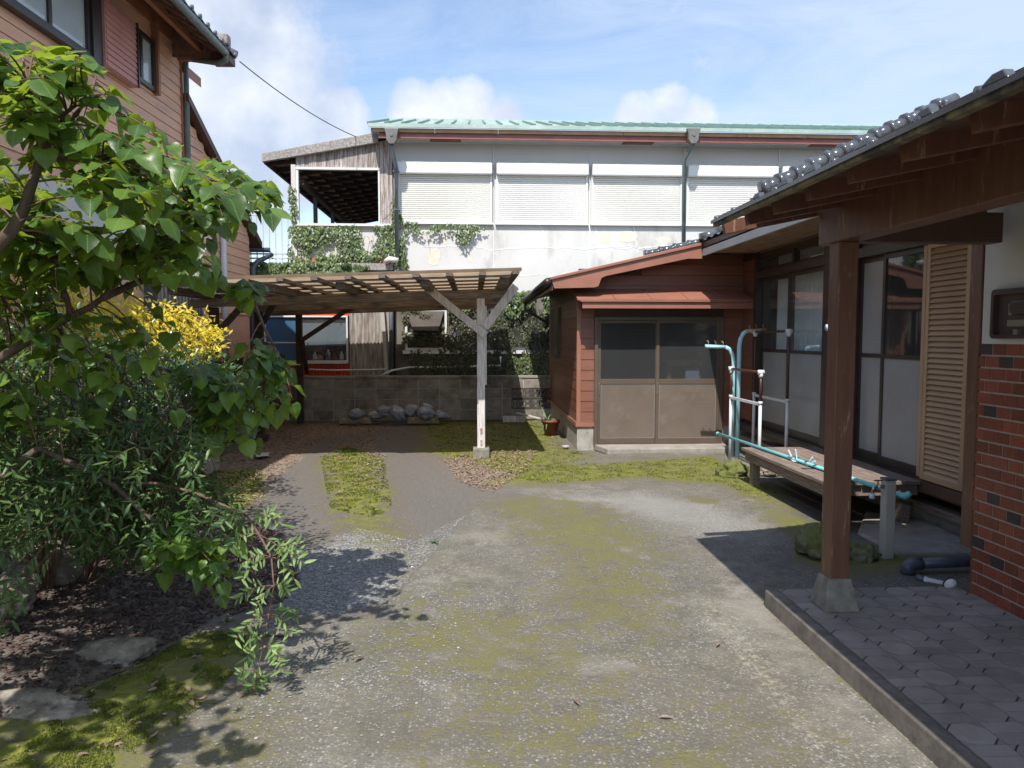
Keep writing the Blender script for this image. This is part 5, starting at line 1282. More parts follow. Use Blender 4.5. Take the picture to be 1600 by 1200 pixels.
LM().tube([(-1, gy, wzr(gy) + .0), (.25, gy, wzr(gy) + .0), (.30, gy - .05, wzr(gy) - .1), (.12, wing_y + .1, wzr(gy) - .28), (.06, wing_y + .05, wzr(gy) - .4), (.06, wing_y + .05, 1)], .05, 10).build('wing_gutter', 'dull_pipe', lh, smooth=True)
yw_ = lp(344, 400).y; LM().tube([(.06, yw_, 1), (.06, yw_, lp(344, 340).z)], .05, 10).build('white_pipe', 'white_metal', lh, smooth=True)
# shuttered bay with small canopy on the ground floor
ba, bb_ = lp(250, 400, .25).y, lp(313, 400, .25).y; bz0, bz1 = 1.9, lp(300, 372, .25).z
LM().box(0, .2, ba, bb_, bz0, bz1).build('bay_box', 'dull_pipe', lh)
y = ba
while y < bb_:
    LM().box(.2, .25, y + .01, y + .06, bz0, bz1).build('bay_slat', 'pale_rust_iron', lh); y += .115
LM().prism([(0, ba - .1, bz1 + .12), (.42, ba - .1, bz1 + .0), (.42, ba - .1, bz1 + .04), (0, ba - .1, bz1 + .18)], (0, bb_ - ba + .2, 0)).build('bay_canopy', 'white_metal', lh)
# lower tiled lean-to roof
q = lp(75, 180, .9); qy1 = lp(117, 200, .9).y
LM().prism([(0, -12.5, q.z + .3), (.9, -12.5, q.z - .04), (.9, -12.5, q.z - .1), (0, -12.5, q.z + .2)], (0, qy1 + 12.5, 0)).build('lower_roof', 'dark_brown', lh)
for c in range(22):
    for r in range(3):
        x = .82 - r * .26; link('roof_tile', GT, lh, 0, XF @ Matrix.Translation((x, qy1 - .14 - c * .265, q.z + .02 + (.9 - x) * .37)) @ Matrix.Rotation(math.atan(.37), 4, 'Y') @ Matrix.Rotation(R(180), 4, 'Z'))
LM().tube([(.95, -12.5, q.z - .06), (.95, qy1, q.z - .07)], .05, 10).build('lower_gutter', 'grey_pipe', lh, smooth=True)
# service cable
a = XF @ Vector((ex + .1, ey1 + .05, elz(ex) - .0)); b = P(557, 214, Y=YB - .1)
pts = [a.lerp(b, t) + Vector((0, 0, -.10 * 4 * t * (1 - t))) for t in lin(0, 1, 14)]
tag(MB().tube(pts, .008, 6).build('service_cable', 'cable_black', smooth=True), 'thin black cable hanging between the left eave corner and the annex roof', 'cable')
# ================================================================== YARD THINGS
# wooden veranda bench
b0 = P(1166, 756, z=0); DXa = b0.x - .02; DYf = b0.y
pR = P(1424, 822, z=0); DXb = WX - .12; DYn = pR.y
zt = P(1157, 700, Y=DYf - .0).z
dk = thing('deck_bench', 'low weathered wooden deck bench standing against the sliding windows', 'bench', ((DXa + DXb) / 2, (DYf + DYn) / 2, 0))
npl = 5; wpl = (DXb - DXa + .04) / npl
for i in range(npl):
    MB().box(DXa - .03 + i * wpl, DXa - .03 + (i + 1) * wpl - .006, DYn - .05 + rnd(-.008, .008), DYf + .04 + rnd(-.008, .008), zt - .03, zt + rnd(-.001, .003)).build('plank', 'deck_wood', dk, bevel=.004)
MB().box(DXa, DXa + .035, DYn + .0, DYf, zt - .13, zt - .031).build('apron', 'deck_wood', dk, bevel=.003)
MB().box(DXb - .035, DXb, DYn, DYf, zt - .13, zt - .031).build('apron', 'deck_wood', dk, bevel=.003)
for y in (DYn, DYf - .035): MB().box(DXa + .036, DXb - .036, y, y + .035, zt - .13, zt - .031).build('apron', 'deck_wood', dk, bevel=.003)
for x in (DXa + .036, DXb - .125):
    for y in (DYn + .036, DYf - .125): MB().box(x, x + .085, y, y + .085, -.02, zt - .031).build('leg', 'deck_wood', dk, bevel=.004)
# laundry pole
pa = P(1120, 678, Y=9.35); pb = P(1418, 777, Y=5.55)
t0 = P(1250, 712, z=zt + .03)
pa = Vector((t0.x - .06, 9.35, P(1120, 678, X=t0.x - .06).z)); pa = P(1121, 678, X=t0.x - .08)
pa = P(1121, 677, z=zt + .026); pb = P(1418, 777, z=zt + .026)
lpole = thing('laundry_pole', 'turquoise laundry pole lying lengthwise on the deck bench', 'pole', tuple(pb))
dlp = (pb - pa).normalized(); d = (pb - pa); c_ = pa + d * .02
MB().tube([pa, pb - dlp * .08], .017, 12).build('rod', 'turquoise', lpole, smooth=True)
MB().tube([pb - dlp * .085, pb - dlp * .03, pb + Vector((.02, 0, .03))], [.022, .024, .021], 10).build('end_cap', 'turquoise', lpole, smooth=True)
MB().tube([pa - dlp * .01, pa + dlp * .03], .02, 10).build('end_cap', 'turquoise', lpole, smooth=True)
tag(MB().tube([P(1392, 778, Y=DYn - .18), P(1424, 787, Y=DYn - .10)], .016, 10).build('green_rod', 'leaf_ivy', smooth=True), 'short pale green rod end lying beneath the turquoise pole by the deck leg', 'rod')
# clothes pegs clipped on the pole
def peg(px, py, a, mk):
    c = pa.lerp(pb, (px - 1121) / 297 * (pb.y and 1)) ; tq = min((abs(proj(pa.lerp(pb, q / 200))[0] - px), q / 200) for q in range(201))[1]; c = pa.lerp(pb, tq); r = thing('clothes_peg', mk, 'clothes peg', tuple(c), 'clothes pegs on the laundry pole')
    for s in (-1, 1):
        dd = Vector((math.sin(a) * .3, -math.sin(a), math.cos(a))); e = c + dd * .10 + Vector((.012 * s, .03 * s * 1.0, 0)); b_ = c + Vector((.003 * s, .002 * s, -.02))
        MB().bar(b_, e, .010, .007).build('peg_arm', 'peg_blue', r)
    MB().tube([c + dlp.cross(Vector((0, 0, 1))) * .02 + Vector((0, 0, .02)), c - dlp.cross(Vector((0, 0, 1))) * .02 + Vector((0, 0, .02))], .006, 8).build('spring', 'metal_chrome', r)
peg(1240, 712, -.75, 'pale blue clothes peg leaning far left on the turquoise pole')
peg(1245, 710, -.25, 'pale blue clothes peg standing nearly upright in the left pair on the pole')
peg(1260, 713, .8, 'pale blue clothes peg leaning right, lower of the right pair on the pole')
peg(1262, 712, 1.15, 'pale blue clothes peg leaning furthest right on the turquoise pole')
tag(MB().tube([P(1232, 715, z=zt + .012), P(1240, 721, z=zt + .012), P(1252, 722, z=zt + .012), P(1246, 717, z=zt + .015)], .008, 6).build('peg_ring', 'rack_white', smooth=True), 'white ring of line lying on the deck planks under the clothes pegs', 'cord')
# laundry stands: pair of turquoise poles with hooked arms
def stand(x, y, z1, side, r, root, over=.30):
    pts = [(x, y, 0), (x, y, z1 - .22)] + [(x + side * over * .32 * (1 - math.cos(t)), y, z1 - .22 + .20 * math.sin(t)) for t in (R(30), R(60), R(88))]
    MB().tube(pts, r, 10).build('pole', 'pale_turquoise', root, smooth=True)
    a = Vector(pts[-1]); b = a + Vector((side * over * .75, 0, .012))
    arm = MB().tube([a, b], r * .9, 10).build('hook_arm', 'rusty' if side > 0 else 'pale_turquoise', root, smooth=True)
    for k in range(3):
        c = a.lerp(b, .12 + .36 * k); MB().tube([c + Vector((0, 0, .01)), c + Vector((0, 0, .06)), c + Vector((-.02, 0, .075))], .005, 6).build('hook', 'rusty', arm, smooth=True)
sp = P(1155, 716, z=0)
st_ = thing('laundry_stand', 'pale turquoise laundry pole stand with rusty hooked arms beside the far end of the deck', 'stand', (sp.x, sp.y, 0))
stand(P(1154, 600, Y=sp.y).x, sp.y, P(1170, 515, Y=sp.y).z, 1, .028, st_, .33)
stand(P(1146, 600, Y=sp.y + .06).x + .0, sp.y + .07, P(1146, 540, Y=sp.y).z, -1, .026, st_, .36)
s2 = P(1318, 860, Y=5.6)
st2 = thing('laundry_stand', 'second laundry stand mostly hidden behind the brown porch post, only its hooked arm tip showing', 'stand', (s2.x, 5.6, 0))
st2_z = P(1294, 512, Y=5.6).z
MB().tube([(s2.x, 5.6, 0), (s2.x, 5.6, st2_z - .05), (s2.x - .02, 5.6, st2_z), (P(1291, 512, Y=5.6).x, 5.6, st2_z)], .02, 10).build('pole', 'pale_turquoise', st2, smooth=True)
xx = P(1294, 512, Y=5.6).x
MB().tube([(xx - .015, 5.6, st2_z), (xx + .03, 5.6, st2_z)], .026, 10).build('end_cap', 'rack_white', st2, smooth=True)
for q in (.0, .025): MB().tube([(xx + q, 5.6, st2_z + .02), (xx + q, 5.6, st2_z + .075)], .004, 6).build('hook', 'rusty', st2)
# drying rack: two frames of white legs with brown rails
rk = thing('drying_rack', 'white legged drying rack with brown rails between the deck and the shed', 'rack', (3.45, 8.8, 0))
def rframe(lf, rt, ztop, zmid, xr):
    (l1, l2), (r1_, r2_) = lf, rt
    A = P(l2, 625, X=xr); B_ = P(r2_, 630, X=xr)
    ya, yb2 = A.y, B_.y
    for y in (ya, yb2):
        MB().tube([(xr, y, 0), (xr, y, zmid)], .019, 10).build('leg', 'rack_white', rk, smooth=True)
        MB().tube([(xr, y, zmid - .0), (xr, y, zmid + .035)], .026, 10).build('joint', 'rack_white', rk, smooth=True)
        MB().tube([(xr, y, zmid + .03), (xr, y, ztop)], .016, 10).build('upright', 'rack_brown', rk, smooth=True)
        MB().tube([(xr, y, ztop - .05), (xr, y, ztop + .0)], .026, 10).build('joint', 'rack_white', rk, smooth=True)
        MB().tube([(xr - .035, y, ztop + .01), (xr + .035, y, ztop + .01)], .03, 10).build('joint_cap', 'rack_white', rk, smooth=True)
    MB().bar((xr, ya, zmid), (xr, yb2, zmid), .03, .03).build('cross_bar', 'rack_white', rk)
    MB().tube([(xr, ya, ztop + .01), (xr, yb2, ztop + .01)], .016, 10).build('rail', 'rack_brown', rk, smooth=True)
xr1, xr2 = 3.32, 3.66
rframe((0, 1142), (0, 1188), P(1187, 583, X=xr1).z, P(1188, 632, X=xr1).z, xr1)
rframe((0, 1178), (0, 1230), P(1228, 519, X=xr2).z, P(1231, 628, X=xr2).z, xr2)
# tap post
tp = P(1389, 873, z=0)
ft = thing('tap_post', 'square cream standpipe post with metal taps standing between deck and porch', 'standpipe', (tp.x, tp.y + .04, 0))
tz = P(1389, 752, Y=tp.y).z
MB().box(tp.x - .037, tp.x + .037, tp.y, tp.y + .075, -.03, tz).build('post', 'faucet_post', ft, bevel=.006)
MB().box(tp.x - .042, tp.x + .042, tp.y - .005, tp.y + .08, tz + .001, tz + .018).build('cap', 'dull_pipe', ft, bevel=.004)
f0 = Vector((tp.x - .038, tp.y + .03, tz - .045))
MB().tube([f0, f0 + Vector((-.05, 0, 0))], .014, 10).build('tap_body', 'metal_chrome', ft, smooth=True)
MB().tube([f0 + Vector((-.05, 0, .0)), f0 + Vector((-.075, 0, -.005)), f0 + Vector((-.085, 0, -.05))], .011, 10).build('spout', 'metal_chrome', ft, smooth=True)
MB().tube([f0 + Vector((-.045, 0, .01)), f0 + Vector((-.045, 0, .045))], .007, 8).build('valve_stem', 'metal_chrome', ft, smooth=True)
MB().bar(f0 + Vector((-.075, 0, .045)), f0 + Vector((-.01, 0, .045)), .012, .01).build('tap_handle', 'metal_chrome', ft, bevel=.003)
MB().tube([f0 + Vector((-.085, 0, -.048)), f0 + Vector((-.087, 0, -.085))], .018, 10).build('hose_collar', 'peg_blue', ft, smooth=True)
# drain pipe, spray head, basin, slab
dp0 = P(1432, 884, z=.05); 
dpi = thing('waste_pipe', 'blue grey plastic waste pipe lying across the ground at the corner of the tiled wall', 'pipe', tuple(dp0))
MB().tube([(dp0.x, dp0.y, .065), (WX - .3, dp0.y + .03, .07)], .036, 14).build('pipe', 'dull_pipe', dpi, smooth=True)
MB().tube([(dp0.x + .03, dp0.y, .065), (dp0.x - .03, dp0.y, .065), (dp0.x - .065, dp0.y - .01, .05), (dp0.x - .075, dp0.y - .015, .0)], .044, 14).build('elbow', 'dull_pipe', dpi, smooth=True)
s0, s1_ = P(1436, 903, z=.12), P(1476, 911, z=.12)
shh = thing('spray_head', 'white hand shower with round grey face lying on the edge of the porch paving', 'shower head', tuple(s0))
MB().tube([s0, s0.lerp(s1_, .35), s0.lerp(s1_, .36), s1_], [.018, .018, .014, .012], 12).build('handle', 'rack_white', shh, smooth=True)
hd = MB(); hd.lathe([(0, 0), (.034, 0), (.038, .01), (.03, .025), (0, .03)], n=20)
o = hd.build('head', 'rack_white', smooth=True); o.matrix_basis = Matrix.Translation(s1_ + Vector((.022, -.01, .005))) @ Matrix.Rotation(R(-70), 4, 'X') @ Matrix.Rotation(R(180), 4, 'X'); setpar(o, shh)
hr = MB(); hr.tube([(.037 * math.cos(a), .037 * math.sin(a), 0) for a in lin(0, 2 * math.pi, 20)], .005, 6); o = hr.build('black_rim', 'cable_black', smooth=True); o.matrix_basis = Matrix.Translation(s1_ + Vector((.022, -.014, .005))) @ Matrix.Rotation(R(110), 4, 'X'); setpar(o, shh)
MB().tube([s0 - (s1_ - s0).normalized() * .012, s0 + (s1_ - s0).normalized() * .03], .0195, 12).build('grey_collar', 'dull_pipe', shh, smooth=True)
bs = P(1480, 806, z=.10)
bsn = MB(); bsn.lathe([(0, 0), (.12, 0), (.17, .10), (.18, .105), (.165, .10), (.115, .012), (0, .01)], (bs.x + .45, bs.y + .25, .0), 24)
tag(bsn.build('basin', 'terracotta', smooth=True), 'reddish brown basin standing in the dark space under the house floor', 'basin')
sb = MB(); c = P(1440, 850, z=0); sb.prism([(c.x - .35, c.y - .25, -.05), (c.x + .35, c.y - .32, -.05), (WX + .04, c.y + .6, -.05), (c.x + .1, c.y + 1.0, -.05), (c.x - .35, c.y + .3, -.05)], (0, 0, .07))
tag(sb.build('yard_slab', 'slab_concrete', bevel=.02), 'flat worn concrete slab on the ground behind the cream tap post', 'slab')
# rocks
c = P(1278, 868, z=0); rock('mossy_rock', 'mossy_rock', (c.x + .03, c.y, .07), (.19, .15, .15), 1, 'moss covered rock partly behind the brown porch post')
c = P(1345, 875, z=0); rock('mossy_rock', 'mossy_rock', (c.x + .02, c.y + .05, .03), (.12, .13, .08), 2, 'low mossy rock between the porch post and the cream tap post')
c = P(1140, 747, z=0); rock('mossy_rock', 'mossy_rock', (c.x + .07, c.y + .12, .05), (.18, .15, .13), 3, 'mossy rock beside the far left leg of the deck bench')
c = P(1175, 752, z=0); rock('rock', 'rock', (c.x + .3, c.y + .3, .04), (.14, .12, .08), 4, 'grey rock under the far end of the deck bench')
c = P(60, 930, z=0); rock('rock', 'rock', (c.x, c.y + .1, .14), (.24, .17, .19), 5, 'large rounded rock under the shrub at the left edge')
c = P(10, 985, z=0); rock('rock', 'rock', (c.x - .02, c.y + .05, .12), (.14, .13, .17), 6, 'rounded pale rock touching the left edge of the picture')
c = P(165, 1035, z=0); rock('rock', 'rock', (c.x + .03, c.y + .05, .03), (.19, .11, .07), 7, 'low pinkish flat rock between mulch and moss')
c = P(45, 1108, z=0); rock('rock', 'rock', (c.x - .1, c.y, .0), (.42, .13, .065), 8, 'long flat slab rock lying at the lower left edge')
c = P(110, 900, z=0); rock('rock', 'rock', (c.x, c.y + .25, .12), (.17, .14, .15), 9, 'dark rock deep under the shrub behind the rounded rock')
# wheel stops and sandbags
def wstop(px0, px1, lab, notch):
    a, b = P(px0, 662, z=0), P(px1, 662, z=0); y = a.y
    r = thing('wheel_stop', lab, 'wheel stop', ((a.x + b.x) / 2, y, 0), 'concrete wheel stops')
    m_ = MB(); L_ = b.x - a.x
    if notch: pts = [(0, 0), (L_ * .5, 0), (L_ * .55, .03), (L_ * .68, .03), (L_ * .74, 0), (L_, 0), (L_ - .02, .11), (L_ * .6, .115), (L_ * .56, .10), (.02, .10)]
    else: pts = [(0, 0), (L_, 0), (L_ - .02, .115), (.02, .115)]
    m_.prism([(a.x + u, y, v) for u, v in pts], (0, .12, 0)); m_.build('stop_body', 'stop_concrete', r, bevel=.008)
    for u in (.18, .80): MB().box(a.x + L_ * u - .028, a.x + L_ * u + .028, y - .006, y + .0, .065, .092).build('reflector', 'reflector', r)
wstop(529, 580, 'left concrete wheel stop with chipped base and two yellow reflectors under the carport', True)
wstop(636, 686, 'right concrete wheel stop with two yellow reflectors in front of the sandbags', False)
def bag(px, py, sx, sy, sz, rz_, seed, lab):
    c = P(px, 655, Y=13.42 + .12 * (seed % 3)); vs = []
    for v in ICO2[0]:
        q = v * 1.6 + Vector((seed * 5, 0, 0)); k = 1 + .26 * noise.noise(q) + .20 * noise.noise(q * 2.7) - .12 * abs(noise.noise(q * 6))
        fx = 1 + .10 * math.copysign(1, v.x) * abs(v.x) ** 3
        vs.append(Matrix.Rotation(rz_, 3, 'Y') @ Vector((v.x * sx * fx, v.y * sy, v.z * sz * (1 - .3 * v.x * v.x))) * k)
    m_ = MB(); m_.add([c + Vector((0, 0, py)) + v for v in vs], ICO2[1])
    o = m_.build('sandbag', 'bag_blue', smooth=True); tag(o, lab, 'sandbag', 'old sandbags behind the wheel stops')
bag(556, .10, .15, .14, .10, .0, 1, 'pale blue sandbag behind the left wheel stop')
bag(588, .08, .17, .13, .085, .05, 2, 'crumpled grey blue sandbag just right of the left wheel stop')
bag(598, .17, .13, .11, .07, -.2, 3, 'small sandbag on top, left of the upright blue bag')
bag(621, .12, .17, .15, .12, .7, 4, 'tilted deep blue sandbag in the middle of the row')
bag(640, .15, .15, .13, .13, -.5, 5, 'tall crumpled sandbag behind the left end of the right wheel stop')
bag(664, .12, .17, .14, .11, .1, 6, 'faded sandbag behind the middle of the right wheel stop')
bag(668, .24, .12, .10, .045, .35, 7, 'flattened sandbag draped on top at the right of the row')
bag(689, .08, .16, .14, .08, .3, 8, 'dark sandbag at the right end behind the right wheel stop')
# flower pot with aloe
pc = P(862, 680, z=0); pcx, pcy = pc.x, pc.y + .14
pot = thing('potted_aloe', 'aloe in a brown terracotta pot at the left corner of the red shed', 'potted plant', (pcx, pcy, 0))
MB().lathe([(0, .0), (.10, 0), (.135, .19), (.15, .19), (.155, .235), (.142, .235), (.13, .20), (0, .19)], (pcx, pcy, 0), 24).build('pot', 'terracotta', pot, smooth=True)
MB().lathe([(0, .2), (.13, .2)], (pcx, pcy, 0), 16).build('soil', 'mulch', pot)
def blade(base, dr, L_, w, droop, parent, m='aloe', name='leaf'):
    dr = Vector(dr).normalized(); side = dr.cross(Vector((0, 0, 1))).normalized(); pts = []; n = 6
    m_ = MB(); vs = []; fs = []; p = Vector(base)
    for i in range(n + 1):
        t = i / n; ww = w * (1 - t) ** .7
        vs += [p - side * ww, p - Vector((0, 0, ww * .5)), p + side * ww]
        if i: k = 3 * i; fs += [(k - 3, k - 2, k + 1, k), (k - 2, k - 1, k + 2, k + 1), (k - 1, k - 3, k, k + 2)]
        dr = (dr + Vector((0, 0, -droop / n))).normalized(); p = p + dr * L_ / n
    m_.add(vs, fs); return m_.build(name, m, parent, smooth=True)
for a, el, L_ in ((200, .5, .32), (175, .15, .34), (230, 1.2, .22), (120, 2.4, .30), (60, 1.3, .22), (260, -.1, .26), (300, .8, .2), (150, 1.4, .24), (215, -.6, .30), (20, .7, .2)):
    blade((pcx - .06, pcy, .22), (math.cos(R(a)), math.sin(R(a)), el), L_, .022, .9, pot)
# scrap: leaning board, corrugated scraps
tag(MB().bar(P(808, 645, Y=13.6), P(843, 654, Y=12.9), .05, .02).build('scrap_board', 'weathered_wood'), 'old pale board lying askew against the openwork blocks', 'board')
sc = corr(P(786, 660, Y=13.5).x, P(822, 660, Y=13.5).x, .0, .12, 13.6, 'weathered_wood', None, 'scrap_sheet', .12, .02)
tag(sc, 'grey offcut of corrugated sheet leaning at the foot of the block wall', 'sheet')
tag(MB().box(P(350, 690, z=0).x, P(412, 690, z=0).x, 11.45, 11.6, -.01, .07).build('scrap_timber', 'dark_wood'), 'old timber lying on the ground at the left foot of the carport', 'timber')
tag(MB().prism([P(398, 709, z=.005), P(421, 707, z=.005), P(420, 712, z=.02), P(401, 714, z=.005)], (0, 0, .006)).build('paper_scrap', 'rack_white'), 'scrap of white plastic on the leaf litter left of the tyre track', 'litter')
tag(MB().lathe([(0, 0), (.05, 0), (.055, .012), (0, .008)], P(884, 698, z=0), 12).build('white_lid', 'rack_white'), 'small white lid on the ground before the shed corner', 'lid')

# ================================================================== FOLIAGE
def leaf_shape(outline, fold, curl, n=1):
    """midrib + two halves; returns verts, faces; base at origin, tip +x, face up +z"""
    vs = []; fs = []
    for t, w in outline:
        zc = -curl * t * t + .03 * math.sin(t * 8)
        vs += [(t, -w, zc - fold * w + .10 * w * math.sin(t * 9)), (t if w > 0 else t, 0, zc), (t, w, zc - fold * w - .06 * w * math.sin(t * 7))]
    for i in range(len(outline) - 1):
        k = 3 * i; fs += [(k, k + 3, k + 4, k + 1), (k + 1, k + 4, k + 5, k + 2)]
    return np.array(vs, float), fs
HEART = [leaf_shape([(-.10, .20), (-.03, .36), (.14, .47), (.38, .45), (.62, .32), (.84, .13), (1, .0)], f, c) for f, c in ((-.25, .12), (.25, .30), (-.45, .35), (.1, .05))]
for hv in HEART:
    hv[0][1] = (.04, 0, 0)
LANCE = [leaf_shape([(0, .02), (.18, .10), (.45, .135), (.75, .085), (1, 0)], f, c) for f, c in ((-.35, .15), (.2, .25), (-.5, .05))]
OVAL = [leaf_shape([(0, .03), (.3, .21), (.65, .20), (1, 0)], f, c) for f, c in ((-.3, .15), (.25, .2))]
IVY = [leaf_shape([(0, .30), (.35, .38), (1, 0)], f, .1) for f in (.2, -.2)]
def frame(p, tip, nr, s):
    tip = tip.normalized(); nr = (nr - tip * nr.dot(tip)); nr = nr.normalized() if nr.length > 1e-4 else tip.orthogonal().normalized()
    y = nr.cross(tip); M_ = Matrix((tip, y, nr)).transposed().to_4x4() @ Matrix.Scale(s, 4); M_.translation = p; return M_
def joined(name, m, shapes, mats, parent=None, smooth=True):
    """many leaves as one mesh"""
    V = []; D = []; loops = []; starts = []; totals = []; off = 0; ls = 0
    arr = {}
    for idx, M_ in mats: arr.setdefault(idx, []).append(M_)
    faces = []
    for idx, ms in arr.items():
        bv, bf = shapes[idx]; A = np.array([[list(r) for r in M_] for M_ in ms]); h = np.c_[bv, np.ones(len(bv))]
        W_ = np.einsum('nij,kj->nki', A, h)[:, :, :3]; V.append(W_.reshape(-1, 3))
        n = len(ms); d_ = np.ones((n, len(bv), 4)); d_[:, :, 0] = bv[None, :, 0]; d_[:, :, 1] = bv[None, :, 1] + .5; d_[:, :, 2] = np.random.RandomState(len(ms)).rand(n)[:, None]; D.append(d_.reshape(-1, 4))
        F = np.array(bf); n = len(ms); Fa = (F[None] + (np.arange(n) * len(bv))[:, None, None] + off).reshape(-1, F.shape[1]); faces.append(Fa); off += n * len(bv)
    V = np.concatenate(V); D = np.concatenate(D); F = np.concatenate(faces)
    me = bpy.data.meshes.new(name); me.vertices.add(len(V)); me.vertices.foreach_set('co', V.ravel())
    k = F.shape[1]; me.loops.add(F.size); me.loops.foreach_set('vertex_index', F.ravel().astype(np.int32)); me.polygons.add(len(F))
    me.polygons.foreach_set('loop_start', np.arange(0, F.size, k, dtype=np.int32))
    try: me.polygons.foreach_set('loop_total', np.full(len(F), k, dtype=np.int32))
    except Exception: pass
    me.update(calc_edges=True)
    a_ = me.color_attributes.new('leaf_data', 'FLOAT_COLOR', 'POINT'); a_.data.foreach_set('color', D.ravel().astype(np.float32)); me.materials.append(MATS[m])
    if smooth: me.polygons.foreach_set('use_smooth', [True] * len(me.polygons))
    o = link(name, me, parent); o['kind'] = 'stuff'; return o
def leaves(parent, m, shapes, mats, nind=0, name='leaf', rest='foliage'):
    """the leaves that show largest as single parts, the rest as one part"""
    if nind:
        def key(im):
            p = im[1].translation; w = p - Vector((0, 0, CAMH)); dd = w.dot(_F)
            if dd < .3: return -1
            x, y = proj(p); inside = -20 < x < 1620 and -20 < y < 1220
            return (im[1].to_scale()[0] / dd) if inside else -1
        mats = sorted(mats, key=key, reverse=True)
        mes = []
        for bv, bf in shapes:
            for q in range(6):
                me = bpy.data.meshes.new(name); me.from_pydata([tuple(v) for v in bv], [], bf); me.materials.append(MATS[m]); me.polygons.foreach_set('use_smooth', [True] * len(me.polygons)); mes.append(me)
                a_ = me.color_attributes.new('leaf_data', 'FLOAT_COLOR', 'POINT'); a_.data.foreach_set('color', np.array([(v[0], v[1] + .5, (q + .5) / 6, 1) for v in bv], np.float32).ravel())
        for idx, M_ in mats[:nind]: link(name, mes[idx * 6 + random.randrange(6)], parent, 0, M_)
        mats = mats[nind:]
    if mats: joined(rest, m, shapes, mats, parent)
def inpoly(x, y, poly):
    c = False
    for i in range(len(poly)):
        x1, y1 = poly[i]; x2, y2 = poly[i - 1]
        if (y1 > y) != (y2 > y) and x < (x2 - x1) * (y - y1) / (y2 - y1) + x1: c = not c
    return c
def sample(poly, y0, y1):
    xs = [p[0] for p in poly]; ys = [p[1] for p in poly]
    while 1:
        x, y = rnd(min(xs), max(xs)), rnd(min(ys), max(ys))
        if inpoly(x, y, poly): return P(x, y, Y=rnd(y0, y1))
def rv(): return Vector((rnd(-1, 1), rnd(-1, 1), rnd(-1, 1)))
def arc(a, b, sag, n=6):
    s = rv() * .05 * (b - a).length
    return [a.lerp(b, t) + Vector((0, 0, sag)) * 4 * t * (1 - t) + s * math.sin(math.pi * t) for t in lin(0, 1, n - 1)]
# ---- heart leaved tree
rt = thing('heart_leaved_tree', 'leafy tree with big heart shaped bright green leaves reaching in from the left', 'tree', (-2.75, 3.3, 0))
def pp_(*q): return [P(x, y, Y=Y) for x, y, Y in q]
limbs = [
 [Vector((-2.75, 3.3, 0)), Vector((-2.70, 3.3, .6)), Vector((-2.6, 3.28, 1.1))] + pp_((-60, 590, 3.35), (0, 560, 3.35), (60, 522, 3.4), (110, 495, 3.4), (160, 466, 3.45), (215, 398, 3.5), (240, 345, 3.5)),
 [Vector((-2.62, 3.28, 1.0)), Vector((-2.5, 3.1, 1.5))] + pp_((-40, 430, 2.9), (18, 360, 2.9), (38, 325, 2.9), (58, 264, 2.95), (72, 232, 2.95), (82, 208, 3.0), (98, 180, 3.0), (118, 165, 3.0)),
 pp_((80, 212, 3.0), (66, 185, 3.0), (60, 155, 3.0), (45, 130, 3.0)),
 pp_((82, 215, 3.0), (110, 195, 3.0), (135, 160, 3.05), (150, 120, 3.1)),
 pp_((58, 262, 2.95), (85, 248, 3.0), (110, 244, 3.05), (160, 250, 3.1)),
 pp_((215, 398, 3.5), (280, 350, 3.6), (340, 320, 3.7), (400, 310, 3.75)),
 pp_((110, 495, 3.4), (90, 430, 3.3), (75, 400, 3.2), (60, 380, 3.2)),
 pp_((160, 466, 3.45), (250, 430, 3.7), (330, 440, 3.9), (400, 480, 4.0), (430, 545, 4.0)),
 pp_((60, 522, 3.4), (180, 560, 3.8), (300, 590, 4.1), (360, 640, 4.1)),
 [Vector((-2.7, 3.3, .5))] + pp_((60, 700, 3.5), (180, 760, 3.6), (260, 830, 3.6), (290, 900, 3.55)),
 [Vector((-2.62, 3.28, 1.0)), Vector((-2.6, 2.6, 1.9)), Vector((-2.45, 2.0, 2.5)), Vector((-2.2, 1.5, 2.8))],
 [Vector((-2.6, 2.6, 1.9)), Vector((-2.9, 2.2, 2.4)), Vector((-3.1, 1.6, 2.7))],
]
rad = [(.036, .006), (.032, .006), (.010, .004), (.010, .004), (.012, .005), (.014, .006), (.014, .006), (.018, .006), (.016, .005), (.02, .005), (.028, .008), (.018, .006)]
for i, (l, (r0_, r1_)) in enumerate(zip(limbs, rad)):
    l2 = []
    for a, b in zip(l, l[1:]):
        l2 += [a, a.lerp(b, .5) + rv() * .012]
    l2.append(l[-1])
    MB().tube(l2, [r0_ + (r1_ - r0_) * k / (len(l2) - 1) for k in range(len(l2))], 8).build('trunk' if i == 0 else 'branch', 'bark', rt, smooth=True)
nodes = [p for l in limbs for a, b in zip(l, l[1:]) for p in (a.lerp(b, .33), a.lerp(b, .66), b)]
nodes = [p for p in nodes if p.z > .5]
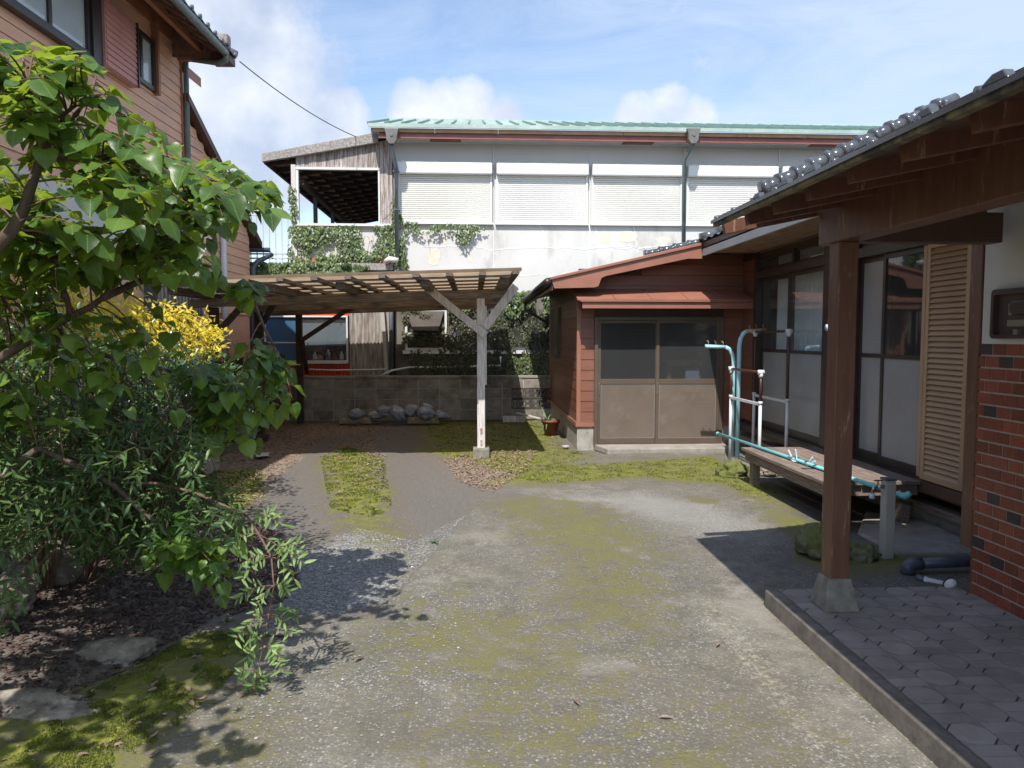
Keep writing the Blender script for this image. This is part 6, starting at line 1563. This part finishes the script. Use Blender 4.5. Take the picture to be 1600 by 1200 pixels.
zones = [
 ([(-60, 45), (40, 60), (130, 62), (168, 85), (222, 105), (222, 145), (150, 175), (60, 180), (-60, 200)], 2.6, 3.3, 28, 8),
 ([(-60, 190), (60, 180), (170, 190), (262, 190), (290, 245), (340, 250), (395, 285), (430, 300), (436, 335), (400, 362), (330, 370), (250, 380), (120, 370), (-60, 380)], 2.7, 3.9, 112, 9),
 ([(290, 250), (395, 285), (430, 300), (436, 335), (400, 358), (300, 365)], 3.4, 3.9, 20, 8),
 ([(-60, 370), (300, 375), (330, 400), (320, 440), (260, 445), (120, 455), (-60, 480)], 3.0, 3.8, 80, 8),
 ([(330, 420), (415, 455), (425, 490), (350, 470)], 3.8, 4.1, 5, 6),
 ([(400, 560), (450, 590), (465, 640), (420, 640), (385, 600)], 3.8, 4.1, 10, 8),
 ([(300, 560), (400, 600), (410, 700), (360, 735), (300, 640)], 3.8, 4.3, 26, 8),
 ([(225, 830), (300, 815), (375, 860), (390, 900), (300, 950), (240, 900)], 3.35, 3.7, 15, 8),
 ([(-60, 480), (100, 500), (300, 560), (400, 600), (330, 640), (-60, 680)], 3.3, 3.9, 48, 7),
]
targets = [(sample(z_, a, b), n) for z_, a, b, c, n in zones for _ in range(c)]
for _ in range(60):
    targets.append((Vector((rnd(-3.3, -1.9), rnd(.9, 2.7), rnd(1.9, 3.1))), 8))
for _ in range(75):
    targets.append((Vector((rnd(-2.3, -1.25), rnd(1.3, 2.3), rnd(1.9, 2.9))), 9))
targets = [(t, n) for t, n in targets if not (t.y < 2.65 and proj(t)[0] > -40)]
tw = MB(); lm = []
for tgt, nl in targets:
    nb_ = min(nodes, key=lambda q: (q - tgt).length + rnd(0, .10) + (0 if (q.y > 2.7) == (tgt.y > 2.45) else .6))
    path = arc(nb_, tgt, .05, 7); tw.tube(path, [.0045 - .0005 * k for k in range(7)], 5, cap=False)
    L_ = (tgt - nb_).length
    for k in range(nl):
        t = 1 - (k / nl) * min(.75, .42 / max(L_, .2)); f_ = t * 6; i_ = min(5, int(f_)); p = path[i_].lerp(path[i_ + 1], f_ - i_)
        out = (path[i_ + 1] - path[i_]).normalized(); side = out.cross(Vector((0, 0, 1))).normalized() * (1 if k % 2 else -1)
        dirn = (out * rnd(.1, .8) + side * rnd(.6, 1.2) + Vector((0, 0, rnd(-.75, .05)))).normalized()
        if k == 0: dirn = (out + Vector((0, 0, -.3))).normalized()
        pet = p + (dirn + Vector((0, 0, .4))).normalized() * rnd(.015, .035)
        nr = Vector((rnd(-.45, .45) - .05, rnd(-.75, .15), 1))
        s = rnd(.044, .104) * (1.0 if tgt.z > .8 else .95)
        if rnd(0, 1) < .12: s *= .6
        lm.append((random.randrange(4), frame(pet, dirn, nr, s)))
tw.build('twigs', 'twig', rt, smooth=True)['kind'] = 'stuff'
leaves(rt, 'leaf_big', HEART, lm, 290)
# ---- evergreen shrub, narrow leaves, in front of the wall
es_ = thing('narrow_leaved_shrub', 'dense evergreen shrub with narrow dark green leaves spreading over the mulch bed', 'shrub', (-2.1, 4.2, 0))
bases = [Vector((-2.6 + rnd(-.3, .3), 4.7 + rnd(-.3, .3), 0)) for _ in range(7)]
zs = [
 ([(-60, 640), (120, 650), (240, 665), (330, 700), (300, 740), (330, 790), (420, 800), (400, 850), (330, 860), (250, 890), (160, 880), (60, 870), (-60, 890)], 3.3, 4.4, 400, 13, .055, .078, 'L'),
 ([(-60, 490), (60, 510), (350, 570), (420, 600), (420, 640), (340, 640), (230, 640), (-60, 650)], 3.9, 5.3, 210, 13, .045, .065, 'L'),
 ([(140, 640), (260, 650), (340, 625), (400, 640), (400, 700), (340, 700), (250, 668), (180, 680)], 4.2, 5.0, 80, 12, .045, .062, 'L'),
 ([(-60, 860), (0, 850), (30, 1000), (-60, 1000)], 3.0, 3.4, 8, 10, .06, .075, 'L'),
 ([(110, 820), (330, 830), (270, 900), (140, 900), (100, 860)], 3.6, 4.2, 75, 11, .045, .06, 'L'),
 ([(0, 940), (25, 1000), (10, 1030), (-30, 1000)], 2.9, 3.0, 2, 10, .055, .07, 'L'),
]
tw = MB(); lm = []
hub = [sample([(-40, 560), (300, 600), (330, 760), (-40, 800)], 3.7, 4.6) for _ in range(26)]
for h_ in hub:
    b_ = min(bases, key=lambda q: (q - h_).length); tw.tube(arc(b_, h_, .06, 6), [.009, .008, .007, .006, .006, .005], 6, cap=False)
for z_, a, b, c, n, s0_, s1_2, _k in zs:
    for _ in range(c):
        tgt = sample(z_, a, b); h_ = min(hub, key=lambda q: (q - tgt).length + rnd(0, .2))
        L_ = (tgt - h_).length; st0 = h_ if L_ < .5 else tgt.lerp(h_, .5 / L_)
        path = arc(st0, tgt, .03, 5)
        if rnd(0, 1) < .6: tw.tube(path, [.003, .0027, .0024, .002, .0015], 4, cap=False)
        for k in range(n):
            t = 1 - k / n * min(.9, .22 / max((tgt - st0).length, .1)); f_ = t * 4; i_ = min(3, int(f_)); p = path[i_].lerp(path[i_ + 1], f_ - i_)
            out = (path[i_ + 1] - path[i_]).normalized(); ph = k * 2.4 + rnd(0, .6); o1 = out.orthogonal().normalized(); o2 = out.cross(o1)
            dn = (out * rnd(.35, .9) + (o1 * math.cos(ph) + o2 * math.sin(ph)) * rnd(.7, 1.1) + Vector((0, 0, .1))).normalized()
            lm.append((random.randrange(3), frame(p, dn, Vector((rnd(-.5, .5), rnd(-.8, .3), 1)), rnd(s0_, s1_2))))
tw.build('stems', 'twig', es_, smooth=True)['kind'] = 'stuff'
leaves(es_, 'leaf_lance', LANCE, lm, 290)
# ---- dark inner shrub filling behind
ds = thing('dark_shrub', 'deep green glossy bush filling the shade beneath the heart leaved tree', 'shrub', (-2.6, 5.2, 0))
lm = []; tw = MB(); b_ = [Vector((-2.6 + rnd(-.4, .3), 5.2 + rnd(-.5, .5), 0)) for _ in range(8)]
zone = [(-80, 450), (90, 490), (250, 540), (340, 575), (400, 605), (395, 650), (330, 665), (225, 655), (150, 690), (100, 800), (-80, 860)]
for _ in range(620):
    c = sample(zone, 4.4, 6.2); q = min(b_, key=lambda v: (v - c).length)
    if _ % 6 == 0: tw.tube(arc(q, c, .1, 5), [.012, .01, .008, .005, .003], 5, cap=False)
    for k in range(15):
        p = c + rv() * .14; lm.append((random.randrange(2), frame(p, rv() + Vector((0, -.3, .2)), Vector((rnd(-.5, .5), rnd(-.7, .4), 1)), rnd(.04, .062))))
tw.build('stems', 'bark', ds, smooth=True)['kind'] = 'stuff'
leaves(ds, 'leaf_dark', OVAL, lm, 60)
# ---- yellow shrub in the sun behind
ys = thing('yellow_shrub', 'bright yellow leaved shrub glowing in the sun behind the dark bush', 'shrub', (-3.0, 7.2, 0))
lm = []; tw = MB()
for z_, c_ in (([(90, 455), (170, 462), (250, 478), (335, 508), (348, 545), (290, 560), (180, 545), (90, 520)], 360), ([(-40, 320), (30, 330), (60, 400), (40, 470), (-40, 480)], 120)):
    for _ in range(c_):
        c = sample(z_, 6.5, 7.6)
        if _ % 8 == 0: tw.tube(arc(Vector((-3.0, 7.2, 0)), c, .12, 5), [.012, .01, .008, .006, .003], 5, cap=False)
        for k in range(9):
            p = c + rv() * .10; lm.append((random.randrange(2), frame(p, rv() + Vector((0, -.2, .1)), Vector((rnd(-.5, .5), rnd(-.9, .2), 1)), rnd(.04, .065))))
tw.build('stems', 'bark', ys, smooth=True)['kind'] = 'stuff'
leaves(ys, 'leaf_yellow', OVAL, lm, 120)
# ---- hanging branch in front
hb_ = thing('drooping_branch', 'long thin shrub branch of narrow pale green leaves drooping to the concrete', 'branch', tuple(P(400, 1080, z=0)))
main = pp_((140, 755, 3.75), (240, 755, 3.7), (300, 768, 3.6), (350, 790, 3.5), (385, 805, 3.4), (405, 835, 3.35), (424, 870, 3.3), (428, 915, 3.25), (420, 960, 3.25), (412, 1005, 3.22), (402, 1050, 3.2), (398, 1078, 3.2))
MB().tube(main, [.0075, .0075, .007, .007, .0065, .006, .0045, .0035, .003, .0025, .002, .0015], 7).build('stem', 'twig', hb_, smooth=True)
tips = [(470, 868), (462, 850), (440, 820), (425, 800), (365, 850), (345, 820), (378, 905), (475, 880), (460, 905), (465, 965), (372, 935), (380, 880), (390, 1000), (455, 990), (442, 1035), (368, 1000), (385, 1030), (372, 1055), (405, 1085), (440, 1050), (385, 1075), (415, 1070), (330, 800), (450, 925), (395, 960)]
tw = MB(); lm = []
for tx, ty in tips:
    tgt = P(tx, ty, Y=3.25 + rnd(-.12, .12)); 
    if tgt.z < .03: tgt.z = .03
    q = min(main, key=lambda v: (v - tgt).length + (0 if v.z > tgt.z else .12)); path = arc(q, tgt, .02, 5); tw.tube(path, [.0028, .0025, .002, .0016, .001], 5, cap=False)
    n = 13
    for k in range(n):
        t = 1 - k / n * .85; f_ = t * 4; i_ = min(3, int(f_)); p = path[i_].lerp(path[i_ + 1], f_ - i_)
        out = (path[i_ + 1] - path[i_]).normalized(); side = out.cross(Vector((.2, -.8, .5))).normalized() * (1 if k % 2 else -1)
        lm.append((random.randrange(3), frame(p, out * rnd(.3, .9) + side * rnd(.6, 1) + rv() * .6, Vector((rnd(-.8, .8), -.8, rnd(.2, 1))), rnd(.036, .060))))
tw.build('side_twigs', 'twig', hb_, smooth=True)['kind'] = 'stuff'
leaves(hb_, 'leaf_branch', LANCE, lm, 290)
# ---- sapling of big leaves growing at the foot of the carport (behind)
sv = thing('shade_sapling', 'dim broad leaved sapling in the shade beside the dark carport posts', 'sapling', (-3.1, 11, 0)); lm = []
for _ in range(34):
    c = sample([(405, 535), (432, 540), (436, 575), (400, 600), (395, 560)], 11.3, 11.8); lm.append((random.randrange(4), frame(c, rv(), Vector((rnd(-.5, .5), -.6, 1)), rnd(.09, .14))))
MB().tube(arc(P(400, 690, Y=11.5), P(415, 560, Y=11.5), .0, 5), .01, 6).build('stem', 'bark', sv)
leaves(sv, 'leaf_dark', HEART, lm, 30)
# ---- ivy on the back buildings
def ivy(name, label, regions, dens, thick=.10, s0=.045, s1=.075, stems=True, loc=None, m='leaf_ivy'):
    r = thing(name, label, 'ivy', loc); lm = []; tw = MB()
    for poly, yy, thr in regions:
        xs = [p[0] for p in poly]; ys = [p[1] for p in poly]
        A_ = (bx(max(xs)) - bx(min(xs))) * (bz(min(ys)) - bz(max(ys)))
        for _ in range(int(A_ * dens)):
            x, y = rnd(min(xs), max(xs)), rnd(min(ys), max(ys))
            if not inpoly(x, y, poly): continue
            p = P(x, y, Y=yy); nn = noise.noise(Vector((p.x * 2.6, 0, p.z * 2.6))) + .5 * noise.noise(Vector((p.x * 7, 1, p.z * 7)))
            if nn < thr + rnd(-.12, .12): continue
            p.y = yy - rnd(0, thick) * min(1, .4 + nn)
            lm.append((random.randrange(2), frame(p, Vector((rnd(-.8, .8), rnd(-.5, 0), -1)), Vector((rnd(-.5, .5), -1, rnd(.0, .8))), rnd(s0, s1))))
        for _ in range(int(A_ * 6)):
            x, y = rnd(min(xs), max(xs)), rnd(min(ys), max(ys))
            if inpoly(x, y, poly):
                a = P(x, y, Y=yy - .01); b = a + Vector((rnd(-.3, .3), 0, -rnd(.1, .35))); tw.tube([a, a.lerp(b, .5) + Vector((rnd(-.05, .05), 0, 0)), b], .004, 4, cap=False)
    tw.build('stems', 'twig', r)['kind'] = 'stuff'
    leaves(r, m, IVY, lm)
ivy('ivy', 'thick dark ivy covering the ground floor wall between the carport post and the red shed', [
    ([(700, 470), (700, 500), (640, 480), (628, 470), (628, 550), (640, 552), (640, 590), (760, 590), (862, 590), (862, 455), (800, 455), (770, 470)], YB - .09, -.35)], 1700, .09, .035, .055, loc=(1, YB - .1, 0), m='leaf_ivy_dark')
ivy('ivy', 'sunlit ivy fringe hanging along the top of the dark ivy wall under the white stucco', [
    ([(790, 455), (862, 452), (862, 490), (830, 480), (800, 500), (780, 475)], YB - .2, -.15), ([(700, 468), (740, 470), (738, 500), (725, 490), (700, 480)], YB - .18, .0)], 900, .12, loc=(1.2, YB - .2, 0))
ivy('ivy', 'patchy ivy on the lit lower wall right of the carport post above the block wall', [
    ([(795, 555), (862, 550), (862, 590), (790, 590)], YB - .12, -.3)], 1000, .06, .035, .055, loc=(1.1, YB - .15, 0))
ivy('ivy', 'green ivy covering the white parapet beneath the open window of the annex', [
    ([(459, 352), (620, 352), (632, 370), (634, 400), (640, 420), (612, 420), (600, 410), (548, 414), (462, 414)], YB - .07, -.24),
    ([(452, 290), (462, 290), (464, 356), (456, 415), (450, 415)], YB - .06, -.3)], 1500, .10, .04, .065, loc=(-2.7, YB - .1, 2.6))
ivy('ivy', 'ivy trailing under the first roller shutter from the grey downpipe', [
    ([(612, 300), (626, 330), (630, 345), (700, 349), (765, 352), (735, 372), (728, 388), (715, 372), (700, 358), (660, 366), (640, 362), (632, 380), (612, 356)], YB - .09, -.12)], 1300, .08, .035, .06, loc=(-1.2, YB - .1, 3.6))
ivy('ivy_hedge', 'thick strip of ivy along the roof edge above the carport', [
    ([(378, 409), (540, 411), (580, 416), (556, 426), (470, 430), (378, 430)], YB - .16, -.9)], 3800, .2, .04, .065, loc=(-3.8, YB - .16, 2.9))

# ================================================================== GROUND COVER (geometry)
def wpoly(pts): return px_poly(pts)
def scatter(poly, n, f):
    W_ = wpoly(poly); xs = [p[0] for p in W_]; ys = [p[1] for p in W_]; k = 0; tries = 0
    while k < n and tries < n * 12:
        tries += 1; x, y = rnd(min(xs), max(xs)), rnd(min(ys), max(ys))
        if inpoly(x, y, W_): f(x, y); k += 1
CH = [(np.array([(-.5, -.14, 0), (.5, -.09, .02), (.46, .12, .03), (-.42, .15, 0), (-.45, -.1, .09), (.48, -.06, .10), (.42, .09, .11), (-.38, .11, .09)]), [(4, 5, 6, 7), (0, 1, 5, 4), (1, 2, 6, 5), (2, 3, 7, 6), (3, 0, 4, 7)]),
      (np.array([(-.5, -.22, 0), (.4, -.15, .0), (.5, .18, .0), (-.36, .2, 0), (-.45, -.18, .08), (.38, -.12, .13), (.45, .13, .09), (-.33, .17, .12)]), [(4, 5, 6, 7), (0, 1, 5, 4), (1, 2, 6, 5), (2, 3, 7, 6), (3, 0, 4, 7)])]
def gz_(x, y):
    if x > dr_edge(y) and y < 9.9: return .002
    return soil_z(x, y) - .028
def flat(x, y, s, tilt=.35, h=0): 
    return frame(Vector((x, y, gz_(x, y) + h)), Vector((rnd(-1, 1), rnd(-1, 1), rnd(-tilt, tilt) * .6)), Vector((rnd(-tilt, tilt), rnd(-tilt, tilt), 1)), s)
ms_ = []
scatter([(-160, 905), (60, 850), (300, 800), (440, 830), (470, 905), (440, 935), (330, 962), (210, 1040), (115, 1088), (0, 1132), (-200, 1190)], 9500, lambda x, y: ms_.append((random.randrange(2), flat(x, y, rnd(.018, .055), .5, rnd(0, .012)))))
stuff(joined('mulch_bed', 'mulch', CH, ms_, None, False), 'dark reddish bark mulch spread under the shrubs at the left', 'mulch')
LL = [leaf_shape([(0, .05), (.3, .22), (.7, .18), (1, 0)], f, c) for f, c in ((.5, -.3), (-.6, .3), (.2, .5))]
ms_ = []
def lit(x, y): ms_.append((random.randrange(3), flat(x, y, rnd(.02, .05), .6, .008)))
scatter([(400, 655), (560, 655), (640, 664), (560, 690), (500, 690), (430, 745), (360, 745), (290, 720), (380, 690)], 1000, lit)
scatter([(690, 715), (750, 700), (840, 700), (825, 735), (770, 768), (720, 752)], 1700, lit)
scatter([(515, 690), (585, 675), (605, 700), (600, 760), (520, 770)], 550, lit)
scatter([(280, 740), (420, 730), (410, 800), (290, 820)], 700, lit)
scatter([(560, 655), (860, 655), (870, 690), (560, 690)], 350, lit)
scatter([(300, 820), (440, 830), (470, 900), (330, 960)], 450, lit)
scatter([(1195, 925), (1215, 930), (1500, 1200), (1475, 1200)], 60, lit)
scatter([(0, 1090), (360, 1000), (400, 1100), (250, 1200), (0, 1200)], 45, lit)
stuff(joined('leaf_litter', 'leaf_litter', LL, ms_, None, False), 'dry brown fallen leaves strewn around the carport and tracks', 'leaf litter')
# pebbles
PB = []
for k in range(3):
    v = np.array([(1, 0, .3), (.3, .9, .25), (-.8, .5, .3), (-.7, -.6, .3), (.4, -.85, .2), (.1, .05, .75)]) * .5 * np.array([1, .8 + .1 * k, .7])
    PB.append((v, [(0, 1, 5), (1, 2, 5), (2, 3, 5), (3, 4, 5), (4, 0, 5)]))
ms_ = []
def peb(a, b): return lambda x, y: ms_.append((random.randrange(3), frame(Vector((x, y, gz_(x, y) - .001)), Vector((rnd(-1, 1), rnd(-1, 1), 0)), Vector((rnd(-.2, .2), rnd(-.2, .2), 1)), rnd(a, b))))
scatter([(430, 880), (560, 820), (650, 840), (735, 795), (700, 835), (650, 885), (600, 935), (500, 960), (430, 940)], 7000, peb(.006, .017))
scatter([(420, 690), (740, 690), (740, 800), (640, 860), (430, 870)], 700, peb(.006, .016))
scatter([(0, 1150), (370, 985), (620, 925), (735, 795), (1150, 760), (1195, 925), (1540, 1230), (-100, 1230)], 3600, peb(.004, .011))
scatter([(380, 1100), (560, 960), (700, 900), (760, 1000), (560, 1200), (300, 1200)], 420, peb(.008, .02))
stuff(joined('gravel', 'pebble', PB, ms_, None, False), 'loose grey gravel scattered over drive and tracks', 'gravel')
# moss tufts
MT = [(np.array([(-.5, 0, 0), (.5, 0, 0), (.1, .15, .9), (0, -.5, 0), (0, .5, 0), (-.1, -.1, .8)]), [(0, 1, 2), (3, 4, 5)])]
ms_ = []
def tuft(a, b): return lambda x, y: ms_.append((0, frame(Vector((x, y, gz_(x, y) - .001)), Vector((rnd(-1, 1), rnd(-1, 1), 0)), Vector((rnd(-.5, .5), rnd(-.5, .5), 1)), rnd(a, b)))) if noise.noise(Vector((x * 6, y * 6, 2))) + .5 * noise.noise(Vector((x * 17, y * 17, 2))) > -.08 else None
scatter([(500, 712), (545, 695), (600, 712), (612, 785), (590, 806), (515, 790)], 6000, tuft(.008, .022))
scatter([(-60, 1240), (0, 1150), (120, 1090), (230, 1030), (300, 985), (380, 975), (395, 1020), (330, 1090), (250, 1160), (200, 1240)], 16000, tuft(.004, .011))
scatter([(780, 745), (850, 724), (960, 724), (1110, 715), (1170, 740), (1220, 775), (1180, 780), (1130, 755), (1000, 745), (860, 756)], 7000, tuft(.006, .018))
scatter([(660, 660), (845, 658), (880, 690), (930, 712), (870, 735), (800, 740), (690, 705)], 5000, tuft(.008, .022))
scatter([(290, 760), (340, 730), (410, 728), (412, 770), (370, 805), (290, 795)], 2500, tuft(.008, .02))
m, t, pr, out = newmat('moss')
v = pos(t); L(t, mixc(t, ramp(t, nz(t, v, 8, 5), [(.35, 0), (.65, 1)]), (.055, .070, .010), (.20, .23, .022)), pr.inputs['Base Color']); pr.inputs['Roughness'].default_value = .95
stuff(joined('moss', 'moss', MT, ms_, None, False), 'yellow green moss cushions growing on the tracks and concrete', 'moss')
# small weeds
def weed(px, py, n, L_, lab):
    c = P(px, py, z=0); r = thing('weed', lab, 'weed', (c.x, c.y, 0), 'small weeds on the drive')
    for k in range(n):
        a = 2 * math.pi * k / n + rnd(-.3, .3); blade((c.x, c.y, gz_(c.x, c.y)), (math.cos(a), math.sin(a), rnd(.7, 1.8)), L_ * rnd(.7, 1.1), L_ * .09, 1.4, r, 'weed')
weed(678, 843, 6, .09, 'tiny grass tuft on the concrete edge in the middle of the drive')
weed(535, 706, 7, .16, 'pale green weed at the far end of the mossy strip, left of the other one')
weed(552, 708, 6, .12, 'pale green weed at the far end of the mossy strip, right of the other one')
weed(900, 705, 6, .14, 'thin dry weed at the foot of the shed corner')
weed(355, 965, 7, .07, 'small round leaved seedling on the dark mulch edge')
weed(1276, 828, 6, .07, 'small green seedling behind the mossy rock by the porch post')
for i, (px, py, a) in enumerate(((1164, 784, 0), (1122, 1010, 1), (1410, 1115, 2), (1040, 1125, 3), (560, 1033, 4), (900, 1100, 5))):
    c = P(px, py, z=0); tag(MB().prism([Matrix.Translation((c.x, c.y, .012)) @ Matrix.Rotation(a, 4, 'Z') @ Vector(q) for q in ((-.035, 0, 0), (0, .01, .004), (.035, 0, 0), (0, -.01, .004))], (0, 0, .002)).build('fallen_leaf', 'leaf_litter'),
        ['single tan fallen leaf on the grey concrete near the deck', 'single fallen leaf on the concrete beside the yellow lichen streak', 'single orange fallen leaf against the porch kerb', 'single reddish fallen leaf on the near concrete right of centre', 'single pale fallen leaf on the concrete right of the drooping branch', 'single fallen leaf in the lower middle of the concrete'][i], 'fallen leaf')
